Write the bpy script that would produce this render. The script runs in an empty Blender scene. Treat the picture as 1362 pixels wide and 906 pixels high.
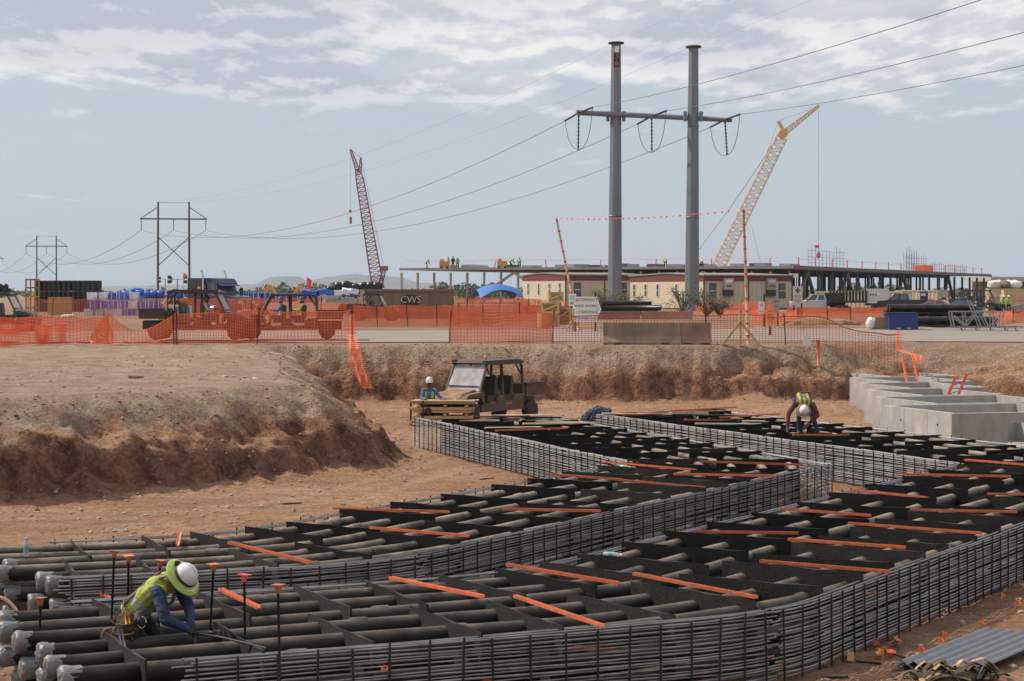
import bpy, bmesh, math, random
import numpy as np
from mathutils import Vector, Matrix, noise as mnoise

random.seed(7)
S = bpy.context.scene
COL = S.collection
R = math.radians

# ------------------------------------------------------------------ camera
CH = 4.4                       # eye height over the pit floor (pit floor is z = 0)
cam_d = bpy.data.cameras.new('camera'); cam = bpy.data.objects.new('camera', cam_d)
COL.objects.link(cam); S.camera = cam
cam_d.lens = 70; cam_d.sensor_width = 36; cam_d.shift_y = -0.0477
cam_d.clip_start = .5; cam_d.clip_end = 40000
cam.location = (0, 0, CH); cam.rotation_euler = (R(90), 0, 0)

# ------------------------------------------------------------------ light
SUN_TO = Vector((-.86, .30, .92)).normalized()
EL = math.asin(SUN_TO.z); AZ = math.atan2(SUN_TO.x, SUN_TO.y)
sd = bpy.data.lights.new('sun', 'SUN'); sun = bpy.data.objects.new('sun', sd); COL.objects.link(sun)
sd.energy = 4.9; sd.angle = R(.8); sd.color = (1, .90, .78)
sun.rotation_euler = SUN_TO.to_track_quat('Z', 'Y').to_euler(); sun.location = (-60, 30, 90)

W = bpy.data.worlds.new('World'); S.world = W; W.use_nodes = True
nt = W.node_tree; N = nt.nodes; L = nt.links; N.clear()
out = N.new('ShaderNodeOutputWorld'); bg = N.new('ShaderNodeBackground'); L.new(bg.outputs[0], out.inputs[0])
sky = N.new('ShaderNodeTexSky'); sky.sky_type = 'NISHITA'; sky.sun_disc = False
sky.sun_elevation = EL; sky.sun_rotation = AZ; sky.air_density = 1.0; sky.dust_density = 1.6; sky.ozone_density = 1.5
bg.inputs[1].default_value = .098
def wmath(op, a, b=None, c=None):
    n = N.new('ShaderNodeMath'); n.operation = op
    for i, v in enumerate((a, b, c)):
        if v is None: continue
        if isinstance(v, (int, float)): n.inputs[i].default_value = v
        else: L.new(v, n.inputs[i])
    return n.outputs[0]
def wsmooth(v, a, b, lo=0., hi=1.):
    n = N.new('ShaderNodeMapRange'); n.interpolation_type = 'SMOOTHSTEP'
    L.new(v, n.inputs[0])
    for i, q in enumerate((a, b, lo, hi)): n.inputs[i+1].default_value = q
    return n.outputs[0]
tc = N.new('ShaderNodeTexCoord'); sep = N.new('ShaderNodeSeparateXYZ'); L.new(tc.outputs['Generated'], sep.inputs[0])
zc = wmath('ADD', wmath('MAXIMUM', sep.outputs[2], 0.0), .045)
u = wmath('DIVIDE', sep.outputs[0], zc); v = wmath('DIVIDE', sep.outputs[1], zc)
def cnoise(sc, det, rough, dv=0., su=1., sv=.40, dist=0.):
    cb = N.new('ShaderNodeCombineXYZ')
    L.new(wmath('MULTIPLY', u, su), cb.inputs[0]); L.new(wmath('MULTIPLY_ADD', v, sv, dv), cb.inputs[1])
    n = N.new('ShaderNodeTexNoise'); n.inputs['Scale'].default_value = sc; n.inputs['Detail'].default_value = det
    n.inputs['Roughness'].default_value = rough; n.inputs['Distortion'].default_value = dist
    L.new(cb.outputs[0], n.inputs['Vector']); return n.outputs['Fac']
n1 = cnoise(2.1, 10, .58, 3.1)
n1s = cnoise(2.1, 10, .58, 3.1 + .07)
n2 = cnoise(.62, 3, .5, 9.0)
rad = wmath('SQRT', wmath('ADD', wmath('MULTIPLY', u, u), wmath('MULTIPLY', v, v)))
cover = wsmooth(rad, 5.6, 8.9, .19, -.20)           # the cloud field thins out towards the horizon
dens = wmath('ADD', wmath('ADD', n1, wmath('MULTIPLY', wmath('SUBTRACT', n2, .5), .55)), cover)
cmask = wsmooth(dens, .47, .63)
lit = wsmooth(wmath('SUBTRACT', n1, n1s), -.05, .06)
thick = wsmooth(wmath('ADD', n2, wmath('MULTIPLY', n1, .5)), .66, .86)
shade = wmath('SUBTRACT', wmath('MULTIPLY_ADD', lit, .60, .42), wmath('MULTIPLY', thick, .55))
cr = N.new('ShaderNodeMixRGB'); L.new(wmath('MAXIMUM', shade, 0.), cr.inputs[0])
cr.inputs[1].default_value = (5.2, 5.5, 6.5, 1); cr.inputs[2].default_value = (10., 9.75, 9.4, 1)
mx = N.new('ShaderNodeMixRGB'); L.new(wmath('MULTIPLY', cmask, .93), mx.inputs[0])
# thin even milky veil over the whole clear sky
veil = N.new('ShaderNodeMixRGB'); veil.inputs[0].default_value = .72
L.new(sky.outputs[0], veil.inputs[1]); veil.inputs[2].default_value = (5.85, 6.6, 7.4, 1)
L.new(veil.outputs[0], mx.inputs[1]); L.new(cr.outputs[0], mx.inputs[2])
L.new(mx.outputs[0], bg.inputs[0])

S.view_settings.view_transform = 'Standard'; S.view_settings.look = 'None'
S.view_settings.exposure = 0.0; S.view_settings.gamma = 1.0; S.view_settings.use_curve_mapping = False
S.cycles.max_bounces = 6; S.cycles.volume_bounces = 0; S.cycles.transparent_max_bounces = 12

# ------------------------------------------------------------------ coordinates
F_PX = 2648.0; PX0, HZ = 681.0, 388.0
def X(px, D): return (px - PX0) / F_PX * D            # metres across at distance D
def Z(py, D): return CH - (py - HZ) * D / F_PX        # metres up at distance D
def DZ(py, z): return (CH - z) * F_PX / (py - HZ)     # distance of a point of height z

# ------------------------------------------------------------------ materials
M = {}
def mat(name, col, rough=.7, metal=0., var=.18, scale=5., bump=0., bscale=30., dust=0., dustcol=(.30, .20, .135), rnd=.18, spec=.5, dn0=-.1, dust_y=None, stretch=None, alpha=1., trans=0.):
    m = bpy.data.materials.new(name); m.use_nodes = True
    t = m.node_tree; n = t.nodes; l = t.links
    b = n['Principled BSDF']
    b.inputs['Roughness'].default_value = rough; b.inputs['Metallic'].default_value = metal
    b.inputs['Specular IOR Level'].default_value = spec
    co = n.new('ShaderNodeTexCoord'); src = co.outputs['Object']
    if stretch:
        mp = n.new('ShaderNodeMapping'); mp.inputs['Scale'].default_value = stretch; l.new(src, mp.inputs[0]); src = mp.outputs[0]
    nz = n.new('ShaderNodeTexNoise'); nz.inputs['Scale'].default_value = scale; nz.inputs['Detail'].default_value = 7
    nz.inputs['Roughness'].default_value = .62; l.new(src, nz.inputs['Vector'])
    rp = n.new('ShaderNodeValToRGB'); l.new(nz.outputs['Fac'], rp.inputs[0])
    rp.color_ramp.elements[0].position = .28; rp.color_ramp.elements[1].position = .72
    rp.color_ramp.elements[0].color = tuple(c*(1-var) for c in col) + (1,)
    rp.color_ramp.elements[1].color = tuple(min(1, c*(1+var)) for c in col) + (1,)
    oc = rp.outputs[0]
    if rnd:
        oi = n.new('ShaderNodeObjectInfo'); mr = n.new('ShaderNodeMapRange'); l.new(oi.outputs['Random'], mr.inputs[0])
        mr.inputs[3].default_value = 1-rnd; mr.inputs[4].default_value = 1+rnd
        hs = n.new('ShaderNodeHueSaturation'); l.new(mr.outputs[0], hs.inputs['Value']); l.new(oc, hs.inputs['Color']); oc = hs.outputs[0]
    if dust:
        ge = n.new('ShaderNodeNewGeometry'); sp = n.new('ShaderNodeSeparateXYZ'); l.new(ge.outputs['Normal'], sp.inputs[0])
        mr = n.new('ShaderNodeMapRange'); l.new(sp.outputs[2], mr.inputs[0])
        mr.inputs[1].default_value = dn0; mr.inputs[2].default_value = 1; mr.inputs[3].default_value = .14 if dn0 < 0 else .05; mr.inputs[4].default_value = 1
        dn = n.new('ShaderNodeTexNoise'); dn.inputs['Scale'].default_value = 2.3; dn.inputs['Detail'].default_value = 8; dn.inputs['Roughness'].default_value = .7
        l.new(ge.outputs['Position'], dn.inputs['Vector'])
        m2 = n.new('ShaderNodeMapRange'); l.new(dn.outputs['Fac'], m2.inputs[0])
        m2.inputs[1].default_value = .35; m2.inputs[2].default_value = .68; m2.inputs[3].default_value = .15; m2.inputs[4].default_value = 1
        mu = n.new('ShaderNodeMath'); mu.operation = 'MULTIPLY'; l.new(mr.outputs[0], mu.inputs[0]); l.new(m2.outputs[0], mu.inputs[1])
        m3 = n.new('ShaderNodeMath'); m3.operation = 'MULTIPLY'; m3.use_clamp = True; l.new(mu.outputs[0], m3.inputs[0]); m3.inputs[1].default_value = dust
        if dust_y:      # the banks are dustier towards the haul road at the back of the pit
            py_ = n.new('ShaderNodeSeparateXYZ'); l.new(ge.outputs['Position'], py_.inputs[0]); my = n.new('ShaderNodeMapRange'); l.new(py_.outputs[1], my.inputs[0])
            for i_, q_ in enumerate(dust_y): my.inputs[i_+1].default_value = q_
            m4 = n.new('ShaderNodeMath'); m4.operation = 'MULTIPLY'; l.new(m3.outputs[0], m4.inputs[0]); l.new(my.outputs[0], m4.inputs[1]); m3 = m4
        mi = n.new('ShaderNodeMixRGB'); l.new(m3.outputs[0], mi.inputs[0]); l.new(oc, mi.inputs[1]); mi.inputs[2].default_value = dustcol + (1,)
        oc = mi.outputs[0]
        ra = n.new('ShaderNodeMapRange'); l.new(m3.outputs[0], ra.inputs[0]); ra.inputs[3].default_value = rough; ra.inputs[4].default_value = .92
        l.new(ra.outputs[0], b.inputs['Roughness'])
    l.new(oc, b.inputs['Base Color'])
    if bump:
        bn = n.new('ShaderNodeTexNoise'); bn.inputs['Scale'].default_value = bscale; bn.inputs['Detail'].default_value = 6; l.new(src, bn.inputs['Vector'])
        bp = n.new('ShaderNodeBump'); bp.inputs['Strength'].default_value = bump; bp.inputs['Distance'].default_value = .03
        l.new(bn.outputs['Fac'], bp.inputs['Height']); l.new(bp.outputs[0], b.inputs['Normal'])
    if alpha < 1: b.inputs['Alpha'].default_value = alpha
    if trans: b.inputs['Transmission Weight'].default_value = trans
    M[name] = m
    return m

mat('pipe', (.013, .013, .014), .5, spec=.22, var=.4, scale=3, dust=.98, dn0=.30, dust_y=(23., 31., .38, 1.), dustcol=(.37, .30, .235), bump=.15, bscale=25)
mat('wrap', (.155, .152, .158), .35, var=.3, scale=14, bump=.9, bscale=18)
mat('plate_black', (.007, .007, .008), .6, spec=.15, var=.5, scale=4, dust=.12, dustcol=(.2, .16, .125))
mat('plate_grey', (.022, .0215, .0215), .7, spec=.15, var=.85, scale=38, dust=.32, dustcol=(.15, .12, .095))
mat('rebar', (.205, .205, .215), .45, metal=.15, var=.45, scale=3, dust=.25, dustcol=(.26, .21, .17))
mat('rebar_dark', (.020, .019, .019), .6, metal=.2, var=.4, scale=6)
mat('orange_bar', (.54, .12, .045), .55, var=.35, scale=9, dust=.25, dustcol=(.34, .20, .13), rnd=.2)
mat('orange_print', (.75, .42, .32), .6)
mat('orange_net', (.82, .15, .045), .6, var=.15, scale=1.5, rnd=.08)
mat('brown_net', (.50, .13, .06), .65, var=.2, scale=1.5, rnd=.08)
mat('orange_cap', (.46, .15, .06), .55, var=.2)
mat('amber_cap', (.62, .33, .09), .55, var=.2)
mat('red_cap', (.70, .10, .06), .5)
mat('steel_pole', (.165, .18, .205), .5, metal=.25, var=.16, scale=1.2, stretch=(1, 1, .12), rnd=.03)
mat('galv', (.30, .30, .31), .45, metal=.5, var=.2, scale=4)
mat('wire', (.10, .10, .105), .5, metal=.3, var=.1)
mat('wood_pole', (.085, .062, .048), .9, var=.3, scale=3)
mat('lumber', (.42, .28, .135), .8, var=.3, scale=5, stretch=(.3, 3, 3), rnd=.25)
mat('lumber_pale', (.50, .36, .20), .8, var=.25, scale=5, rnd=.2)
mat('plywood', (.36, .215, .085), .8, var=.3, scale=3, rnd=.2)
mat('concrete', (.31, .298, .278), .85, stretch=(1, 1, .45), var=.30, scale=1.7, bump=.3, bscale=14, rnd=.06)
mat('concrete_dirty', (.20, .142, .098), .9, var=.35, scale=1.3, stretch=(1.6, 1, .5), bump=.3, bscale=14, rnd=.1)
mat('cream', (.50, .43, .315), .7, var=.06, scale=2, rnd=.03)
mat('cream_groove', (.45, .385, .28), .8, var=.05)
mat('maroon', (.135, .030, .032), .6, var=.12, rnd=.02)
mat('trim_dark', (.035, .032, .03), .6)
mat('roof_grey', (.22, .20, .185), .8)
mat('window', (.05, .065, .09), .12, var=.4, scale=.7)
mat('shade_cloth', (.09, .105, .10), .8, var=.3)
mat('ac_grey', (.36, .345, .32), .6, var=.08)
mat('white', (.66, .65, .63), .55, var=.08)
mat('white_cloth', (.62, .60, .56), .8, var=.12)
mat('sign_white', (.68, .66, .64), .5, var=.05)
mat('text_black', (.02, .02, .022), .6)
mat('text_red', (.62, .06, .05), .6)
mat('sign_orange', (.86, .24, .07), .45, var=.06)
mat('text_dim', (.42, .10, .04), .6)
mat('green_cross', (.02, .16, .05), .6)
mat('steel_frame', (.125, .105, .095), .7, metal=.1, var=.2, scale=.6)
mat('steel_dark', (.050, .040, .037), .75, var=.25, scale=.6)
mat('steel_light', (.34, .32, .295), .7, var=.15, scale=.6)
mat('deck', (.30, .27, .245), .8, var=.15, scale=.5)
mat('container', (.45, .38, .265), .65, var=.1, scale=1.2)
mat('cws_tan', (.20, .135, .09), .7, var=.14, scale=.9)
mat('tan_pale', (.42, .33, .24), .7)
mat('logo_tan', (.52, .42, .28), .7)
mat('canopy_blue', (.035, .125, .37), .6, var=.12, scale=1)
mat('blue_deep', (.018, .036, .16), .55, var=.2, scale=1.2)
mat('blue_tarp', (.030, .105, .46), .5, var=.3, scale=1.6, rnd=.3)
mat('blue_wrap', (.055, .105, .46), .5, var=.35, scale=1.6, rnd=.3)
mat('pale_wrap', (.60, .60, .70), .5, var=.2, scale=1.4, rnd=.15)
mat('brick_tan', (.255, .158, .108), .85, var=.25, scale=2, bump=.6, bscale=9)
mat('black_pipe', (.012, .012, .013), .38, var=.4, scale=3, dust=.12)
mat('black', (.014, .014, .015), .5, var=.3)
mat('rubber', (.025, .024, .023), .8, var=.3, dust=.55, dustcol=(.20, .135, .09))
mat('tyre_clean', (.020, .020, .020), .8)
mat('utv_dark', (.018, .017, .016), .5, var=.3, dust=.4, dustcol=(.24, .165, .11))
mat('utv_mud', (.060, .042, .034), .75, var=.45, scale=4, dust=1.25, dustcol=(.34, .19, .115))
mat('utv_green', (.045, .055, .035), .6, var=.25, dust=.6)
mat('utv_orange', (.045, .028, .022), .6, var=.25, dust=.3)
mat('seat_black', (.022, .022, .024), .5, dust=.25)
mat('dusty_glass', (.40, .39, .40), .2, var=.45, scale=2.2, rnd=0, alpha=.86)
mat('clear_glass', (.30, .31, .33), .12, var=.2, scale=3, alpha=.42)
mat('rim_mud', (.16, .10, .07), .8, var=.3)
mat('paint_black', (.014, .015, .018), .22, spec=.6)
mat('paint_white', (.60, .60, .60), .3)
mat('paint_red', (.42, .05, .06), .25)
mat('paint_blue', (.030, .085, .36), .22)
mat('paint_silver', (.30, .31, .33), .28, metal=.4)
mat('paint_navy', (.028, .036, .060), .3)
mat('chrome', (.55, .55, .56), .18, metal=.9, var=.1)
mat('lamp_red', (.42, .02, .02), .3)
mat('lamp_clear', (.6, .6, .58), .2)
mat('amber', (.8, .22, .03), .4)
mat('crane_red', (.30, .085, .085), .6, var=.2, rnd=.02)
mat('crane_yellow', (.58, .33, .12), .6, var=.15, rnd=.02)
mat('crane_cream', (.55, .42, .26), .6, var=.15, rnd=.02)
mat('cat_yellow', (.52, .28, .06), .6, var=.2)
mat('ladder', (.62, .085, .04), .55, var=.2)
mat('scaffold', (.16, .15, .14), .6)
mat('hose_orange', (.66, .34, .20), .5)
mat('blue_net', (.05, .075, .13), .8, var=.4, scale=9)
mat('sacking', (.075, .048, .028), .95, var=.6, scale=9, bump=1, bscale=24)
mat('corrugated', (.15, .157, .172), .5, metal=.3, var=.18, scale=4)
mat('bottle', (.55, .60, .62), .15, alpha=.55)
mat('bottle_label', (.10, .36, .34), .5)
mat('flag_orange', (.95, .16, .03), .6, rnd=.1)
mat('flag_red', (.75, .07, .05), .6)
mat('pebble', (.33, .25, .185), .95, var=.3, rnd=0)
mat('clod', (.235, .135, .082), .95, var=.35, rnd=0)
mat('leaf', (.105, .115, .055), .8, var=.45, scale=2)
mat('leaf_far', (.085, .10, .06), .9, var=.3, scale=.2)
mat('twig', (.15, .105, .07), .9)
# clothing
mat('skin', (.23, .115, .075), .55, var=.12, rnd=.1)
mat('skin_dark', (.10, .052, .035), .55, var=.12)
mat('denim_shirt', (.017, .034, .085), .85, var=.4, scale=10, bump=.9, bscale=13)
mat('blue_shirt', (.075, .12, .27), .85, var=.2, scale=9)
mat('hivis', (.31, .39, .065), .75, var=.28, scale=9, bump=.7, bscale=13, dust=.12, rnd=.05)
mat('hivis_brim', (.36, .47, .10), .6, var=.25, scale=9, rnd=.05)
mat('reflect', (.36, .35, .35), .4, var=.1)
mat('vest_orange', (.78, .26, .06), .7)
mat('pants_dark', (.014, .015, .019), .9, var=.35, scale=10, bump=.4, bscale=14)
mat('jeans', (.040, .062, .11), .9, var=.25, scale=10)
mat('plaid', (.125, .035, .022), .9, var=.75, scale=11)
mat('leather', (.125, .075, .042), .7, var=.4, scale=14, bump=.4, bscale=20)
mat('strap_purple', (.070, .045, .058), .8, var=.25, scale=12)
mat('glove', (.018, .022, .020), .8, var=.3)
mat('glove_green', (.10, .14, .10), .85)
mat('boot', (.12, .075, .045), .85, var=.3)
mat('hat_white', (.66, .64, .66), .35, var=.07, scale=9, rnd=.03)
mat('hat_red', (.50, .035, .03), .4)
mat('hat_dark', (.06, .06, .06), .5)
mat('brim_tan', (.22, .17, .09), .8, var=.3, scale=10)
mat('tool_yellow', (.75, .42, .05), .5)
mat('tool_red', (.55, .05, .03), .5)

# ------------------------------------------------------------------ mesh helpers
class MB:
    def __init__(s): s.v = []; s.f = []; s.mi = []; s.cur = 0; s.sm = []; s.smooth = False
    def _f(s, idx): s.f.append(idx); s.mi.append(s.cur); s.sm.append(s.smooth)
    def add(s, vs, fs):
        o = len(s.v); s.v.extend([tuple(q) for q in vs])
        for f in fs: s._f([o+i for i in f])
        return s
    def box(s, c, d, rz=0., mtx=None, taper=1.):
        hx, hy, hz = d[0]/2, d[1]/2, d[2]/2
        P = [Vector((x*hx*(taper if z > 0 else 1), y*hy*(taper if z > 0 else 1), z*hz)) for z in (-1, 1) for x, y in ((-1, -1), (1, -1), (1, 1), (-1, 1))]
        if rz: rm = Matrix.Rotation(rz, 3, 'Z'); P = [rm @ p for p in P]
        if mtx is not None: P = [mtx @ p for p in P]
        P = [p + Vector(c) for p in P]
        return s.add(P, [(3, 2, 1, 0), (4, 5, 6, 7), (0, 1, 5, 4), (1, 2, 6, 5), (2, 3, 7, 6), (3, 0, 4, 7)])
    def bar(s, a, b, w, h=None, up=(0, 0, 1)):
        a = Vector(a); b = Vector(b); h = h or w
        t = (b-a).normalized(); upv = Vector(up)
        if abs(t.dot(upv)) > .98: upv = Vector((1, 0, 0))
        sx = t.cross(upv).normalized(); sy = sx.cross(t).normalized()
        P = []
        for p in (a, b):
            for i, j in ((-1, -1), (1, -1), (1, 1), (-1, 1)): P.append(p + sx*(i*w/2) + sy*(j*h/2))
        return s.add(P, [(0, 1, 2, 3), (7, 6, 5, 4), (4, 5, 1, 0), (5, 6, 2, 1), (6, 7, 3, 2), (7, 4, 0, 3)])
    def tube(s, pts, r, n=8, caps=True, r2=None, sx=1.):
        pts = [Vector(p) for p in pts]; k = len(pts)
        rr = r if isinstance(r, (list, tuple)) else [r + ((r2 if r2 is not None else r)-r)*i/max(1, k-1) for i in range(k)]
        o = len(s.v); prev = None
        for i, p in enumerate(pts):
            t = (pts[min(i+1, k-1)] - pts[max(i-1, 0)]).normalized()
            if prev is None:
                upv = Vector((0, 0, 1)) if abs(t.z) < .95 else Vector((1, 0, 0))
                a = t.cross(upv).normalized()
            else:
                a = (prev - t*prev.dot(t)).normalized()
            prev = a; b = t.cross(a)
            for j in range(n):
                q = 2*math.pi*j/n
                s.v.append(tuple(p + a*(math.cos(q)*rr[i]*sx) + b*(math.sin(q)*rr[i])))
        sv = s.smooth; s.smooth = n > 5
        for i in range(k-1):
            for j in range(n):
                s._f([o+i*n+j, o+(i+1)*n+j, o+(i+1)*n+(j+1) % n, o+i*n+(j+1) % n][::-1])
        s.smooth = False
        if caps:
            s._f([o+j for j in range(n)]); s._f([o+(k-1)*n+j for j in range(n)][::-1])
        s.smooth = sv
        return s
    def prism(s, poly, a, b, axis='y'):
        # poly in two dims, extruded from a to b along axis
        def P(q, w):
            if axis == 'y': return (q[0], w, q[1])
            if axis == 'x': return (w, q[0], q[1])
            return (q[0], q[1], w)
        k = len(poly)
        vs = [P(q, a) for q in poly] + [P(q, b) for q in poly]
        fs = [tuple(range(k)), tuple(range(2*k-1, k-1, -1))] + [(i, k+i, k+(i+1) % k, (i+1) % k) for i in range(k)]
        return s.add(vs, fs)
    def lathe(s, prof, n=16, mtx=None, cap=True):
        o = len(s.v); k = len(prof)
        for r, z in prof:
            for j in range(n):
                q = 2*math.pi*j/n; p = Vector((r*math.cos(q), r*math.sin(q), z))
                if mtx is not None: p = mtx @ p
                s.v.append(tuple(p))
        sv = s.smooth; s.smooth = True
        for i in range(k-1):
            for j in range(n): s._f([o+i*n+j, o+i*n+(j+1) % n, o+(i+1)*n+(j+1) % n, o+(i+1)*n+j])
        s.smooth = False
        if cap:
            s._f([o+j for j in range(n)][::-1]); s._f([o+(k-1)*n+j for j in range(n)])
        s.smooth = sv
        return s
    def blob(s, c, r, sub=1, jit=.0, sq=(1, 1, 1), seed=0):
        bm = bmesh.new(); bmesh.ops.create_icosphere(bm, subdivisions=sub, radius=1)
        rg = random.Random(seed)
        vs = []
        for q in bm.verts:
            f = 1 + (rg.random()-.5)*2*jit
            vs.append((c[0]+q.co.x*r*f*sq[0], c[1]+q.co.y*r*f*sq[1], c[2]+q.co.z*r*f*sq[2]))
        fs = [[q.index for q in f.verts] for f in bm.faces]; bm.free()
        return s.add(vs, fs)
    def mesh(s, name, mats):
        me = bpy.data.meshes.new(name); me.from_pydata(s.v, [], s.f)
        for q in (mats if isinstance(mats, (list, tuple)) else [mats]): me.materials.append(M[q])
        if any(s.mi): me.polygons.foreach_set('material_index', s.mi)
        me.polygons.foreach_set('use_smooth', s.sm)
        me.update(); return me
    def build(s, name, mats, parent=None, kind=None):
        o = bpy.data.objects.new(name, s.mesh(name, mats)); COL.objects.link(o)
        if parent is not None: o.parent = parent
        if kind: o['kind'] = kind
        return o

def B(name, m, parent, boxes, rz=0):
    b = MB()
    for c, d in boxes: b.box(c, d, rz)
    return b.build(name, m, parent)
def tag(o, label, cat, group=None, kind=None):
    o['label'] = label; o['category'] = cat
    if group: o['group'] = group
    if kind: o['kind'] = kind
    return o
def thing(name, label, cat, loc=(0, 0, 0), rz=0., group=None):
    o = bpy.data.objects.new(name, None); COL.objects.link(o); o.location = loc; o.rotation_euler = (0, 0, rz)
    o.empty_display_size = .2
    return tag(o, label, cat, group)
def inst(name, me, parent=None, loc=(0, 0, 0), rot=(0, 0, 0), scale=None):
    o = bpy.data.objects.new(name, me); COL.objects.link(o); o.location = loc; o.rotation_euler = rot
    if scale: o.scale = scale
    if parent is not None: o.parent = parent
    return o
def struct(o): o['kind'] = 'structure'; return o
def copy_tree(o, parent=None):
    c = o.copy(); COL.objects.link(c); c.parent = parent
    for ch in list(o.children): copy_tree(ch, c)
    return c
def lettering(txt, size, m, parent, loc, rot, name='lettering', align='CENTER', depth=.004, sx=1.):
    cu = bpy.data.curves.new('txt', 'FONT'); cu.body = txt; cu.size = size; cu.align_x = align; cu.align_y = 'CENTER'; cu.extrude = depth
    cu.resolution_u = 3
    t = bpy.data.objects.new('txt', cu); COL.objects.link(t)
    dg = bpy.context.evaluated_depsgraph_get(); me = bpy.data.meshes.new_from_object(t.evaluated_get(dg))
    bpy.data.objects.remove(t); bpy.data.curves.remove(cu)
    me.materials.clear(); me.materials.append(M[m])
    o = inst(name, me, parent, loc, rot)
    if sx != 1.: o.scale = (sx, 1, 1)
    return o
ORD = ['zeroth', 'first', 'second', 'third', 'fourth', 'fifth', 'sixth', 'seventh', 'eighth', 'ninth', 'tenth', 'eleventh', 'twelfth']
def ordn(i):
    if i < len(ORD): return ORD[i]
    return str(i) + ('th' if 10 <= i % 100 <= 20 else {1: 'st', 2: 'nd', 3: 'rd'}.get(i % 10, 'th'))

# ------------------------------------------------------------------ terrain
_rs = np.random.RandomState(3); _T = _rs.rand(256, 256)
def vn(x, y):
    xi = np.floor(x).astype(int); yi = np.floor(y).astype(int); fx = x-xi; fy = y-yi
    fx = fx*fx*(3-2*fx); fy = fy*fy*(3-2*fy)
    a = _T[xi & 255, yi & 255]; b = _T[(xi+1) & 255, yi & 255]; c = _T[xi & 255, (yi+1) & 255]; d = _T[(xi+1) & 255, (yi+1) & 255]
    return (a*(1-fx)+b*fx)*(1-fy) + (c*(1-fx)+d*fx)*fy - .5
def fbm(x, y, o=4, g=.5):
    r = 0; a = 1.
    for i in range(o): r = r + a*vn(x*(2**i)+17*i, y*(2**i)+31*i); a *= g
    return r
PIT = [(-34, 9), (-20.5, 30), (-11.6, 41.0), (-9.0, 44.0), (-6.3, 47.3), (-4.3, 50.2), (-4.2, 52.4), (-5.0, 56), (-5.6, 62), (-6.8, 69), (-8.3, 76), (-9, 80.2), (-2, 80.8), (5, 80.3),
       (12.6, 80.8), (15, 81.6), (22, 80.5), (34, 78), (60, 70), (70, 40), (40, 5), (-30, 5)]
def sdist(x, y):
    x = np.asarray(x, float); y = np.asarray(y, float)
    d = np.full(x.shape, 1e9); ins = np.zeros(x.shape, bool); k = len(PIT)
    for i in range(k):
        ax, ay = PIT[i]; bx, by = PIT[(i+1) % k]
        ex, ey = bx-ax, by-ay; t = np.clip(((x-ax)*ex+(y-ay)*ey)/(ex*ex+ey*ey), 0, 1)
        d = np.minimum(d, np.hypot(x-ax-ex*t, y-ay-ey*t))
        cond = ((ay > y) != (by > y)); xx = ax + (y-ay)/(by-ay if by != ay else 1e-9)*ex
        ins ^= cond & (x < xx)
    return np.where(ins, -d, d)
def sstep(v): v = np.clip(v, 0, 1); return v*v*(3-2*v)
TRK = [[(-14, 34.5), (-8, 37.5), (-4, 42.5), (-1.6, 50), (-2.2, 58), (1.5, 66), (7, 71), (10, 74.5), (11.5, 79)], [(-14, 37), (-7, 41), (-3, 46), (-1, 54), (2, 64.5), (6, 73), (9, 76)],
       [(5, 19), (7, 24), (10, 29), (14, 33)], [(-18, 60), (-10, 62), (-8, 68), (-12, 77)], [(-25, 103), (5, 104), (40, 103.5)], [(-22, 55), (-12, 54), (-9, 58), (-14, 70)]]
def track(x, y):
    r = np.zeros(np.shape(x))
    for pl in TRK:
        d = np.full(np.shape(x), 1e9)
        for (ax, ay), (bx, by) in zip(pl[:-1], pl[1:]):
            ex, ey = bx-ax, by-ay; t = np.clip(((x-ax)*ex+(y-ay)*ey)/(ex*ex+ey*ey), 0, 1)
            d = np.minimum(d, np.hypot(x-ax-ex*t, y-ay-ey*t))
        d = d + .12*vn(x*.8, y*.8)
        r = np.maximum(r, np.exp(-((d-.62)/.17)**2)*(.65+.7*vn(x*1.7, y*1.7)))
    return np.clip(r, 0, 1)
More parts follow.
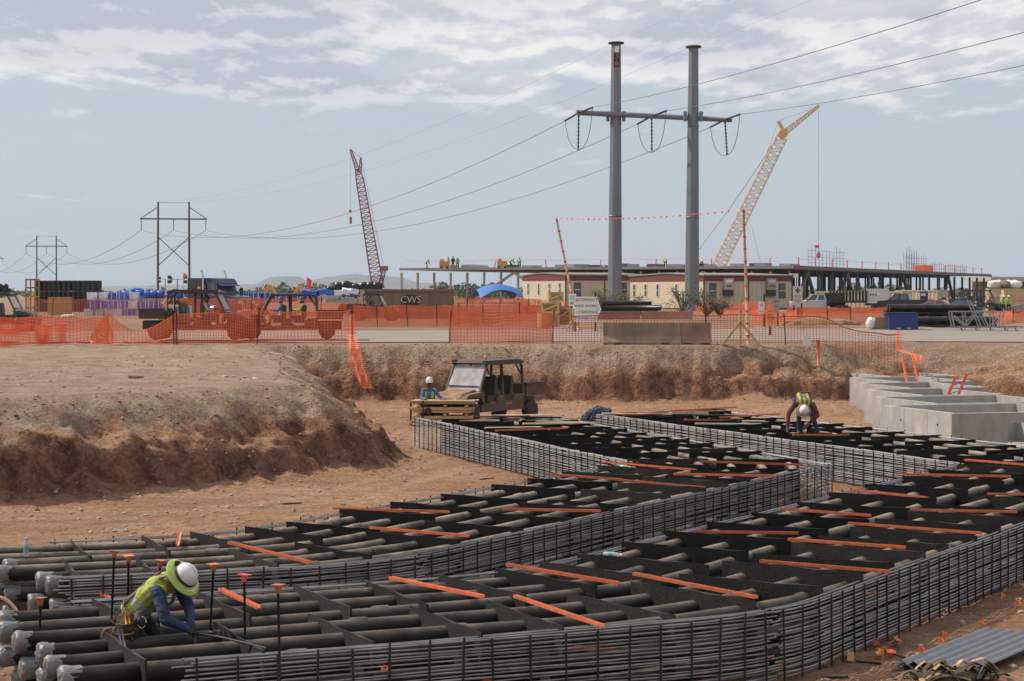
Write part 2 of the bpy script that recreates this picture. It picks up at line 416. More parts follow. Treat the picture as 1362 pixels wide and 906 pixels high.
def ground_h(x, y, detail=True):
    x = np.asarray(x, float); y = np.asarray(y, float)
    s = sdist(x, y)
    right = sstep((x-12.5)/5)*sstep((y-60)/12); mound = sstep((70-y)/10)*sstep((4-x)/4)
    w = 2.3 + 1.2*mound + 3.2*right
    top = 2.06 + .16*sstep((y-50)/27) + .16*sstep((y-84)/14)
    near = (y < 130) & (np.abs(x) < 60)
    sj = s + np.where(near, .55*fbm(x*.35, y*.35, 3) + .30*fbm(x*1.3+5, y*1.3, 3), 0)
    t = (sj + w*.5)/w
    prof = sstep(t)**.82; led = np.clip((t-.16)/.16, 0, 1); prof = np.where(near, .55*prof+.45*np.clip(sstep(led)*.42+sstep((t-.25)/.8)*.58, 0, 1), prof)
    h = top*prof
    face = np.clip(1-np.abs(t-.45)/.62, 0, 1)
    if detail:
        gul = np.abs(fbm(x*1.1+3, y*.9, 4))
        h = h + near*face*(np.clip(1.25-t*.9, .3, 1)*(.24*fbm(x*.9, y*.9+9, 5, .6) - .16*gul + .04 + .15*fbm(x*3.1, y*3.1, 4, .65) - .10*np.abs(fbm(x*2.2+40, y*2.2, 4, .6))))
        along = np.where((y > 70) & (x > -8), x, .62*x+.78*y)
        h = h - near*face*(.20*np.abs(fbm(along*1.9, s*.45+3, 4, .6)) + .10*np.abs(fbm(along*5.5+.8*s, s*.8, 3, .6)) - .05)
        up = np.clip(t-1, 0, 1)
        h = h + near*up*(.10*fbm(x*.3, y*.3, 4) + .03*fbm(x*2, y*2, 3)) * (y < 83)
        flo = np.clip(-t*3, 0, 1)
        h = h + near*flo*(.045*fbm(x*.45, y*.45, 3) + .05*fbm(x*1.7, y*1.7, 4) + .03*fbm(x*4.3, y*4.3, 2) - .02)
        # slumped heaps at the foot of the left bank
        for cx, cy, r, a in ((-9.6, 42.6, .9, .42), (-8.5, 43.7, .7, .34), (-10.7, 41.2, .8, .36), (-4.9, 49.6, 1.0, .25), (9.6, 79.2, .9, .3), (11.2, 73.6, 1.6, .35), (11.6, 71.0, 1.2, .28)):
            h = h + a*np.exp(-((x-cx)**2+(y-cy)**2)/(r*r)) * (1+.5*fbm(x*3, y*3, 3))
        h = h - .055*track(x, y)
        # low berms along the site road
        for cx, cy, rx, ry, a in ((20, 100, 9, 2.0, .32), (6, 99.5, 8, 1.6, .25), (33, 107, 12, 3, .35), (-14, 78.5, 5, 1.2, .12), (9.5, 84.0, 9, .9, .13)):
            h = h + a*np.exp(-((x-cx)/rx)**2-((y-cy)/ry)**2) * (1+.6*fbm(x*1.2, y*1.2, 3))
        h = h - .17*sstep((y-83.2)/1.4)*sstep((101.5-y)/1.2)*near*0
    return h
def gz(x, y): return float(ground_h(np.array([x]), np.array([y]))[0])
def spread(core, lim, grow=1.22):
    a = list(core); st = a[1]-a[0]
    while a[0] > lim[0]: st *= grow; a.insert(0, a[0]-st)
    st = a[-1]-a[-2]
    while a[-1] < lim[1]: st *= grow; a.append(a[-1]+st)
    return np.array(a)
xs = spread(np.arange(-15, 17.01, .105), (-9000, 9000), 1.18)
ys = spread(np.concatenate([np.arange(18, 36, .16), np.arange(36, 58, .115), np.arange(58, 84, .15), np.arange(84, 110, .6)]), (-3000, 14000), 1.2)
gx, gy = np.meshgrid(xs, ys); H = ground_h(gx, gy)
nx, ny = len(xs), len(ys)
me = bpy.data.meshes.new('ground')
co = np.stack([gx, gy, H], -1).reshape(-1, 3)
ii = (np.arange(ny-1)[:, None]*nx + np.arange(nx-1)[None, :]).reshape(-1)
fc = np.stack([ii, ii+1, ii+nx+1, ii+nx], -1)
me.vertices.add(len(co)); me.vertices.foreach_set('co', co.ravel())
me.loops.add(fc.size); me.loops.foreach_set('vertex_index', fc.ravel().astype(np.int32))
me.polygons.add(len(fc)); me.polygons.foreach_set('loop_start', np.arange(0, fc.size, 4, dtype=np.int32))
me.polygons.foreach_set('use_smooth', np.ones(len(fc), bool))
me.update(calc_edges=True); me.validate()
ground = bpy.data.objects.new('ground', me); COL.objects.link(ground); struct(ground)

def dirt_material():
    m = bpy.data.materials.new('dirt'); m.use_nodes = True
    t = m.node_tree; n = t.nodes; l = t.links; b = n['Principled BSDF']; b.inputs['Roughness'].default_value = .95; b.inputs['Specular IOR Level'].default_value = .2
    ge = n.new('ShaderNodeNewGeometry'); pos = ge.outputs['Position']
    def nz(sc, det=6, rough=.6, vec=None, dist=0.):
        q = n.new('ShaderNodeTexNoise'); q.inputs['Scale'].default_value = sc; q.inputs['Detail'].default_value = det; q.inputs['Roughness'].default_value = rough
        q.inputs['Distortion'].default_value = dist
        l.new(vec or pos, q.inputs['Vector']); return q.outputs['Fac']
    def ramp(f, a, bb, lo=0., hi=1.):
        q = n.new('ShaderNodeMapRange'); q.interpolation_type = 'SMOOTHSTEP'; l.new(f, q.inputs[0])
        for i, vv in enumerate((a, bb, lo, hi)): q.inputs[i+1].default_value = vv
        return q.outputs[0]
    def mth(op, a, c):
        q = n.new('ShaderNodeMath'); q.operation = op; q.use_clamp = False
        for i, vv in enumerate((a, c)):
            if isinstance(vv, (int, float)): q.inputs[i].default_value = vv
            else: l.new(vv, q.inputs[i])
        return q.outputs[0]
    def mix(f, a, c):
        q = n.new('ShaderNodeMixRGB')
        if isinstance(f, float): q.inputs[0].default_value = f
        else: l.new(f, q.inputs[0])
        for i, vv in ((1, a), (2, c)):
            if isinstance(vv, tuple): q.inputs[i].default_value = vv + (1,)
            else: l.new(vv, q.inputs[i])
        return q.outputs[0]
    sp = n.new('ShaderNodeSeparateXYZ'); l.new(pos, sp.inputs[0])
    nsp = n.new('ShaderNodeSeparateXYZ'); l.new(ge.outputs['Normal'], nsp.inputs[0])
    sand = mix(ramp(nz(.22, 5), .36, .64), (.345, .182, .100), (.47, .285, .172))
    sand = mix(ramp(nz(2.6, 8, .7), .4, .72), sand, (.27, .148, .083))
    # wheel tracks and scrape marks: noise drawn out along the haul road
    mp = n.new('ShaderNodeMapping'); mp.inputs['Scale'].default_value = (.16, 1.8, 1); mp.inputs['Rotation'].default_value = (0, 0, -.5); l.new(pos, mp.inputs[0])
    sand = mix(mth('MULTIPLY', ramp(nz(1.4, 5, .6, mp.outputs[0]), .5, .68), .55), sand, (.54, .385, .265))
    sand = mix(mth('MULTIPLY', ramp(nz(.7, 5, .6, mp.outputs[0]), .52, .66), .5), sand, (.22, .118, .066))
    gre = mix(ramp(nz(1.2, 7, .68), .38, .66), (.30, .205, .142), (.43, .325, .240))
    gre = mix(mth('MULTIPLY', ramp(nz(9, 4, .7), .56, .72), .6), gre, (.44, .36, .29))
    red = mix(ramp(nz(1.5, 8, .7, None, .6), .36, .64), (.115, .046, .027), (.31, .155, .09))
    red = mix(ramp(nz(.6, 4, .6), .52, .70), red, (.30, .185, .12))
    zf = mth('ADD', sp.outputs[2], ramp(nz(.6, 7, .66), .25, .75, -.55, .65))
    upper = ramp(zf, 1.05, 1.85)
    slope = ramp(nsp.outputs[2], .97, .80)
    base = mix(upper, sand, gre)
    cutf = mth('MULTIPLY', slope, ramp(zf, 1.45, .8))
    c = mix(cutf, base, red)
    # further ground: sandy yard beyond the road
    c = mix(ramp(sp.outputs[1], 78., 88.), c, mix(ramp(nz(.12, 6, .6), .35, .65), (.245, .150, .094), (.34, .232, .154)))
    c = mix(mth('MULTIPLY', ramp(nz(.35, 6, .65), .5, .7), ramp(sp.outputs[1], 86., 95.)), c, (.25, .135, .080))
    c = mix(ramp(sp.outputs[1], 350., 900.), c, mix(ramp(nz(.01, 5), .4, .6), (.16, .15, .085), (.24, .20, .13)))
    at_ = n.new('ShaderNodeAttribute'); at_.attribute_name = 'track'
    c = mix(mth('MULTIPLY', at_.outputs['Fac'], .55), c, (.50, .36, .245))
    # grit
    vo = n.new('ShaderNodeTexVoronoi'); vo.inputs['Scale'].default_value = 14; l.new(pos, vo.inputs['Vector'])
    c = mix(mth('MULTIPLY', ramp(vo.outputs['Distance'], .22, .08), ramp(nz(1.1, 4), .48, .62)), c, (.44, .35, .27))
    cm = n.new('ShaderNodeMixRGB'); cm.blend_type = 'MULTIPLY'; cm.inputs[0].default_value = 1.; l.new(c, cm.inputs[1])
    cv = n.new('ShaderNodeCombineXYZ'); cf = ramp(nz(11, 9, .82), .36, .66, .62, 1.30)
    for i_ in range(3): l.new(cf, cv.inputs[i_])
    l.new(cv.outputs[0], cm.inputs[2]); c = cm.outputs[0]
    l.new(c, b.inputs['Base Color'])
    vc = n.new('ShaderNodeTexVoronoi'); vc.inputs['Scale'].default_value = 5.5
    wv = n.new('ShaderNodeVectorMath'); wv.operation = 'ADD'; l.new(pos, wv.inputs[0])
    wn = n.new('ShaderNodeTexNoise'); wn.inputs['Scale'].default_value = 3.5; l.new(pos, wn.inputs['Vector']); l.new(wn.outputs['Color'], wv.inputs[1]); l.new(wv.outputs[0], vc.inputs['Vector'])
    hsum = mth('ADD', mth('ADD', mth('MULTIPLY', nz(3.2, 10, .78), .8), mth('MULTIPLY', nz(22, 6, .7), .22)), mth('MULTIPLY', mth('MULTIPLY', vc.outputs['Distance'], slope), -.45))
    bp = n.new('ShaderNodeBump'); bp.inputs['Strength'].default_value = 1.0; bp.inputs['Distance'].default_value = .22
    l.new(hsum, bp.inputs['Height']); l.new(bp.outputs[0], b.inputs['Normal'])
    M['dirt'] = m; return m
at_t = me.attributes.new('track', 'FLOAT', 'POINT'); at_t.data.foreach_set('value', track(gx, gy).ravel())
ground.data.materials.append(dirt_material())

# the packed gravel site road, a sheet draped on the yard
mat('gravel', (.225, .188, .160), .95, var=.12, scale=.6, bump=.5, bscale=12, rnd=0)
rm = MB(); rx = np.arange(-70, 120, 1.0); rows = [(84.6, .0), (86, .02), (92, .03), (98, .02), (100.6, .0)]
rv = []
for yy, dz in rows:
    wob = .35*fbm(rx*.15+yy, rx*0+yy, 3)
    hh = ground_h(rx, np.full(rx.shape, yy)+wob)
    for i, x in enumerate(rx): rv.append((float(x), yy+float(wob[i]), float(hh[i])+.035+dz))
nr = len(rx)
rm.smooth = True
rm.add(rv, [(r*nr+i, r*nr+i+1, (r+1)*nr+i+1, (r+1)*nr+i) for r in range(len(rows)-1) for i in range(nr-1)])
struct(rm.build('site_road', 'gravel'))

# flat-topped hills on the horizon
mat('hill', (.10, .085, .065), .95, var=.2, scale=.002, rnd=0)
def hill(pts, D, depth, label_seed, name='mesa_hill'):
    b = MB(); rg = random.Random(label_seed); k = 90
    def hgt(px):
        for i in range(len(pts)-1):
            if pts[i][0] <= px <= pts[i+1][0]:
                f = (px-pts[i][0])/(pts[i+1][0]-pts[i][0]); f = f*f*(3-2*f); return pts[i][1]+(pts[i+1][1]-pts[i][1])*f
        return 388
    rowsz = []
    a0, a1 = pts[0][0], pts[-1][0]; prof = [(0, 0), (.25, .55), (.42, .93), (.5, 1), (.62, 1), (.8, .6), (1, 0)]
    vs = []
    for f, hf in prof:
        for i in range(k+1):
            px = a0+(a1-a0)*i/k; hh = max(0, Z(hgt(px), D)-2.3)
            hh *= 1+.05*mnoise.noise((px*.03, f*3, label_seed))
            vs.append((X(px, D), D+(f-.5)*depth, 2.0+hh*hf*(1+.06*mnoise.noise((px*.1, f*7, 1)))))
    b.smooth = True
    b.add(vs, [(r*(k+1)+i, r*(k+1)+i+1, (r+1)*(k+1)+i+1, (r+1)*(k+1)+i) for r in range(len(prof)-1) for i in range(k)])
    return struct(b.build(name, 'hill'))
hill([(318, 388), (345, 380), (362, 369), (372, 367.5), (392, 368), (404, 374), (418, 372), (440, 368), (470, 365), (500, 366), (528, 369), (560, 376), (600, 380), (700, 383), (800, 388)], 8200, 1800, 1)
hill([(60, 388), (120, 383), (150, 380.5), (220, 379.5), (300, 380), (345, 377), (400, 380), (520, 388)], 9800, 1500, 2, 'far_hill')

# scrub and low trees beyond the site: nobody could count it
def leafcloud(b, c, r, hgt, k, rg, s):
    for i in range(k):
        while True:
            p = Vector((rg.uniform(-1, 1), rg.uniform(-1, 1), rg.uniform(-1, 1)))
            if p.length < 1: break
        p = Vector((c[0]+p.x*r, c[1]+p.y*r, c[2]+hgt*.5+p.z*hgt*.5))
        a = Vector((rg.gauss(0, 1), rg.gauss(0, 1), rg.gauss(0, 1))).normalized(); d = a.orthogonal().normalized()
        q = s*rg.uniform(.6, 1.4)
        b.add([p-a*q, p+d*q*.6, p+a*q, p-d*q*.6], [(0, 1, 2, 3)])
rg = random.Random(5); b = MB()
for i in range(900):
    D = rg.uniform(650, 1500); px = rg.uniform(-60, 1420); hgt = rg.uniform(1.5, 3.6)*(1.35 if 555 < px < 720 else 1)
    leafcloud(b, (X(px, D), D, 2.0), rg.uniform(2, 6), hgt, 26, rg, .9)
for i in range(70):
    D = rg.uniform(480, 640); px = rg.choice([rg.uniform(575, 700), rg.uniform(330, 470), rg.uniform(1060, 1330)])
    leafcloud(b, (X(px, D), D, 2.0), rg.uniform(1.5, 3.5), rg.uniform(2, 5.5), 90, rg, .55)
tag(b.build('scrub', 'leaf_far'), 'grey green scrub and low trees along the flat horizon', 'scrub', kind='stuff')

# even thin air over the whole site
def haze_box():
    b = MB(); b.box((0, 4900, 70), (17000, 12400, 162)); o = b.build('haze', 'white')
    m = bpy.data.materials.new('haze'); m.use_nodes = True; n = m.node_tree.nodes; n.clear()
    oo = n.new('ShaderNodeOutputMaterial'); pv = n.new('ShaderNodeVolumePrincipled')
    pv.inputs['Color'].default_value = (.72, .84, 1., 1); pv.inputs['Density'].default_value = HAZE
    m.node_tree.links.new(pv.outputs[0], oo.inputs['Volume'])
    o.data.materials.clear(); o.data.materials.append(m); o['kind'] = 'stuff'; o['label'] = 'thin pale air over the whole flat site'; o['category'] = 'haze'
HAZE = 7.5e-5
haze_box()

# loose stones and clods
def stones(name, label, m, k, rnd, smin, smax, where):
    b = MB(); rg = random.Random(rnd); pts = []
    while len(pts) < k:
        p = where(rg)
        if p is not None: pts.append(p)
    hz = ground_h(np.array([p[0] for p in pts]), np.array([p[1] for p in pts]))
    base = bmesh.new(); bmesh.ops.create_icosphere(base, subdivisions=1, radius=1)
    bv = [q.co.copy() for q in base.verts]; bf = [[q.index for q in f.verts] for f in base.faces]; base.free()
    oct_v = [Vector(q) for q in ((1, 0, 0), (-1, 0, 0), (0, 1, 0), (0, -1, 0), (0, 0, 1), (0, 0, -1))]
    oct_f = [(0, 2, 4), (2, 1, 4), (1, 3, 4), (3, 0, 4), (2, 0, 5), (1, 2, 5), (3, 1, 5), (0, 3, 5)]
    for p, h in zip(pts, hz):
        s = smin*(smax/smin)**(rg.random()**2.2); rot = Matrix.Rotation(rg.uniform(0, 6.3), 3, 'Z')
        V, Fc = (bv, bf) if s > .05 else (oct_v, oct_f)
        b.add([rot @ Vector((q.x*s*rg.uniform(.8, 1.3), q.y*s*rg.uniform(.6, 1), q.z*s*rg.uniform(.4, .8))) + Vector((p[0], p[1], h+s*.2)) for q in V], Fc)
    tag(b.build(name, m), label, 'stones' if m == 'pebble' else 'clods', kind='stuff')
stones('pebbles', 'small pale stones strewn over the pit floor and bank tops', 'pebble', 13000, 1, .007, .07,
       lambda r: (r.uniform(-14, 14), r.choice([r.uniform(19, 40), r.uniform(36, 83)])))
def on_slope(r):
    x, y = r.uniform(-15, 14), r.uniform(36, 84)
    s = float(sdist(x, y)); return (x, y) if -2.2 < s < 1.6 and r.random() < .75 else None
stones('dirt_clods', 'red brown clods lying on the cut banks and at their foot', 'clod', 4200, 2, .012, .065, on_slope)

# ------------------------------------------------------------------ the conduit banks
def fillet(vs, rad, step=.35):
    vs = [Vector(v) for v in vs]; out = [vs[0]]
    def line(a, b):
        k = max(1, int((b-a).length/1.2)); return [a+(b-a)*(i/k) for i in range(1, k+1)]
    for i in range(1, len(vs)-1):
        a = (vs[i-1]-vs[i]).normalized(); c = (vs[i+1]-vs[i]).normalized()
        ang = math.acos(max(-1, min(1, a.dot(c)))); th = math.pi-ang; t = rad[i-1]*math.tan(th/2)
        p0 = vs[i]+a*t; p1 = vs[i]+c*t
        out += line(out[-1], p0)
        k = max(4, int(rad[i-1]*th/step))
        ctr = vs[i] + (a+c).normalized()*(rad[i-1]/math.cos(th/2))
        r0 = p0-ctr; r1 = p1-ctr; a0 = math.atan2(r0.y, r0.x); da = math.atan2(r1.y, r1.x)-a0
        while da > math.pi: da -= 2*math.pi
        while da < -math.pi: da += 2*math.pi
        for j in range(1, k+1):
            q = a0+da*j/k; out.append(ctr + Vector((math.cos(q), math.sin(q)))*rad[i-1])
    out += line(out[-1], vs[-1])
    return out
class Path:
    def __init__(s, vs, rad):
        s.p = fillet(vs, rad); s.s = [0.]
        for i in range(1, len(s.p)): s.s.append(s.s[-1]+(s.p[i]-s.p[i-1]).length)
        s.len = s.s[-1]
        s.n = []
        for i in range(len(s.p)):
            t = (s.p[min(i+1, len(s.p)-1)]-s.p[max(i-1, 0)]).normalized(); s.n.append(Vector((t.y, -t.x)))   # right hand side
    def at(s, d):
        if d < 0: t = (s.p[1]-s.p[0]).normalized(); return s.p[0]+t*d, s.n[0]
        i = 0
        while i < len(s.s)-2 and s.s[i+1] < d: i += 1
        f = (d-s.s[i])/(s.s[i+1]-s.s[i]); return s.p[i].lerp(s.p[i+1], f), s.n[i].lerp(s.n[i+1], f).normalized()
    def off(s, d, o): p, n = s.at(d); return p + n*o
    def run(s, a, b, o, z, dz=None):
        ds = [a] + [q for q in s.s if a+.05 < q < b-.05] + [b]
        return [(*s.off(d, o), z + (dz(d) if dz else 0)) for d in ds]
VA = [(-5.05, 20.75), (1.45, 23.75), (11.7, 41.3), (4.2, 59.6)]; PA = Path(VA, [6.5, 3.2])
VB = [(-6.55, 26.55), (-3.0, 27.85), (4.55, 41.5), (-1.0, 57.4)]; PB = Path(VB, [6.0, 3.0])
WA, WB = 4.3, 3.9
def side_path(vs, rad, o):
    # mitred offset of the centre line; the first bend is swept, the second is a folded corner
    vs = [Vector(v) for v in vs]; out = []
    def nrm(a, b): t = (b-a).normalized(); return Vector((t.y, -t.x))
    for i in range(len(vs)):
        if i == 0: out.append(vs[0]+nrm(vs[0], vs[1])*o)
        elif i == len(vs)-1: out.append(vs[i]+nrm(vs[i-1], vs[i])*o)
        else:
            a, b = nrm(vs[i-1], vs[i]), nrm(vs[i], vs[i+1]); m = (a+b).normalized(); out.append(vs[i]+m*(o/m.dot(a)))
    return Path(out, [4.2 if o > 0 else rad[0]+o, .5])
PR = .106
ROWS = (.14, .41, .685)
wrap_meshes = []
for k in range(4):
    b = MB(); rg = random.Random(40+k); n = 12; prof = [(.0, -.012), (.095, -.016), (.120, .0), (.124, .03), (.120, .08), (.115, .12), (.110, .17)]
    o = 0; b.smooth = True
    for r, z in prof:
        for j in range(n):
            q = 2*math.pi*j/n; rr = r*(1+rg.uniform(-.05, .05)); zz = z+rg.uniform(-.012, .012)*(1 if z < .15 else 4.5)
            b.v.append((zz, rr*math.cos(q), rr*math.sin(q)))
    for i in range(len(prof)-1):
        for j in range(n): b._f([i*n+j, (i+1)*n+j, (i+1)*n+(j+1) % n, i*n+(j+1) % n])
    wrap_meshes.append(b.mesh('plastic_wrap', 'wrap'))
rowname = ('bottom', 'middle', 'top')
posname = ('front', 'second from the front', 'third from the front', 'third from the back', 'second from the back', 'back')
def conduit_bank(P, Wd, which, starts, seed):
    rg = random.Random(seed); npipe = 6; inner = Wd/2-.34
    for c in range(npipe):
        o = inner - 2*inner*c/(npipe-1)               # from the right-hand (front) side to the back
        for r in range(3):
            st = starts[c][r]
            wob = [rg.uniform(0, 6.3) for _ in range(3)]
            def dz(d, w=wob, rr=r): return .010*math.sin(d*.9+w[0]) + .008*math.sin(d*.37+w[1])
            o2 = o + rg.uniform(-.03, .03)
            pts = P.run(st, P.len - rg.uniform(0, .5) - (1.9 if which == 'far' else 0), o2, ROWS[r], dz)
            for i in range(len(pts)):
                pts[i] = (pts[i][0], pts[i][1] + .03*math.sin(i*.5+wob[2]), pts[i][2])
            p0, p1 = Vector(pts[0]), Vector(pts[1]); hd = math.atan2(p1.y-p0.y, p1.x-p0.x)
            t = thing('conduit', f'dusty black conduit, {posname[c]}, {rowname[r]} row of the {which} bank', 'conduit', tuple(p0), 0, f'conduits of the {which} bank')
            b = MB(); b.tube([Vector(q)-p0 for q in pts], PR, 12 if r == 2 else 9)
            # bell joints
            b.build('pipe', 'pipe', t)
            if r == 2:
                d = st + rg.uniform(2.2, 4.5)
                while d < P.len-1:
                    q0 = Vector((*P.off(d, o2), ROWS[r]+dz(d)))-p0; q1 = Vector((*P.off(d+.22, o2), ROWS[r]+dz(d+.22)))-p0
                    jb = MB(); jb.tube([q0, q0.lerp(q1, .12), q0.lerp(q1, .88), q1], [PR*1.01, PR*1.12, PR*1.12, PR*1.01], 12)
                    jb.build('bell_joint', 'pipe', t)
                    d += rg.uniform(5.2, 6.4)
            if st > -1.5:
                inst('plastic_wrap', wrap_meshes[rg.randrange(4)], t, (-.02, 0, 0), (rg.uniform(0, 6.3), 0, hd))
rg = random.Random(4)
stA = [[rg.uniform(-.1, .12) + (.15 if r == 0 else 0) for r in range(3)] for c in range(7)]
conduit_bank(PA, WA, 'near', stA, 1)
stB = [[.05+.1*rg.random(), .3*rg.random(), .2*rg.random()] for c in range(7)]
for c in (2, 3): stB[c] = [q-.35 for q in stB[c]]
for c in (4, 5, 6): stB[c] = [-3.2-rg.random(), -3.4-rg.random(), -3.6]
stB[4][0] = -1.2
conduit_bank(PB, WB, 'far', stB, 2)

# rebar mats standing along the sides
def cage(P, o, a, b_, label, top=.80, side=1, levels=20, step=.40, seed=0, roof=2):
    P0 = P; P = side_path(VA if P0 is PA else VB, [6.5 if P0 is PA else 6.0], o)
    def remap(d):          # same place along the bank, measured on the side line
        q = P0.off(d, o); return min(range(len(P.p)), key=lambda i: (P.p[i]-q).length)
    def near(d):
        q = P0.off(d, o); best = 0; bd = 1e9; n = int(P.len/.1)
        for i in range(n+1):
            e = (P.at(i*P.len/n)[0]-q).length
            if e < bd: bd = e; best = i*P.len/n
        return best
    a, b_ = near(a), near(b_); o = 0.
    p0, n0 = P.at(a); base = Vector((*P.off(a, o), 0))
    t = thing('rebar_mat', label, 'rebar mat', tuple(base), 0, 'rebar mats along the conduit banks')
    rg = random.Random(seed); hb = MB(); k = levels
    def loc(pts): return [Vector(q)-base for q in pts]
    for i in range(k):
        z = .05+(top-.05)*i/(k-1)
        ph = rg.uniform(0, 6)
        pts = P.run(a+rg.uniform(-.15, .1), b_+rg.uniform(-.1, .15), o+rg.uniform(-.012, .012), z+rg.uniform(-.008, .008), lambda d: .007*math.sin(d*1.3+ph)+.006*math.sin(d*3.1+ph*2))
        hb.tube(loc(pts), (.0095, .013, .008, .011)[i % 4], 4, True)
    for i in range(roof):          # longitudinal bars lying over the top edge
        pts = P.run(a, b_, o-side*(.07+.085*i), top+.012, lambda d: .008*math.sin(d*1.1+i))
        hb.tube(loc(pts), .0115, 4, True)
    hb.build('longitudinal_bars', 'rebar', t, 'stuff')
    vb = MB(); d = a+.12
    while d < b_:
        q = Vector((*P.off(d, o+side*.022), 0))-base; lean = rg.uniform(-.03, .03)
        tz = top+rg.uniform(.015, .06)
        q2 = Vector((*P.off(d+lean, o+side*.022), tz))-base
        vb.tube([q, q2], .0125, 5)
        d += step*rg.uniform(.88, 1.12)
    vb.build('stirrups', 'rebar_dark', t, 'stuff')
    return t
s1A, s2A = 7.2, 27.3
cage(PA, WA/2, 1.15, s1A, 'grey rebar mat along front of near bank, from kneeling worker to bend', seed=1)
cage(PA, WA/2, s1A+.05, s2A+2, 'grey rebar mat along near bank front, from bend to right edge', seed=2)
cage(PA, -WA/2, .9, s1A, 'grey rebar mat behind near bank, facing the far bank', side=-1, seed=3)
cage(PA, -WA/2, s1A+.05, s2A-.4, 'grey rebar mat along back of near bank, receding to its sharp corner', side=-1, seed=4)
cage(PA, -WA/2, s2A-.3, PA.len-.2, 'grey rebar mat receding from the sharp corner to blue netting', side=-1, seed=5)
cage(PA, WA/2, s2A+2.1, PA.len-.2, 'grey rebar mat between the near bank and the concrete vaults', side=1, seed=6)
s1B, s2B = 4.3, 19.6
cage(PB, WB/2, .25, s1B, 'grey rebar mat on far bank front, behind the kneeling worker', seed=7)
cage(PB, WB/2, s1B+.05, s2B, 'grey rebar mat along far bank front, rising to its right corner', seed=8)
cage(PB, -WB/2, .6, s1B, 'low rebar mat along far bank back, beside sandy floor', side=-1, seed=9, levels=8)
cage(PB, -WB/2, s1B+.05, s2B-.6, 'rebar mat along far bank back, below the left dirt bank', side=-1, seed=10, levels=9)
cage(PB, -WB/2, s2B-.5, PB.len-.1, 'curving rebar mat on far bank, receding towards the parked utility vehicle', side=-1, seed=11)
cage(PB, WB/2, s2B+.05, PB.len-.1, 'rebar mat behind far bank, across the gap from the bending worker', seed=12)

# spacer plates: three-pipe boards standing across the bank
def plate_mesh(w, h, seed):
    b = MB(); rg = random.Random(seed); k = 7
    # slightly bowed board with a nicked top edge
    vs = []
    for s in (-.012, .012):
        for i in range(k):
            y = -w/2+w*i/(k-1); bow = .02*math.sin(math.pi*i/(k-1))*rg.choice((1, 1, .4))
            vs.append((s+bow, y, 0)); vs.append((s+bow, y, h+rg.uniform(-.012, .012)))
    fs = []
    for i in range(k-1):
        a = 2*i; c = 2*k+2*i
        fs += [(a, a+1, a+3, a+2), (c, c+2, c+3, c+1), (a+1, c+1, c+3, a+3), (a, a+2, c+2, c)]
    fs += [(0, 2*k, 2*k+1, 1), (2*k-2, 2*k-1, 4*k-1, 4*k-2)]
    b.add(vs, fs); return b
pm = {}
for w in (1.75, 1.95):
    for m_ in ('plate_black', 'plate_grey'):
        pm[(w, m_)] = [plate_mesh(w, .82, s).mesh('spacer_plate', m_) for s in range(3)]
bar_mesh = MB(); bar_mesh.box((0, 0, .010), (.058, 1.55, .016)); bar_mesh.box((-.025, 0, .028), (.008, 1.55, .026)); bar_mesh.box((.025, 0, .028), (.008, 1.55, .026))
bar_me = bar_mesh.mesh('orange_channel', 'orange_bar')
pr_ = MB(); 
for i in range(9): pr_.box((.001, -.7+i*.17, .0182), (.026, .085, .004))
print_me = pr_.mesh('printed_marking', 'orange_print')
def plates(P, Wd, which, a, b_, seed, wpl, step_of):
    rg = random.Random(seed); cnt = {1: 0, -1: 0}; bars = {1: 0, -1: 0}
    for side in (1, -1):
        d = a + (.0 if side == 1 else .45); k = 0
        sname = 'front half' if side == 1 else 'rear half'
        while d < b_:
            grey = (step_of(d)[1] if side == 1 else step_of(d)[2]) > rg.random()
            m_ = 'plate_grey' if grey else 'plate_black'
            o = side*(Wd/4-.02) + rg.uniform(-.05, .05)
            p, n = P.at(d); c = p+n*o; hd = math.atan2(n.y, n.x)-math.pi/2 + rg.uniform(-.05, .05)
            q = inst('spacer_plate', rg.choice(pm[(wpl, m_)]), None, (c.x, c.y, .02+rg.uniform(-.02, .03)+(.035 if side == -1 and d > 6 else 0)+(.05 if side == 1 and 7 < d < 19 and grey else 0)), (0, rg.uniform(-.05, .05), hd))
            cnt[side] += 1
            tag(q, f'{"dusty grey" if grey else "black"} spacer plate, {ordn(cnt[side])} along {sname} of the {which} conduit bank', 'spacer plate', f'spacer plates of the {which} bank')
            if k % 2 == (0 if side == 1 else 1) and rg.random() < step_of(d)[3] and not (which == 'near' and d < 2.0):
                dd = d + rg.uniform(.18, .5); p, n = P.at(dd); c = p+n*(o+rg.uniform(-.3, .3))
                low = rg.random() < .10
                bo = inst('orange_channel', bar_me, None, (c.x, c.y, (.842+(.035 if d > 6 else 0) if not low else .55)), (0, rg.uniform(-.03, .03), hd+(rg.uniform(-.10, .10) if rg.random() < .6 else rg.uniform(-.3, .3))))
                bo.rotation_euler.x = rg.uniform(-.04, .04); bo.scale = (rg.uniform(.7, .95), rg.uniform(.95, 1.4), 1)
                bars[side] += 1
                tag(bo, f'orange channel bar, {ordn(bars[side])} along {sname} of the {which} conduit bank', 'channel bar', f'orange bars on the {which} bank')
                inst('printed_marking', print_me, bo)
            d += step_of(d)[0]*rg.uniform(.85, 1.2)*(.78 if side == 1 and 7 < d < 17 else 1); k += 1
def stA_(d):
    if d < 6.5: return (1.05, 1., 1., .95)
    if d < 13: return (1.35, 1., .1, .9)
    if d < 26: return (1.65, .5, .06, 1.)
    return (1.5, .05, .05, .5)
def stB_(d):
    if d < 3.8: return (1.15, 1., 1., .9)
    if d < 12: return (1.5, .25, .05, .95)
    if d < 20: return (1.5, .4, .3, .85)
    return (1.35, .05, .05, .3)
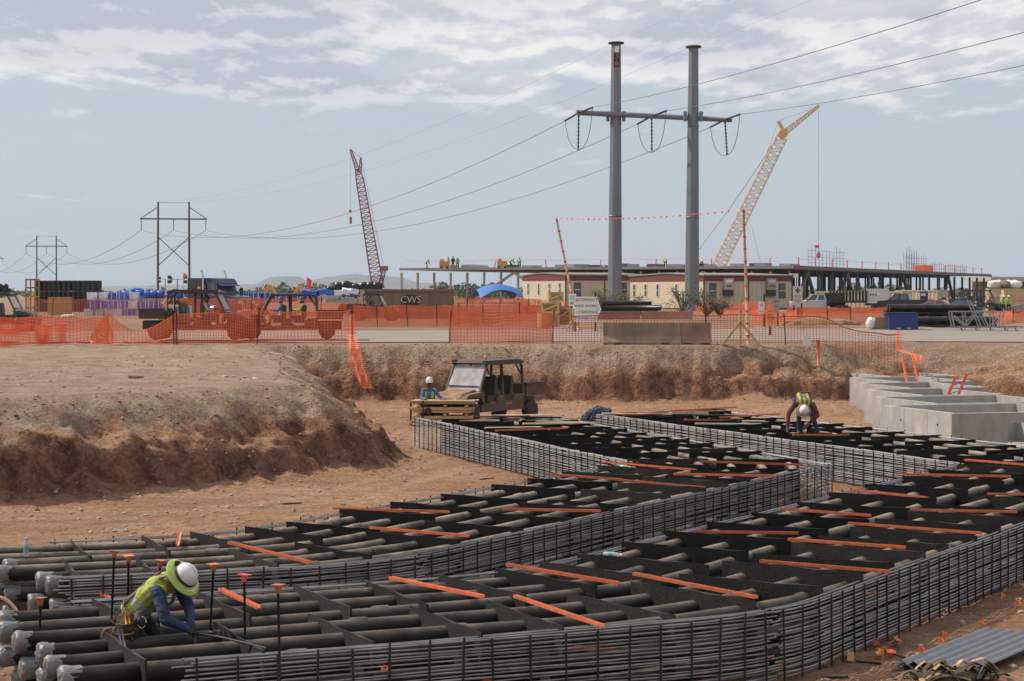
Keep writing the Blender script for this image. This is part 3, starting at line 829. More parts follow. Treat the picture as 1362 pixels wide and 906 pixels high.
plates(PA, WA, 'near', .75, PA.len-.3, 3, 1.95, stA_)
plates(PB, WB, 'far', .5, PB.len-2.3, 4, 1.75, stB_)
# bars lying low inside the near bank, seen through the front mat
for i, (d, o, z, dh) in enumerate(((1.9, 1.75, .30, .5), (4.2, 1.8, .33, .45), (5.6, 1.7, .5, .6), (8.6, 1.75, .35, .5), (10.5, 1.7, .45, .4))):
    p, n = PA.at(d); c = p+n*o
    bo = inst('orange_channel', bar_me, None, (c.x, c.y, z), (.0, 0, math.atan2(n.y, n.x)-math.pi/2+dh), (1, .42, 1))
    tag(bo, f'short orange bar low behind front rebar mat of near bank, {ordn(i+1)} from worker', 'channel bar', 'orange bars low in the near bank')
    inst('printed_marking', print_me, bo)
# loose boards at the far ends
rg = random.Random(8)
for i in range(16):
    P, Wd, wh = (PA, WA, 'near') if i % 2 else (PB, WB, 'far')
    d = P.len - rg.uniform(.3, 6.5); o = rg.uniform(-Wd/2+.5, Wd/2-.5); p = P.off(d, o)
    b = MB(); b.box((0, 0, 0), (rg.uniform(1.0, 2.2), .16, .035))
    q = b.build('loose_board', rg.choice(['plate_black', 'lumber_pale', 'plate_grey', 'steel_light'])); q.location = (p.x, p.y, .85+rg.uniform(0, .03)); q.rotation_euler = (0, 0, rg.uniform(-.4, .3))
    tag(q, f'loose board lying across the {wh} bank\'s far end, {ordn(i//2+1)} of the scattered ones', 'board', 'loose boards on the banks')

# ------------------------------------------------------------------ concrete vaults
axv = Vector((-.27, .963)).normalized(); rtv = Vector((axv.y, -axv.x))     # along the left wall, along the front
VR = math.atan2(axv.y, axv.x)
for i in range(6):
    c = Vector((11.9, 53.9)) + Vector((.56, 4.72))*i
    t = thing('concrete_vault', 'pale concrete vault, ' + ('nearest of the six open boxes, with slot in its front' if i == 0 else ('farthest of the six open boxes against the bank' if i == 5 else f'{ordn(i+1)} of the six open boxes from the rebar')), 'vault', (c.x, c.y, -.25), VR, 'row of concrete vaults')
    LN, WD, HT, TH = 4.15, 3.0 if i not in (0, 1) else 4.4, 1.35, .2
    # local x = along left wall (away), local -y = to the right
    b = MB(); b.box((LN/2, -TH/2, HT/2), (LN, TH, HT)); b.build('left_wall', 'concrete', t)
    b = MB(); b.box((LN/2, -WD+TH/2, HT/2), (LN, TH, HT)); b.build('right_wall', 'concrete', t)
    if i == 0:
        b = MB(); b.box((TH/2, -.95, HT/2), (TH, 1.5, HT-.006)); b.box((TH/2, -3.3, HT/2), (TH, 1.8, HT-.006)); b.box((TH/2, -2.05, HT-.14), (TH, .7, .274)); b.box((TH/2, -2.05, .2), (TH, .7, .4)); b.build('front_wall', 'concrete', t)
    else:
        b = MB(); b.box((TH/2, -WD/2, HT/2), (TH, WD-2*TH, HT-.006)); b.build('front_wall', 'concrete', t)
    b = MB(); b.box((LN-TH/2, -WD/2, HT/2), (TH, WD-2*TH, HT-.006)); b.build('back_wall', 'concrete', t)
    b = MB(); b.box((LN/2, -WD/2, .2), (LN-.5, WD-.5, .1)); b.build('floor_slab', 'concrete', t)
    b = MB()
    for q in range(2): 
        for zq in (.55, 1.0): b.lathe([(.03, 0), (.03, .012)], 8, Matrix.Translation((.8+q*2.2, .006, zq)) @ Matrix.Rotation(R(-90), 4, 'X'))
    b.build('tie_holes', 'steel_dark', t, 'stuff')
    for xj in (1.4, 2.8): MB().box((xj, .001, HT/2), (.014, .006, HT-.01)).build('form_joint', 'concrete_dirty', t)
    for xj in (1.0, 2.2): MB().box((-.001, -xj, HT/2), (.006, .014, HT-.02)).build('form_joint', 'concrete_dirty', t) if i else None
def ladder(foot, head, width, label, side, name='ladder'):
    foot = Vector(foot); head = Vector(head); t = thing(name, label, 'ladder', tuple(foot), 0, 'orange ladders in the vaults')
    sv = Vector(side).normalized()*width/2
    for s in (-1, 1):
        b = MB(); b.bar(sv*s, head-foot+sv*s, .10, .055, up=sv); b.build('side_rail', 'ladder', t)
    ln = (head-foot).length; k = int(ln/.3)
    for i in range(1, k):
        q = (head-foot)*(i/k); b = MB(); b.bar(q-sv, q+sv, .035); b.build('rung', 'galv', t)
D = 72.0
ladder((X(1222, D), D, -.05), (X(1211, D+1.6), D+2.2, Z(474, D+2.2)), .42, 'orange ladder leaning against the back of the vaults, under draped net', (1, .2, 0))
D = 65.5
ladder((X(1250, D), D, -.05), (X(1275, D-.2), D-.6, Z(499, D-.6)), .42, 'orange ladder tilted right, standing in a nearer vault', (.8, -.6, .3))

# ------------------------------------------------------------------ power lines
def sagline(a, b, sag, n=26):
    a = Vector(a); b = Vector(b)
    return [a.lerp(b, i/n) - Vector((0, 0, sag*4*(i/n)*(1-i/n))) for i in range(n+1)]
DP = 205.0
t = thing('steel_transmission_structure', 'tall grey steel twin pole transmission structure with one crossarm', 'power pole', (X(869, DP), DP, 2.0))
bx = X(869, DP)
for base, topx, topy in ((817.5, 819.5, 57), (920, 922.5, 62)):
    x0 = X(base, DP)-bx; x1 = X(topx, DP)-bx; h = Z(topy, DP)-2.0
    b = MB(); o = len(b.v); k = 8
    for i in range(13):
        f = i/12; r = .80+(.52-.80)*f
        for j in range(k): q = 2*math.pi*(j+.5)/k; b.v.append((x0+(x1-x0)*f+r*math.cos(q), r*math.sin(q), -.5+(h+.5)*f))
    for i in range(12):
        for j in range(k): b._f([i*k+j, i*k+(j+1) % k, (i+1)*k+(j+1) % k, (i+1)*k+j])
    b._f(list(range(12*k, 13*k)))
    pole = b.build('pole', 'steel_pole', t)
    for fz in (.36, .70): MB().lathe([(.80-.28*fz+.03, 0), (.80-.28*fz+.03, .16)], 8, Matrix.Translation((x0+(x1-x0)*fz, 0, h*fz)) @ Matrix.Rotation(math.pi/8, 4, 'Z')).build('slip_joint', 'steel_pole', pole)
    b = MB(); b.lathe([(.82, h-.12), (.82, h+.06)], 14, Matrix.Translation((x1, 0, 0))); b.build('cap_plate', 'steel_dark', pole)
    b = MB()
    for i in range(26): b.box((x0+(x1-x0)*i/40+.25, -.80+.0068*i, 1.5+i*.62), (.05, .14, .05))
    b.build('step_bolts', 'steel_dark', pole, 'stuff')
    b = MB(); b.lathe([(1.15, 0), (1.15, .5)], 14, Matrix.Translation((x0, 0, -.1))); b.build('footing', 'concrete', pole)
    za = Z(155, DP)-2.0
    for s in (-1, 1):
        b = MB(); b.box((x0+(x1-x0)*.72+s*.82, 0, za), (.34, .75, 1.0)); b.build('arm_bracket', 'steel_pole', t)
armz = Z(155, DP)-2.0
a0 = Vector((X(766, DP)-bx, -1.6, armz+.25)); a1 = Vector((X(976, DP)-bx, 2.2, armz-.15))
b = MB(); b.tube([a0, a1], .27, 8); b.build('crossarm', 'steel_pole', t)
# number plate on the left pole
npx = X(819.3, DP)-bx; nz = lambda py: Z(py, DP)-2.0
b = MB(); b.box((npx+.05, -.60, nz(67)), (.45, .03, .75)); b.build('white_plate', 'white', t)
for ch, py in (('3', 75), ('6', 85)):
    b = MB(); b.box((npx+.05, -.62, nz(py)), (.62, .03, .74)); pl = b.build('number_plate', 'black', t)
    lettering(ch, .95, 'orange_bar', pl, (npx+.05, -.64, nz(py)), (R(90), 0, 0), 'numeral')
ends_l = []; ends_r = []
for ph, px in enumerate((769, 867, 967)):
    f = (X(px, DP)-bx-a0.x)/(a1.x-a0.x); c = a0.lerp(a1, f)
    dl = Vector((-.39, .92, -.10)).normalized(); dr = Vector((.165, -.98, .05)).normalized()
    el = c+dl*2.0+Vector((-.55, 0, -.45)); er = c+dr*2.0+Vector((1.0, 0, .25))
    for e, nm in ((el, 'l'), (er, 'r')):
        b = MB(); k = 9; pts = []; rr = []
        for i in range(2*k+1): pts.append(c.lerp(e, i/(2*k))); rr.append(.07 if i % 2 else .12)
        b.tube(pts, rr, 8); b.build('strain_insulator', 'steel_dark', t)
    low = Vector((X(px, DP)-bx, 0, Z(200+ph*2.5, DP)-2.0))
    b = MB(); k = 10; pts = []; rr = []
    for i in range(2*k+1): pts.append(c.lerp(low, i/(2*k))); rr.append(.05 if i % 2 else .13)
    b.tube(pts, rr, 7); b.build('hanging_insulator', 'wire', t)
    loop = []
    for i in range(17):
        g = i/16
        e_ = abs(2*g-1); q = el.lerp(er, g); q.x = low.x+(q.x-low.x)*(1-.0*e_); q.z = low.z+(q.z-low.z)*e_**2.4; q.x += .35*(2*g-1)*(1-e_**2); loop.append(q)
    b = MB(); b.tube(loop, .035, 5); b.build('jumper_loop', 'wire', t)
    ends_l.append(el+t.location); ends_r.append(er+t.location)

def wood_h(label):
    t = thing('wooden_transmission_structure', label, 'power pole', (0, 0, 0), 0, 'wooden transmission structures')
    ph = 20.8
    for s in (-1, 1):
        b = MB(); b.tube([(s*3.15, 0, -.5), (s*3.05, 0, ph)], .27, 8, r2=.17); b.build('pole', 'wood_pole', t)
    b = MB(); b.bar((-6.6, 0, ph-3.4), (6.6, 0, ph-3.4), .22, .28); b.build('crossarm', 'wood_pole', t)
    b = MB(); b.bar((-3.3, 0, ph-.15), (3.3, 0, ph-.15), .08); b.build('ground_wire_tie', 'wire', t)
    for s in (-1, 1):
        b = MB(); b.bar((s*3.05, 0, ph-1.0), (s*6.5, 0, ph-3.3), .16); b.build('arm_brace', 'wood_pole', t)
        b = MB(); b.bar((s*3.1, .2*s, ph-7), (-s*3.1, .2*s, ph-12.8), .17); b.build('cross_brace', 'wood_pole', t)
    for x in (-6.4, 0, 6.4):
        b = MB(); k = 9; b.tube([(x, 0, ph-3.4-2.3*i/(2*k)) for i in range(2*k+1)], [.05 if i % 2 else .12 for i in range(2*k+1)], 6); b.build('hanging_insulator', 'wire', t)
    return t
wh = wood_h('wooden H frame power structure behind the parked semi truck')
wh.location = (X(231, 400), 400, 1.6); wh.rotation_euler.z = R(8)
wh2 = copy_tree(wh); wh2.location = (X(62, 640), 640, 1.6); wh2['label'] = 'smaller wooden H frame power structure above the black coil stack'
wh3 = copy_tree(wh); wh3.location = (X(-16, 880), 880, 1.6); wh3['label'] = 'far wooden H frame structure cut off at the left picture edge'
def hpt(w, x, z=20.8-5.7): return w.matrix_basis @ Vector((x, 0, z))
bpy.context.view_layer.update()
def wires(label, pts, r, m='wire'):
    b = MB(); b.tube(pts, r, 5); return tag(b.build('power_line', m), label, 'power line', 'power lines')
for i, (x, nm) in enumerate(((-6.4, 'left'), (0, 'middle'), (6.4, 'right'))):
    wires(f'{nm} phase conductor from steel structure down to the wooden H frame', sagline(ends_l[i], hpt(wh, x), 5.5), .030)
    e = Vector(ends_r[i]); far = e + Vector((11.9+i*-.4, -81, -.4))*3.2 + Vector((0, 0, -2))
    wires(f'{nm} phase conductor from steel structure to upper right of the picture', sagline(e, far, 3.0, 34), .026)
    wires(f'{nm} phase conductor between the two left wooden H frames', sagline(hpt(wh, x), hpt(wh2, x), 5, 18), .05)
    wires(f'{nm} phase conductor beyond the smaller wooden H frame', sagline(hpt(wh2, x), hpt(wh3, x), 5, 14), .05)
for px, py, wx, nm in ((819.5, 57, -3.1, 'left'), (922.5, 62, 3.1, 'right')):
    top = Vector((X(px, DP), DP, Z(py, DP)+.1))
    wires(f'thin {nm} shield wire from the steel pole top down to the left', sagline(top, hpt(wh, wx, 20.8), 3.5), .010)
    wires(f'thin {nm} shield wire from the steel pole top up to the right', sagline(top, top+Vector((36, -245, .5)), 2.5, 34), .006)

# ------------------------------------------------------------------ cranes
def lattice(b, p, q, w0, w1, n, r):
    p = Vector(p); q = Vector(q); t = (q-p).normalized(); sx = t.cross(Vector((0, 1, 0))).normalized(); sy = Vector((0, 1, 0))
    cs = [(-1, -1), (1, -1), (1, 1), (-1, 1)]
    def pt(f, c): w = w0+(w1-w0)*f; return p.lerp(q, f)+sx*(c[0]*w/2)+sy*(c[1]*w/2)
    for c in cs: b.bar(pt(0, c), pt(1, c), r*1.5)
    for i in range(n):
        f0, f1 = i/n, (i+1)/n
        for k in range(4):
            c, d = cs[k], cs[(k+1) % 4]
            b.bar(pt(f0, c if i % 2 else d), pt(f1, d if i % 2 else c), r)
            b.bar(pt(f1, c), pt(f1, d), r*.8)
D = 600.0; base = Vector((X(505, D), D, 2.0))
t = thing('red_lattice_crane', 'red lattice boom crawler crane left of the steel frame building', 'crane', tuple(base))
L_ = lambda px, py, dd=0: Vector((X(px, D), D+dd, Z(py, D)))-base
b = MB(); lattice(b, L_(503, 384), L_(478.5, 238), 3.4, 2.2, 26, .16); lattice(b, L_(478.5, 238), L_(475.5, 226), 2.2, 1.2, 2, .16); b.build('boom', 'crane_red', t)
b = MB(); lattice(b, L_(476.5, 229), L_(466.5, 199), 1.3, .5, 8, .14); b.build('jib', 'crane_red', t)
b = MB(); lattice(b, L_(479, 230), L_(480, 210), .8, .4, 4, .14); b.build('jib_strut', 'crane_red', t)
b = MB(); lattice(b, L_(505, 383), L_(511.5, 357), 1.3, .9, 6, .16); b.box(L_(511, 357), (2.4, 1.6, 1.4)); b.build('mast', 'crane_red', t)
b = MB(); b.tube([L_(480, 210), L_(511, 357)], .05, 4); b.tube([L_(480, 210), L_(466.5, 199)], .05, 4); b.build('pendant_lines', 'wire', t)
b = MB(); b.tube([L_(466.5, 199), L_(466.5, 280)], .035, 4); ld = b.build('load_line', 'wire', t)
b = MB(); b.box(L_(466, 281), (.8, .5, .7)); b.box(L_(466.5, 293), (.7, .5, 2.0)); b.build('hook_block', 'crane_red', t)
b = MB(); b.box((0, 0, 1.9), (7, 3.4, 2.6)); b.box((-4, 0, 1.9), (2, 3, 2)); b.build('crane_body', 'crane_red', t)
b = MB(); b.box((0, -2.4, .5), (8, .9, 1.0)); b.box((0, 2.4, .5), (8, .9, 1.0)); b.build('crawler_tracks', 'black', t)

D = 450.0; base = Vector((X(951, D), D, 2.0))
t = thing('yellow_lattice_crane', 'pale yellow lattice boom crane with short jib behind the steel structure', 'crane', tuple(base))
b = MB(); lattice(b, L_(947, 372), L_(1040, 183), 2.7, 2.2, 34, .12); b.build('boom', 'crane_cream', t)
b = MB(); b.prism([(q.x, q.z) for q in (L_(1034, 179), L_(1036, 174), L_(1046, 172), L_(1047, 181), L_(1040, 186))], -.9, .9); b.build('boom_head', 'crane_yellow', t)
b = MB(); lattice(b, L_(1043, 177), L_(1089, 141), 1.2, .45, 10, .13); b.build('jib', 'crane_yellow', t)
b = MB(); b.bar(L_(1043, 176), L_(1035, 161), .5, .7); b.build('jib_strut', 'crane_yellow', t)
b = MB(); b.tube([L_(1035, 161), L_(1088, 142)], .05, 4); b.tube([L_(1035, 161), L_(1019, 206)], .07, 4); b.tube([L_(1037, 172), L_(1019, 206)], .06, 4)
b.tube([L_(1019, 206), L_(970, 278)], .13, 5); b.tube([L_(970, 278), L_(925, 338)], .09, 5); b.tube([L_(990, 262), L_(1012, 352)], .035, 4); b.build('pendant_lines', 'galv', t)
b = MB(); b.tube([L_(1088.5, 142), L_(1088.5, 342)], .035, 4); b.build('load_line', 'wire', t)
b = MB(); b.box(L_(1086.5, 328), (1.0, .2, .7)); b.build('small_flag', 'flag_red', t)
b = MB(); b.lathe([(.1, -.9), (.5, -.4), (.5, .3), (.1, .8)], 8, Matrix.Translation(L_(1088.5, 339))); b.build('hook_ball', 'crane_red', t)
b = MB(); b.box((0, 0, 1.9), (7, 3.2, 2.4)); b.box((-4.5, 0, 2.0), (2, 3, 2)); b.build('crane_body', 'crane_yellow', t)

# ------------------------------------------------------------------ steel framed building
C0 = Vector((X(1050, 313), 313.0)); d1 = Vector((.40, .9165)); d2 = Vector((-.9165, .40))
t = thing('steel_frame_building', 'long low steel framed building under construction behind the site trailers', 'building', (C0.x, C0.y, 1.9), math.atan2(d1.y, d1.x))
RZ = 6.35
b = MB(); b.box((85, 33.5, RZ-.10), (172, 69, .2)); b.build('roof_deck', 'deck', t)
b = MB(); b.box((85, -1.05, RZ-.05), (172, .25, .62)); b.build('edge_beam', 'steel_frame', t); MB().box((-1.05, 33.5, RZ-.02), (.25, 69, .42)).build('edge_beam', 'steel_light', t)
ccol = {}
def colmesh(w):
    if w not in ccol: q = MB(); q.box((0, 0, (RZ-.6)/2), (w, w, RZ-.6)); ccol[w] = {m_: q.mesh('column', m_) for m_ in ('steel_frame', 'steel_dark', 'steel_light')}
    return ccol[w]
rg = random.Random(3)
for i in range(20):
    for j in range(4):
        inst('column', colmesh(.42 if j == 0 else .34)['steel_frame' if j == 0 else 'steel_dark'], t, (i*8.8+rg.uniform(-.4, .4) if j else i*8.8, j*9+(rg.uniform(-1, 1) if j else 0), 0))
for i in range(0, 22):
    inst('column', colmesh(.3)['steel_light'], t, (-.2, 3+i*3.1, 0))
for i, (a, w_) in enumerate(((8.8, 6), (35, 6), (79, 6), (123, 6))):
    for s in (-1, 1):
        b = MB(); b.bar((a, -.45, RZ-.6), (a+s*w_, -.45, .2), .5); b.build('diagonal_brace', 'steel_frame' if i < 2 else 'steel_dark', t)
for yy in (14, 47):
    for s in (-1, 1):
        b = MB(); b.bar((-.6, yy, RZ-.7), (-.6, yy+s*8.5, .3), .38); b.build('diagonal_brace', 'steel_light', t)
for j in range(1, 4):
    b = MB(); b.box((85, j*9, RZ-.45), (170, .2, .45)); b.build('roof_girder', 'steel_dark', t)
# safety line posts along the roof edge, roof clutter, scaffolds
for i in range(16):
    b = MB(); b.bar((2+i*10.5, -.9, RZ), (2+i*10.5+rg.uniform(-.4, .4), -.9, RZ+1.6), .14); b.build('edge_post', 'flag_red', t)
for i in range(7):
    b = MB(); b.bar((-.8, 3+i*9.5, RZ), (-.8, 3+i*9.5+rg.uniform(-.4, .4), RZ+1.4), .12); b.build('edge_post', 'flag_red', t)
b = MB(); b.tube([(-.8, 67-i*4.1, RZ+1.5-.25*(i % 2)) for i in range(17)], .022, 4); b.tube([(i*6.0, -.9, RZ+1.5-.3*(i % 2)) for i in range(28)], .025, 4); b.build('safety_line', 'flag_red', t)
for i in range(20):
    inst('roof_bundle', MB().box((0, 0, .3), (rg.uniform(2, 5), 1.8, rg.uniform(.5, 1.0))).mesh('roof_bundle', rg.choice(['galv', 'steel_light', 'steel_dark', 'shade_cloth'])), t, (2+rg.uniform(0, 8), 2+i*3.1, RZ), (0, 0, rg.uniform(-.3, .3)))
def scaffold(x0, x1, y, h, parent):
    b = MB(); x = x0
    while x <= x1:
        b.bar((x, y, RZ), (x, y, RZ+h+rg.uniform(-.5, .8)), .07); x += 2.4
    for z in (1.1, 2.1, 3.2):
        if z < h: b.bar((x0, y, RZ+z), (x1, y, RZ+z), .06)
    b.build('scaffold_frame', 'scaffold', parent)
scaffold(26, 52, 4, 3.4, t); scaffold(100, 124, 4, 4.0, t); scaffold(112, 124, 6, 5.2, t); scaffold(126, 168, 4, 2.2, t)
b = MB(); b.box((115, 3, RZ+1.0), (9, 2, 1.4)); b.build('roof_load', 'orange_net', t)
# second, paler frame further right
t = thing('pale_frame_building', 'pale unfinished building behind the right hand container with bags', 'building', (X(1325, 480), 480, 1.9), R(6))
b = MB(); b.box((40, 8, 5.6), (84, 20, .9)); b.build('roof_deck', 'steel_light', t)
for i in range(22):
    b = MB(); b.box((i*2.3, -1, 2.6), (.55, .5, 5.2)); b.build('column', 'white' if i % 3 else 'steel_dark', t)
b = MB(); b.box((40, 12, 2.5), (84, 1, 5)); b.build('back_wall', 'steel_light', t)

# ------------------------------------------------------------------ site trailers
def solve(px, c, d): k = (px-PX0)/F_PX; return (k*c.y-c.x)/(d.x-k*d.y)
wa = Vector((-.44, .898)).normalized(); wb = Vector((.898, .44)).normalized()     # along the lit end, along the long side
def trailer(label, corner, la, lb, ends, sides, acs, hgt=4.15, z0=2.2):
    # local x along wb (long shaded side), local y along wa (lit end)
    t = thing('site_trailer', label, 'trailer', (corner.x, corner.y, z0), math.atan2(wb.y, wb.x), 'cream site trailers')
    b = MB(); b.box((lb/2, la/2, hgt/2-.35), (lb, la, hgt-.9)); b.build('wall', 'cream', t)
    b = MB()
    for i in range(int(lb/.6)): b.box((.3+i*.6, -.012, hgt/2-.35), (.05, .02, hgt-.92))
    b.build('wall_battens', 'cream_groove', t, 'stuff')
    # maroon band with a low gable on the lit end
    b = MB(); b.prism([(-.03, hgt-.8), (la+.03, hgt-.8), (la+.03, hgt-.12), (la/2, hgt+.08), (-.03, hgt-.12)], -.03, lb+.03, 'x'); b.build('band', 'maroon', t)
    b = MB(); b.prism([(-.2, hgt-.18), (la/2, hgt+.10), (la+.2, hgt-.18), (la+.2, hgt-.04), (la/2, hgt+.22), (-.2, hgt-.04)], -.15, lb+.15, 'x'); b.build('roof', 'roof_grey', t)
    b = MB(); b.box((lb/2, -.02, .18), (lb+.04, .06, .34)); b.box((-.02, la/2, .18), (.06, la+.04, .34)); b.build('skirting', 'trim_dark', t)
    MB().box((-.03, -.03, hgt/2), (.14, .14, hgt)).build('corner_trim', 'trim_dark', t); MB().box((lb*.5, -.03, hgt/2-.3), (.12, .05, hgt-.9)).build('joint_trim', 'trim_dark', t); MB().box((lb+.03, -.03, hgt/2), (.14, .14, hgt)).build('corner_trim', 'trim_dark', t)
    def win(x, y, w, side, m_='window'):
        fr = MB(); pn = MB()
        if side == 'e':
            fr.box((-.03, y, 2.35), (.06, w+.14, 1.55)); pn.box((-.055, y, 2.35), (.04, w, 1.4))
        else:
            fr.box((x, -.03, 2.3), (w+.14, .06, 1.65)); pn.box((x, -.055, 2.3), (w, .04, 1.5))
        f = fr.build('window', 'trim_dark' if side == 's' else 'white', t); pn.build('pane', m_, f)
        b = MB()
        if side == 'e': b.box((-.08, y, 2.35), (.03, w, .06))
        else: b.box((x, -.08, 2.3), (w, .03, .06))
        b.build('sash_bar', 'white', f)
    for px in ends: win(0, solve(px, corner, wa), .42, 'e')
    for px in sides: win(solve(px, corner, wb), 0, .75, 's', 'shade_cloth' if px < 900 else 'window')
    for px in acs:
        x = solve(px, corner, wb)
        b = MB(); b.box((x, -.22, 3.05), (1.15, .44, 1.25)); a = b.build('air_conditioner', 'ac_grey', t)
        b = MB(); b.box((x, -.2, 2.05), (1.15, .40, .7)); b.build('grille_box', 'utv_dark', a)
        b = MB(); b.box((x, -.455, 3.35), (.8, .03, .28)); b.build('label_panel', 'white', a)
        for i in range(4): MB().box((x, -.46, 2.75+i*.06), (.7, .03, .025)).build('louvre_slat', 'trim_dark', a)
    return t
cT2 = Vector((X(936.5, 220), 220.0)); cT1 = Vector((X(752.5, 235), 235.0))
trailer('cream trailer with maroon gable between the two steel poles', cT2, 16.6, 11.6, (844, 859, 875, 900), (948, 1040), (967, 1024))
trailer('cream trailer with maroon band left of the left steel pole', cT1, 11.4, 10.5, (703, 717, 731, 745), (768, 829), (), z0=2.35)
t = thing('wall_sign_box', 'small white sign box on the right corner of the trailer', 'sign', (cT2.x+wb.x*11.9, cT2.y+wb.y*11.9, 4.3), 0)
MB().box((0, 0, 0), (.6, .3, .9)).build('panel', 'white', t); MB().box((0, .1, 1.9), (.9, .5, .5)).build('lamp_head', 'white', t)
for s in (-1, 1): MB().bar((s*.3, .1, -2.4), (s*.3, .1, 1.7), .12).build('post', 'trim_dark', t)

# ------------------------------------------------------------------ containers
def container(label, corner, ang, ln, hgt, m_='container', z0=2.0, doors=True):
    t = thing('shipping_container', label, 'container', (corner[0], corner[1], z0), ang, 'tan shipping containers')
    # local -x along the long side from the near corner, local y = depth
    b = MB(); k = int(ln/.28); poly = []
    for i in range(k+1):
        x = -ln*i/k; poly.append((x, .05 if i % 2 else 0.)); poly.append((x-ln/k*.35, .05 if i % 2 else 0.))
    poly = poly[:-1] + [(-ln, 2.4), (0, 2.4)]
    b.prism(poly, .15, hgt-.15, 'z'); b.build('wall', m_, t)
    b = MB()
    for z in (.08, hgt-.08): b.box((-ln/2, 1.2, z), (ln+.06, 2.46, .16))
    b.build('frame_rails', m_, t)
    for x in (-ln+.06, -.06):
        for y in (.04, 2.36): MB().box((x, y, hgt/2), (.17, .17, hgt-.33)).build('corner_post', m_, t)
    if doors:
        for s in (0, 1):
            d_ = MB().box((.05, .63+s*1.16, hgt/2), (.05, 1.08, hgt-.5)).build('door', m_, t)
            MB().bar((.09, .5+s*1.3, .35), (.09, .5+s*1.3, hgt-.35), .05).build('lock_rod', 'galv', d_)
    return t
container('long tan container behind the generator and black pickup', (X(1200, 232), 232), R(-38), 11.5, 2.45)
container('tan container with blue sign behind the blue car', (X(1247, 245), 245), R(-42), 6.0, 2.6)
container('tan container topped with wrapped bags at the right edge', (X(1311, 225), 225), R(180-4), 12.0, 2.75, doors=True)
t = thing('blue_container_sign', 'blue square sign on the tan container by the red crates', 'sign', (X(1229, 236), 236, 3.2), R(-10))
MB().box((0, 0, .6), (.95, .06, 1.25)).build('panel', 'blue_deep', t); MB().box((-.1, -.04, .85), (.55, .02, .3)).build('white_mark', 'white', t)
for i in range(5):
    b = MB(); b.blob((0, 0, .5), .85, 2, .12, (1, .9, .62), 60+i)
    o = b.build('wrapped_bag', 'white_cloth' if i != 2 else 'brick_tan'); o.location = (X(1321+i*6.6, 224), 223.4+(i % 2)*.6, 4.70)
    tag(o, f'white wrapped bag on the right edge container, {ordn(i+1)} from its left end', 'bag', 'bags on the right container')

# CWS roll-off container
D = 150.0; w_ = X(604, D)-X(487, D)
t = thing('roll_off_dumpster', 'large brown roll off dumpster with a black badge', 'dumpster', (X(545.5, D), D, 2.2), R(2))
b = MB(); b.prism([(-w_/2, .15), (w_/2, .15), (w_/2, 2.35), (-w_/2, 2.35)], 0, 2.4); b.build('body', 'cws_tan', t)
b = MB(); b.box((0, -.06, 2.3), (w_+.2, .16, .16)); b.box((0, 2.46, 2.3), (w_+.2, .16, .16)); b.build('top_rail', 'cws_tan', t)
for i in range(9): MB().box((-w_/2+.35+i*(w_-.7)/8, -.05, 1.2), (.09, .1, 2.0)).build('side_rib', 'cws_tan', t) if i not in (3, 4, 5) else None
MB().box((-w_/2-.25, 1.2, 1.25), (.4, 2.3, 2.2)).build('front_wall', 'tan_pale', t)
b = MB(); b.prism([(-.75, .25), (-.2, .38), (.2, .38), (.75, .25), (.75, -.25), (.2, -.38), (-.2, -.38), (-.75, -.25)], -.10, -.04)
bd = b.build('badge', 'black', t); bd.location = (.05, 0, 1.58)
lettering('CWS', .72, 'logo_tan', bd, (0, -.115, 0), (R(90), 0, 0))
for s in (-1, 1): MB().box((s*1.0, 1.2, .08), (.3, 2.3, .16)).build('skid', 'black', t)

# ------------------------------------------------------------------ canopies
def canopy(label, px, D, w_, yt, ybase_z=2.3, m_='canopy_blue'):
    t = thing('canopy_tent', label, 'canopy', (X(px, D), D, ybase_z), R(12))
    e = Z(yt, D)-ybase_z; b = MB(); k = 8; b.smooth = True; vs = []
    for i in range(k+1):
        for j in range(k+1):
            a = 2*i/k-1; c = 2*j/k-1
            h = (1-a*a)*.55+(1-c*c)*.55 - .25*(a*a*c*c)
            vs.append((a*w_/2, c*w_/2, e-.55+h*(1.05)))
    for i in range(k+1):
        for j in range(k+1): p = vs[i*(k+1)+j]; vs.append((p[0], p[1], p[2]-.05))
    o2 = (k+1)**2; fs = []
    for i in range(k):
        for j in range(k):
            a = i*(k+1)+j; fs += [(a, a+k+1, a+k+2, a+1), (o2+a+1, o2+a+k+2, o2+a+k+1, o2+a)]
    b.add(vs, fs); b.build('fabric_top', m_, t)
    for sx in (-1, 1):
        for sy in (-1, 1): MB().bar((sx*w_*.48, sy*w_*.48, 0), (sx*w_*.48, sy*w_*.48, e-.75), .08).build('leg', 'galv', t)
    return t
canopy('blue canopy tent in front of the steel frame building', 662, 195, 4.3, 386)
canopy('smaller blue canopy behind the white pickup truck', 1112, 240, 3.4, 393)

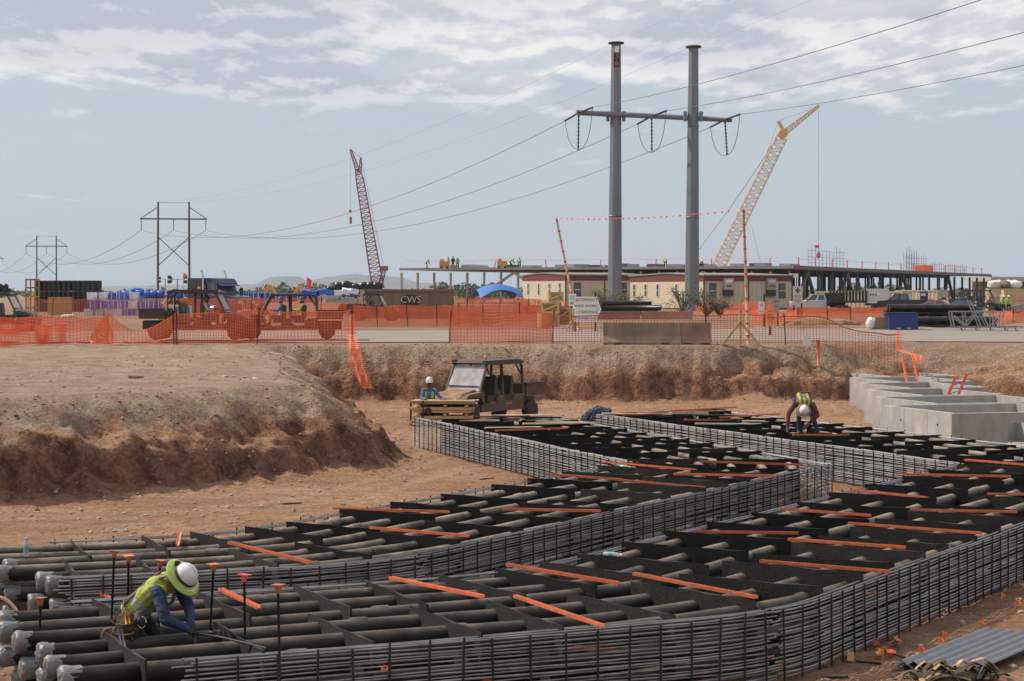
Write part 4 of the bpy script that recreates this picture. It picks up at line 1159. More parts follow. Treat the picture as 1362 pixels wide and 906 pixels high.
# ------------------------------------------------------------------ orange safety fences
def fence(name, label, pts, tops, bots=None, m_='orange_net', pitch=.058, cover=.6, vstep=.14, vw=.02, posts=(), sway=.06, seed=0, post_m='steel_dark', post_h=None, group='orange safety fences'):
    # pts: (px, D); tops / bots: heights over the ground at those points
    rg = random.Random(seed); V = [Vector((X(p, d), d)) for p, d in pts]
    s = [0.]
    for i in range(1, len(V)): s.append(s[-1]+(V[i]-V[i-1]).length)
    bots = bots or [.03]*len(pts)
    def at(d):
        i = 0
        while i < len(s)-2 and s[i+1] < d: i += 1
        f = (d-s[i])/(s[i+1]-s[i]); p = V[i].lerp(V[i+1], f)
        return p, tops[i]+(tops[i+1]-tops[i])*f, bots[i]+(bots[i+1]-bots[i])*f
    p0 = V[0]; g0 = gz(p0.x, p0.y)
    t = thing(name, label, 'fence', (p0.x, p0.y, g0), 0, group)
    k = max(6, int(s[-1]/.45)); cols = []
    ph = rg.uniform(0, 6)
    gp = [at(s[-1]*i/k) for i in range(k+1)]
    hz = ground_h(np.array([q[0].x for q in gp]), np.array([q[0].y for q in gp]))
    for i in range(k+1):
        p, tp, bt = gp[i]; d = s[-1]*i/k
        w1 = sway*(math.sin(d*1.7+ph)+.6*math.sin(d*3.9+2*ph)); dip = .04*math.sin(d*2.3+ph)+.03*rg.uniform(-1, 1)
        cols.append((p.x-p0.x, p.y-p0.y, float(hz[i])-g0+bt, float(hz[i])-g0+tp+dip, w1))
    b = MB(); rowsn = max(6, int((sum(tops)/len(tops)-.03)/pitch))
    def P(c, f): return (c[0], c[1]+c[4]*math.sin(f*math.pi*.9), c[2]+(c[3]-c[2])*f)
    for j in range(rowsn):
        f0 = (j+.5-cover/2)/rowsn; f1 = (j+.5+cover/2)/rowsn
        if j == rowsn-1: f1 = 1.
        vs = []
        for c in cols: vs += [P(c, f0), P(c, f1)]
        b.add(vs, [(2*i, 2*i+2, 2*i+3, 2*i+1) for i in range(k)])
    nv = int(s[-1]/vstep)
    for i in range(nv):
        d = (i+.5)/nv*k; a = int(d); f = d-a; c0, c1 = cols[a], cols[min(k, a+1)]
        c = tuple(c0[q]+(c1[q]-c0[q])*f for q in range(5))
        vs = []
        for g in (0, .33, .66, 1): q = P(c, g); vs += [(q[0]-vw/2, q[1]-.004, q[2]), (q[0]+vw/2, q[1]-.004, q[2])]
        b.add(vs, [(0, 1, 3, 2), (2, 3, 5, 4), (4, 5, 7, 6)])
    b.build('plastic_mesh', m_, t, 'stuff')
    for px in posts:
        # find along
        best = min(range(k+1), key=lambda i: abs((cols[i][0]+p0.x)/(cols[i][1]+p0.y)*F_PX+PX0-px)); c = cols[best]
        ph_ = post_h or (c[3]-c[2]+.12); ln = rg.uniform(-.10, .16)
        MB().tube([(c[0], c[1]-.05, c[2]-.25), (c[0]+ln, c[1]-.05, c[2]+ph_)], .028, 6).build('post', post_m, t)
    return t
fence('safety_fence', 'long orange mesh fence section at the left picture edge', [(-40, 79), (60, 79), (143, 79)], [1.22, 1.10, 1.05], posts=(144,), seed=1)
fence('safety_fence', 'second low layer of orange mesh at left edge, doubled over', [(-40, 78.2), (50, 78.4), (88, 78.5)], [.95, .85, .72], seed=2, cover=.5)
fence('safety_fence', 'sagging orange mesh span dipping between bunched net and leaning post', [(142, 78.8), (153, 78.8), (166, 78.9), (180, 79), (196, 79), (214, 79), (236, 79)], [1.25, .95, .66, .55, .66, .95, 1.22], posts=(235,), seed=3, cover=.52)
fence('safety_fence', 'bunched orange netting gathered into a point left of the sagging span', [(120, 78.3), (138, 78.3), (141, 78.3), (152, 78.3)], [.25, 1.12, 1.3, .35], seed=4, cover=.7, sway=.12)
fence('safety_fence', 'orange mesh fence in front of the two passing utility vehicles', [(232, 79), (290, 80.5), (345, 82.6), (405, 83), (470, 83)], [1.25, 1.33, 1.36, 1.34, 1.36], posts=(233, 345, 469), seed=5, cover=.36)
fence('safety_fence', 'orange mesh fence piece left of the wooden crates', [(597, 83.2), (640, 83), (690, 83), (734, 83.2)], [1.30, 1.26, 1.28, 1.22], posts=(599, 731), seed=6)
fence('safety_fence', 'sheer brown mesh fence standing along the barrier and pit edge', [(734, 82.6), (850, 82.7), (950, 82.6), (1040, 82.4), (1110, 82), (1196, 81.6)], [1.22, 1.2, 1.22, 1.2, 1.15, 1.3], m_='brown_net', cover=.16, pitch=.085, vstep=.13, vw=.020, posts=(943, 1040), seed=7)
fence('safety_fence', 'orange mesh fence beyond the road in front of the brown dumpster', [(470, 113), (500, 113), (560, 114), (600, 115)], [1.22, 1.2, 1.22, 1.2], posts=(498, 545, 580), seed=8, cover=.58)
fence('safety_fence', 'orange mesh fence beyond the road below the blue canopy', [(596, 118), (640, 125), (700, 127), (742, 128)], [1.2, 1.15, 1.2, 1.15], posts=(610, 645, 690), seed=9, cover=.5)
fence('safety_fence', 'rear orange mesh fence row behind the canopy legs', [(590, 165), (660, 168), (720, 170)], [1.5, 1.5, 1.4], posts=(620, 660, 700), seed=10, cover=.55, vstep=.25)
fence('safety_fence', 'orange mesh fence right of the diamond road sign', [(1000, 121), (1048, 119), (1062, 118), (1120, 118), (1178, 119)], [1.0, .75, 1.05, 1.0, 1.05], posts=(1065, 1097, 1136), seed=11, cover=.55)
fence('safety_fence', 'orange mesh fence at the right picture edge', [(1318, 122), (1345, 121), (1400, 121)], [.85, .9, .95], posts=(1348,), seed=12, cover=.6)
fence('safety_fence', 'distant orange mesh fence in front of the stacked blue packs', [(36, 150), (130, 152), (240, 154)], [1.45, 1.5, 1.45], posts=(72, 205), seed=13, cover=.24, vstep=.2, vw=.03, m_='brown_net')
fence('safety_fence', 'distant orange mesh fence behind the two passing utility vehicles', [(240, 154), (340, 156), (480, 158)], [1.45, 1.5, 1.5], posts=(330, 425), seed=14, cover=.55, vstep=.25)
fence('safety_fence', 'orange mesh fence in front of the trailer between steel poles', [(690, 176), (760, 178)], [1.3, 1.2], seed=15, cover=.5, vstep=.3)
fence('safety_fence', 'orange mesh fence along the trailer foot right of steel poles', [(925, 172), (975, 170), (1030, 168)], [1.25, 1.1, 1.2], seed=16, cover=.62, vstep=.3)
fence('safety_fence', 'orange mesh fence at the feet of the parked pickups', [(1046, 180), (1120, 182), (1200, 184)], [.6, .55, .6], seed=17, cover=.7, vstep=.3)
def hit(px, py, d0=60., d1=96.):
    ds = np.arange(d0, d1, .04); h = ground_h((px-PX0)/F_PX*ds, ds); q = np.nonzero(CH-(py-HZ)*ds/F_PX < h)[0]
    d = float(ds[q[0]]) if len(q) else d1
    return d
# loose tails of net hanging over the pit edge
def net_tail(label, spine, widths, seed, m_='orange_net'):
    p0 = Vector(spine[0]); t = thing('hanging_net_tail', label, 'netting', tuple(p0), 0, 'loose net tails')
    k = 30; pts = []
    def sp(f):
        q = f*(len(spine)-1); i = min(int(q), len(spine)-2); g = q-i; return Vector(spine[i]).lerp(Vector(spine[i+1]), g)-p0, widths[i]+(widths[i+1]-widths[i])*g
    b = MB(); n = 11
    for j in range(n):
        vs = []
        for i in range(k+1):
            p, w = sp(i/k); a = (j+.25)/n-.5; c = (j+.66)/n-.5
            w1 = .10*math.sin(i*.35+j*.9)+.04*math.sin(i*1.3+j); w = w*.72*(1+.10*math.sin(i*.5+seed))
            vs += [(p.x+a*w, p.y+w1+.1*math.sin(a*7), p.z), (p.x+c*w, p.y+w1+.1*math.sin(c*7), p.z)]
        b.add(vs, [(2*i, 2*i+1, 2*i+3, 2*i+2) for i in range(k)])
    for i in range(k+4):
        p, w = sp(i/(k+4)); p2, w2 = sp(min(1, i/(k+4)+.007))
        b.add([(p.x-w/2, p.y-.02, p.z), (p.x+w/2, p.y-.02, p.z), (p2.x+w2/2, p2.y-.02, p2.z), (p2.x-w2/2, p2.y-.02, p2.z)], [(0, 1, 2, 3)])
    b.build('plastic_mesh', m_, t, 'stuff')
D = 82.6
net_tail('orange net tail hanging down the pit wall from the fence end', [(X(468, D), D, Z(418, D)), (X(469, D), D-.1, Z(445, D))] + [(X(px, q), q, Z(py, q)) for px, py, q in [(px, py, hit(px, py)-.3) for px, py in ((471, 464), (475, 482), (481, 499), (489, 517))]], [.25, .45, .55, .62, .6, .45], 1)
D = 81.4
net_tail('orange net draped from the brown fence end onto the vault ladder', [(X(1195, D), D, Z(441, D)), (X(1196, D), D, Z(466, D)), (X(1203, D), D-3, Z(474, D-3)), (X(1210, D-6.5), D-6.5, Z(474, D-6.5)), (X(1219, D-7.2), D-7.2, Z(473, D-7.2)), (X(1224, D-7.6), D-7.6, Z(484, D-7.6))], [.25, .3, .4, .5, .45, .2], 2, 'orange_net')
t = thing('orange_delineator', 'orange upright delineator post on the brown mesh fence', 'post', (X(1088.5, 79.5), 79.5, Z(487, 79.5)), 0)
MB().tube([(0, 0, 0), (0, 0, 1.05)], .05, 8, r2=.06).build('tube', 'orange_bar', t); MB().box((-.45, 0, 1.0), (.3, .02, .35)).build('paper_notice', 'white', t)

# ------------------------------------------------------------------ barriers, signs, poles with pennants
def jersey(label, px0, px1, D, m_):
    ln = X(px1, D)-X(px0, D); z0 = gz(X((px0+px1)/2, D), D)-.02
    t = thing('jersey_barrier', label, 'barrier', (X((px0+px1)/2, D), D, z0), 0, 'concrete barriers by the pit edge')
    b = MB(); b.prism([(-.36, 0), (.36, 0), (.36, .12), (.15, .38), (.085, .92), (-.085, .92), (-.15, .38), (-.36, .12)], -ln/2, ln/2, 'x'); b.build('body', m_, t)
    for x in (-ln*.3, ln*.3): MB().box((x, -.358, .045), (.35, .02, .09)).build('forklift_notch', 'trim_dark', t)
    return t
jersey('stained concrete jersey barrier in the middle of the pit edge', 802, 905, 82.0, 'concrete_dirty')
jersey('shorter redder concrete barrier butted right of the stained barrier', 905.5, 945, 82.0, 'brick_tan')
D = 97.0
for i, (a, c) in enumerate(((798, 862), (864, 936))):
    b = MB(); b.box((0, 0, .18), (X(c, D)-X(a, D), .5, .42)); o = b.build('concrete_kerb_block', 'brick_tan'); o.location = (X((a+c)/2, D), D+6, gz(X(860, D), D+6)-.02+.55)
    o.location.z = Z(424, D+6); tag(o, f'low brown block below the {"left" if i == 0 else "right"} steel pole', 'block', 'low blocks at the poles')

def signboard(name, label, px, D, w_, h_, zc, m_, lines, posts, rz=0., ptm='trim_dark', diamond=False, hexa=False):
    x = X(px, D); g = gz(x, D); t = thing(name, label, 'sign', (x, D, g), rz)
    b = MB(); z = zc-g
    if diamond: b.prism([(0, z-h_/2), (w_/2, z), (0, z+h_/2), (-w_/2, z)], -.012, .012)
    elif hexa: b.prism([(-w_/2, z-h_/2), (w_/2-.12, z-h_/2), (w_/2-.12, z+h_/2), (-w_/2, z+h_/2)], -.012, .012)
    else: b.box((0, 0, z), (w_, .024, h_))
    pl = b.build('panel', m_, t)
    for txt, size, m2, dx, dz in lines: lettering(txt, size, m2, pl, (dx, -.018, z+dz), (R(90), 0, 0))
    for dx, hh in posts: MB().bar((dx, .05, -.1), (dx, .05, hh), .09).build('post', ptm, t)
    return t, z
D = 96.0
t, z = signboard('notice_sign', 'large white notice sign with red and black lettering by wooden crates', 779, D, 1.12, 1.22, Z(411.5, D), 'sign_white',
    [('COMPACT', .20, 'text_black', .1, .45), ('&', .24, 'text_red', -.42, .45), ('WIDE AVOID', .185, 'text_black', .0, .16), ('LIFT', .20, 'text_red', -.27, -.13), ('DRIVING', .19, 'text_black', .2, -.13), ('NON PUBLIC USE', .14, 'text_black', 0, -.43)], [(-.5, 1.1), (.47, 2.0)])
b = MB(); b.prism([(.53, z-.5), (.76, z+.0), (.53, z+.62)], .10, .12); b.build('angled_side_panel', 'sign_white', t)
D = 97.0
t, z = signboard('speed_sign', 'small white ten mile speed sign left of the notice sign', 761.5, D, .36, .60, Z(399, D), 'sign_white', [('10', .30, 'text_black', 0, .1), ('MPH', .15, 'text_black', 0, -.17)], [(.05, 1.2)], R(6), 'lumber_pale')
for s in (-1, 1): MB().bar((.05, 0, .7), (s*.42, -.1, 0), .06).build('stand_leg', 'lumber_pale', t)
D = 92.0
signboard('road_work_sign', 'orange diamond road sign on a post beyond the road', 1024.5, D, .52, 1.22, Z(418.5, D), 'sign_orange', [('WATCH', .085, 'text_dim', 0, .16), ('FOR', .1, 'text_dim', 0, 0), ('TRUCKS', .085, 'text_dim', 0, -.16)], [(0, 1.3)], diamond=True)
D = 104.0
signboard('white_notice_board', 'white notice board with red marks on a dark post left of diamond sign', 1013, D, .32, .62, Z(409, D), 'sign_white', [('60', .17, 'text_red', 0, .12), ('ONLY', .1, 'text_red', 0, -.2)], [(.14, 1.9)])
signboard('grey_notice_board', 'grey notice board half hidden behind the orange diamond sign', 1030, D+8, .55, .80, Z(407, D+8), 'ac_grey', [('SAFETY', .11, 'text_black', .1, .25), ('FIRST', .1, 'text_red', .1, 0)], [(.2, 1.2)])
D = 120.0
signboard('first_aid_sign', 'white sign with a green cross right of the trailers', 1061, D, .58, 1.02, Z(392, D), 'sign_white', [('MEDICAL', .105, 'text_black', 0, -.08), ('FIRST AID', .09, 'text_red', 0, -.22), ('EMERGENCY', .075, 'text_red', 0, -.33), ('SERVICES', .085, 'text_red', 0, -.43)], [(.23, 2.0), (-.23, 1.2)])
fs = bpy.data.objects['first_aid_sign']; zc = Z(392, D)-fs.location.z
b = MB(); b.box((0, -.02, zc+.27), (.32, .02, .105)); b.box((0, -.022, zc+.27), (.105, .02, .32)); b.build('green_cross', 'green_cross', fs)

def marker_pole(label, top, foot, D, legs=True):
    x0 = X(foot[0], D); g = gz(x0, D); t = thing('marker_pole', label, 'pole', (x0, D, g), 0, 'striped marker poles')
    p1 = Vector((X(top[0], D)-x0, 0, Z(top[1], D)-g))
    MB().tube([(0, 0, 0), p1], .062, 8, r2=.045).build('shaft', 'lumber_pale', t)
    k = 11
    for i in range(k):
        f = (i+.6)/k; q = p1*f; q2 = p1*(f+.018); MB().tube([q, q2], .078-.016*f, 8).build('red_band', 'text_red', t)
    if legs:
        for s in (-1, 1): MB().bar((-.35, -.35, .95), (-.35+s*.75, -.35, 0), .09).build('stand_leg', 'lumber', t)
        MB().bar((-.35, -.30, -.05), (-.35, -.30, 1.9), .10).build('stand_post', 'lumber', t)
        MB().bar((-.95, -.35, .2), (.3, -.35, .2), .06).build('stand_rail', 'lumber', t)
    return Vector((x0, D, g))+p1
pA = marker_pole('leaning white pole with red bands beside the notice sign', (740, 290), (770, 440), 98.0, False)
pB = marker_pole('white pole with red bands on a wooden stand right of barriers', (989, 278), (995, 465), 81.8)
t = thing('pennant_line', 'line of small orange pennants strung between the two banded poles', 'pennant line', tuple(pA))
ln = sagline(pA, pB, .16, 30); MB().tube([q-pA for q in ln], .005, 4).build('cord', 'flag_orange', t)
rg = random.Random(3)
for i in range(28):
    q = ln[i+1]-pA if i < 29 else None; s = rg.uniform(.05, .085)
    MB().prism([(-s*.6, 0), (s*.6, 0), (rg.uniform(-.08, .08), -s*1.4)], q.y-.004, q.y+.004).build('pennant', 'flag_orange', t).location = (q.x, 0, q.z)

# ------------------------------------------------------------------ yard goods
def crate_stack():
    D = 101.0; specs = [((716, 741), (415, 437), 0, .25), ((722, 746), (402, 417), .2, -.2), ((728, 748), (388, 402), .1, .12), ((738, 764), (409, 433), .9, -.35)]
    for i, (xr, yr, dd, rz) in enumerate(specs):
        x = X(sum(xr)/2, D); w_ = (X(xr[1], D)-X(xr[0], D)); h_ = (yr[1]-yr[0])*D/F_PX
        t = thing('plywood_crate', ['bottom left', 'middle', 'topmost', 'right hand tilted'][i] + ' plywood crate of the pile left of the signs', 'crate', (x, D+dd, Z(yr[1], D)), rz, 'plywood crates')
        MB().box((0, .02, h_/2), (w_-.08, .9, h_-.06)).build('panel', 'plywood', t)
        for z_ in (.06, h_-.06): MB().box((0, -.46, z_), (w_, .05, .1)).build('batten', 'lumber_pale', t)
        for s in (-1, 1): MB().box((s*(w_/2-.05), -.465, h_/2), (.1, .05, h_-.22)).build('batten', 'lumber_pale', t)
        MB().bar((-w_/2+.1, -.47, .15), (w_/2-.1, -.47, h_-.15), .08).build('brace', 'lumber_pale', t)
crate_stack()
# black pipes lying between the poles
rg = random.Random(12); D = 128.0
for i in range(9):
    x0 = X(rg.uniform(795, 835), D); ln = X(872, D)-x0; zz = 2.35+.22*(i // 4)+.05
    b = MB(); b.tube([(0, 0, 0), (ln+rg.uniform(-.6, .5), rg.uniform(-.6, .6), 0)], .16, 9); o = b.build('black_yard_pipe', 'black_pipe'); o.location = (x0, D+(i % 4)*.4, Z(414-(i//4)*5.2, D)); o.rotation_euler = (0, rg.uniform(-.03, .03), 0)
    tag(o, f'black pipe in the loose heap between the steel poles, {ordn(i+1)} from the bottom', 'pipe', 'black pipes between the poles')
def shrub(label, px, D, r, h, k, seed, z0=None):
    x = X(px, D); g = z0 if z0 is not None else gz(x, D); rg = random.Random(seed); t = thing('desert_shrub', label, 'shrub', (x, D, g), 0, 'shrubs at the pole feet')
    tw = MB(); lf = MB()
    for i in range(26):
        a = rg.uniform(0, 6.3); rr = r*rg.uniform(.3, 1); hh = h*rg.uniform(.45, 1)
        e = Vector((rr*math.cos(a), rr*math.sin(a)*.7, hh)); m = e*.5+Vector((0, 0, h*.12)); tw.tube([(0, 0, 0), m, e], .03, 4, r2=.008)
        for j in range(k):
            f = rg.uniform(.35, 1.05); q = m.lerp(e, f)+Vector((rg.gauss(0, .1), rg.gauss(0, .1), rg.gauss(0, .08)))*r
            d = Vector((rg.gauss(0, 1), rg.gauss(0, 1), rg.gauss(0, 1))).normalized(); o = d.orthogonal().normalized(); s = rg.uniform(.035, .085)
            lf.add([q-d*s, q+o*s*.5, q+d*s, q-o*s*.5], [(0, 1, 2, 3)])
    tw.build('stems', 'twig', t); lf.build('foliage', 'leaf', t)
D = 140.0
for i, (px, r, h, lb) in enumerate(((812, 1.5, 1.9, 'loose green shrub in front of the left steel pole'), (842, 1.6, 1.6, 'low shrub right of the left steel pole'), (797, .9, 1.2, 'small shrub behind the notice sign'), (908, 1.3, 2.2, 'thin tall shrub left of the right steel pole'), (940, 1.5, 1.9, 'pale shrub right of the right steel pole'), (958, 1.2, 1.3, 'small dry shrub right of the right pole, below the window'))):
    shrub(lb, px, D, r, h, 34, 70+i, Z(422, D))

# stacked wrapped packs, left
rg = random.Random(21); n_ = 0
bev = {}
def pack_mesh(m_):
    if m_ not in bev:
        bm = bmesh.new(); bmesh.ops.create_cube(bm, size=1); bmesh.ops.bevel(bm, geom=bm.edges[:], offset=.07, segments=2, affect='EDGES', profile=.6)
        me = bpy.data.meshes.new('wrapped_pack'); bm.to_mesh(me); bm.free(); me.materials.append(M[m_]); bev[m_] = me
    return bev[m_]
strap_me = MB().box((-.25, 0, 0), (.06, 1.012, 1.012)).box((.25, 0, 0), (.06, 1.012, 1.012)).mesh('strap', 'white')
D = 168.0
for lvl in range(3):
    k = 8 if lvl < 2 else 5
    for i in range(k):
        px = 120+i*13.2+rg.uniform(-1.5, 1.5)+(4 if lvl else 0); w_ = rg.uniform(.72, .86)
        m_ = 'pale_wrap' if (i < 2 and lvl != 1) or rg.random() < .3 else 'blue_wrap'
        zc = 2.25+.35+lvl*.70
        o = inst('wrapped_pack', pack_mesh(m_), None, (X(px, D), D+rg.uniform(-.3, .4), zc), (0, 0, rg.uniform(-.06, .06)), (w_, 1.0, .66)); n_ += 1
        tag(o, f'{"pale" if m_ == "pale_wrap" else "blue"} wrapped pack, {ordn(i+1)} from left in the {("bottom", "middle", "top")[lvl]} layer of the stack', 'pack', 'wrapped packs in the left stack')
        inst('strap', strap_me, o)
roll_b = MB(); roll_b.tube([(-.5, 0, 0), (-.46, 0, 0), (.46, 0, 0), (.5, 0, 0)], [.9, 1, 1, .9], 14)
roll_me = roll_b.mesh('blue_roll', 'blue_tarp')
for i, (px, py, w_, r) in enumerate(((168, 391, 9, .32), (177, 391.5, 9, .36), (186, 390, 9, .4), (181, 386.5, 12, .26), (197, 387.5, 6, .22), (196, 392, 8, .40), (205, 391.5, 8, .40), (214, 391.8, 9, .40), (226, 391.8, 12, .40), (239, 392, 9, .36), (176, 396, 9, .35), (190, 396.5, 10, .4))):
    D = 178.0
    o = inst('blue_roll', roll_me, None, (X(px, D), D, Z(py, D)), (0, 0, rg.uniform(-.1, .1)), (w_*D/F_PX, r, r)); tag(o, f'blue wrapped roll on the row behind the packs, {ordn(i+1)} from left', 'roll', 'blue rolls behind the packs')
def flatbed(label, px0, px1, D, ztop, m_):
    w_ = X(px1, D)-X(px0, D); t = thing('flatbed_trailer', label, 'trailer', (X((px0+px1)/2, D), D, 2.3), 0)
    MB().box((0, 0, ztop-2.3-.12), (w_, 2.4, .24)).build('deck', m_, t)
    for i in range(4):
        q = MB().lathe([(.48, -.15), (.5, -.1), (.5, .1), (.48, .15)], 14, Matrix.Translation((w_*(-.4+.11*i if i < 2 else .2+.11*i), -1.0, .5)) @ Matrix.Rotation(R(90), 4, 'X')).build('wheel', 'tyre_clean', t)
    for s in (-1, 1): MB().box((0, s*.6, ztop-2.3-.4), (w_*.95, .15, .35)).build('frame_rail', 'steel_dark', t)
flatbed('flatbed trailer under the row of blue rolls', 192, 262, 178.6, Z(396.5, 178.6), 'steel_light')
flatbed('blue flatbed trailer right of the semi truck', 318, 470, 186, Z(390.5, 186), 'blue_deep')
rg = random.Random(31)
for i in range(10):
    D = 184.0; px = 328+i*14.5
    m_ = rg.choice(['blue_tarp', 'pale_wrap', 'blue_wrap'])
    o = inst('wrapped_pack', pack_mesh(m_), None, (X(px, D), D-.2, Z(396-rg.uniform(0, 2), D)), (0, 0, rg.uniform(-.1, .1)), (.95, 1.2, .75)); tag(o, f'wrapped pack beside the blue flatbed, {ordn(i+1)} from the semi truck', 'pack', 'packs by the flatbed')
    inst('strap', strap_me, o)
for i in range(7):
    D = 182.0; px = 408+i*10.5
    o = inst('tarped_load', pack_mesh(rg.choice(['blue_tarp', 'pale_wrap', 'blue_tarp'])), None, (X(px, D), D, Z(391-rg.uniform(0, 3.5), D)), (rg.uniform(-.15, .15), rg.uniform(-.2, .2), rg.uniform(-.3, .3)), (.75, 1.0, .5)); tag(o, f'blue and white tarped load left of the dumpster, {ordn(i+1)} from left', 'load', 'tarped loads left of the dumpster')
def coil_mesh():
    b = MB(); prof = []
    for i in range(25): prof.append((.5 if i % 2 else .45, i/24))
    prof[0] = (.3, 0); prof[-1] = (.3, 1); b.lathe(prof, 14); return b.mesh('black_coil', 'black_pipe')
coil_me = coil_mesh()
D = 200.0
for i in range(13):
    for lvl in range(3):
        o = inst('black_coil', coil_me, None, (X(52+i*6.6, D), D+rg.uniform(-.1, .1), 2.3+lvl*1.08), (0, 0, rg.uniform(0, 6)), (.56, .56, 1.06)); o.scale = (.58, .7, 1.06)
        tag(o, f'black corrugated coil, {ordn(i+1)} from the wooden end frame, {("bottom", "middle", "top")[lvl]} tier', 'coil', 'black coils in the tall stack')
t = thing('wooden_end_frame', 'tall brown wooden end frame at the left of the black coil stack', 'frame', (X(42, 199), 199, 2.3))
for x in (-.55, -.1, .35, .75): MB().bar((x, 0, 0), (x, 0, 3.35), .13).build('upright', 'plywood', t)
for z in (.5, 1.6, 2.5, 3.3): MB().bar((-.62, -.1, z), (.82, -.1, z), .16, .16).build('rail', 'plywood', t)
for i in range(5):
    o = inst('black_coil', coil_me, None, (X(-4+i*2.5, 172), 172+i*.3, Z(387-6*(i % 2), 172)), (R(90), 0, .3), (.5, .5, .9)); tag(o, f'black coil behind the vehicle at the left edge, {ordn(i+1)} from left', 'coil', 'black coils at the left edge')
o = MB().box((0, 0, .9), (2.0, .1, 1.5)).build('plywood_sheet', 'plywood'); o.location = (X(80, 165), 165, 2.3); tag(o, 'upright plywood sheet in front of the black coil stack', 'sheet')
t = thing('pale_tarp_bundle', 'low pale tarp bundle on the ground left of blue packs', 'bundle', (X(91, 158), 158, 2.3)); MB().blob((0, 0, .12), .6, 2, .1, (1.1, .7, .35), 4).build('tarp', 'white_cloth', t)
# round black bales left of the dumpster
D = 190.0
for i, (px, py, r) in enumerate(((452, 381, .42), (459, 381, .55), (465, 382, .5), (471, 383, .45), (485, 382, .5), (493, 381.5, .5), (500, 381.5, .5), (440, 385, .3))):
    o = inst('black_coil', coil_me, None, (X(px, D), D+.6, Z(py, D)), (R(90), 0, rg.uniform(-.2, .2)), (r*2, r*2, 1.2)); tag(o, f'round black bale above the tarps left of dumpster, {ordn(i+1)} from left', 'bale', 'round black bales')
for i, (px, py) in enumerate(((440, 400), (443, 396), (455, 401), (462, 398), (468, 401))):
    D = 150.0; o = inst('flat_bag', pack_mesh('steel_light'), None, (X(px, D), D, Z(py, D)), (0, 0, rg.uniform(-.2, .2)), (1.0, .8, .28)); tag(o, f'flat grey sack in the low pile left of dumpster, {ordn(i+1)} from left', 'sack', 'grey sacks')

# right-hand yard: stack of big black pipes, blue box, block, trestle, generator
D = 99.0
bigp = MB(); bigp.smooth = True; pts = []; rr = []
for i in range(5):
    for f, q in ((0, .24), (.06, .24), (.07, .21), (.93, .21)): pts.append((i+f, 0, 0)); rr.append(q)
bigp.tube(pts, rr, 12); big_me = bigp.mesh('large_black_pipe', 'black_pipe')
for lvl, (n, px0, ln) in enumerate(((4, 1216, 4.6), (3, 1214, 4.4), (3, 1214, 4.4), (3, 1190, 4.6), (2, 1184, 4.4))):
    for i in range(n):
        zz = Z(441.5, D)+lvl*.30; o = inst('large_black_pipe', big_me, None, (X(px0, D)+rg.uniform(-.15, .25), D+.25+i*.45+(.2 if lvl % 2 else 0)+(1.2 if lvl > 2 else 0), zz), (0, 0, 0), (ln/5, .78, .78))
        tag(o, f'large black pipe, tier {ORD[lvl+1]} from the ground, {ordn(i+1)} from the front, behind the trestle', 'pipe', 'large black pipes in the right stack')
t = thing('blue_steel_box', 'dark blue steel box at the left end of the black pipe stack', 'box', (X(1202, 97), 97, Z(440, 97)), R(3))
MB().box((0, .5, .42), (1.42, 1.0, .84)).build('body', 'blue_deep', t); MB().box((-.1, .5, .86), (1.6, 1.1, .05)).build('lid', 'blue_deep', t)
for s in (-.5, .5): MB().box((s*.5, -.012, .12), (.2, .02, .07)).build('label', 'ac_grey', t)
t = thing('wrapped_block', 'tan block with a white wrapped end left of the blue box', 'block', (X(1169, 97.5), 97.5, Z(438.5, 97.5)), R(-6))
MB().box((.2, .4, .3), (.75, .8, .62)).build('block', 'brick_tan', t); MB().blob((-.35, .3, .3), .42, 2, .12, (.62, .9, .76), 3).build('white_wrap', 'white_cloth', t)
D = 96.5
t = thing('steel_trestle', 'grey steel trestle frame standing in front of black pipes', 'trestle', (X(1300, D), D, Z(446, D)), R(-3))
def tb(a, c, w_=.055): MB().bar(a, c, w_).build('tube', 'galv', t)
for s in (0, .8):
    tb((-1.25, s, 1.15), (1.25, s, 1.15)); tb((-1.2, s, .38), (2.2, s, .42)); tb((-1.25, s, 1.15), (-1.1, s, .38)); tb((1.25, s, 1.15), (1.2, s, .4))
    tb((-.35, s, 1.7), (.2, s, .4)); tb((-1.1, s, .95), (-.55, s, .45)); tb((-.55, s, .42), (.05, s, 1.15)); tb((.2, s, 1.1), (.55, s, .4)); tb((.75, s, 1.15), (.75, s, .4)); tb((.8, s, .5), (1.25, s, 1.0)); tb((-.6, s, 1.15), (-.5, s, .4))
for x in (-.8, -.1, .6, 1.3, 1.8):
    tb((x, 0, .4), (x+.2, .4, 0)); tb((x+.35, .8, .4), (x+.1, .4, 0)); tb((x, 0, .4), (x, .8, .4))
tb((-.6, .1, .02), (2.4, .1, .02), .09)
D = 205.0
t = thing('towed_generator', 'white towed generator in front of the long tan container', 'generator', (X(1167, D), D, 2.2), R(-10))
MB().box((0, .6, 1.75), (2.3, 1.3, 1.5)).build('housing', 'white', t)
for i in range(3): MB().box((-.7+i*.28, -.06, 1.9), (.14, .04, .18)).build('control_panel', 'trim_dark', t)
MB().box((0, .6, .9), (2.5, 1.2, .25)).build('chassis', 'trim_dark', t)
for x in (-.4, .35): MB().lathe([(.3, -.1), (.36, -.06), (.36, .06), (.3, .1)], 14, Matrix.Translation((x, .05, .42)) @ Matrix.Rotation(R(90), 4, 'X')).build('wheel', 'tyre_clean', t)
t = thing('dump_trailer', 'black high sided dump trailer behind the white pickup', 'trailer', (X(1128, 205), 205, 2.2), R(-6))
MB().box((0, 1, 1.15), (3.9, 2, .2)).build('bed_floor', 'black', t)
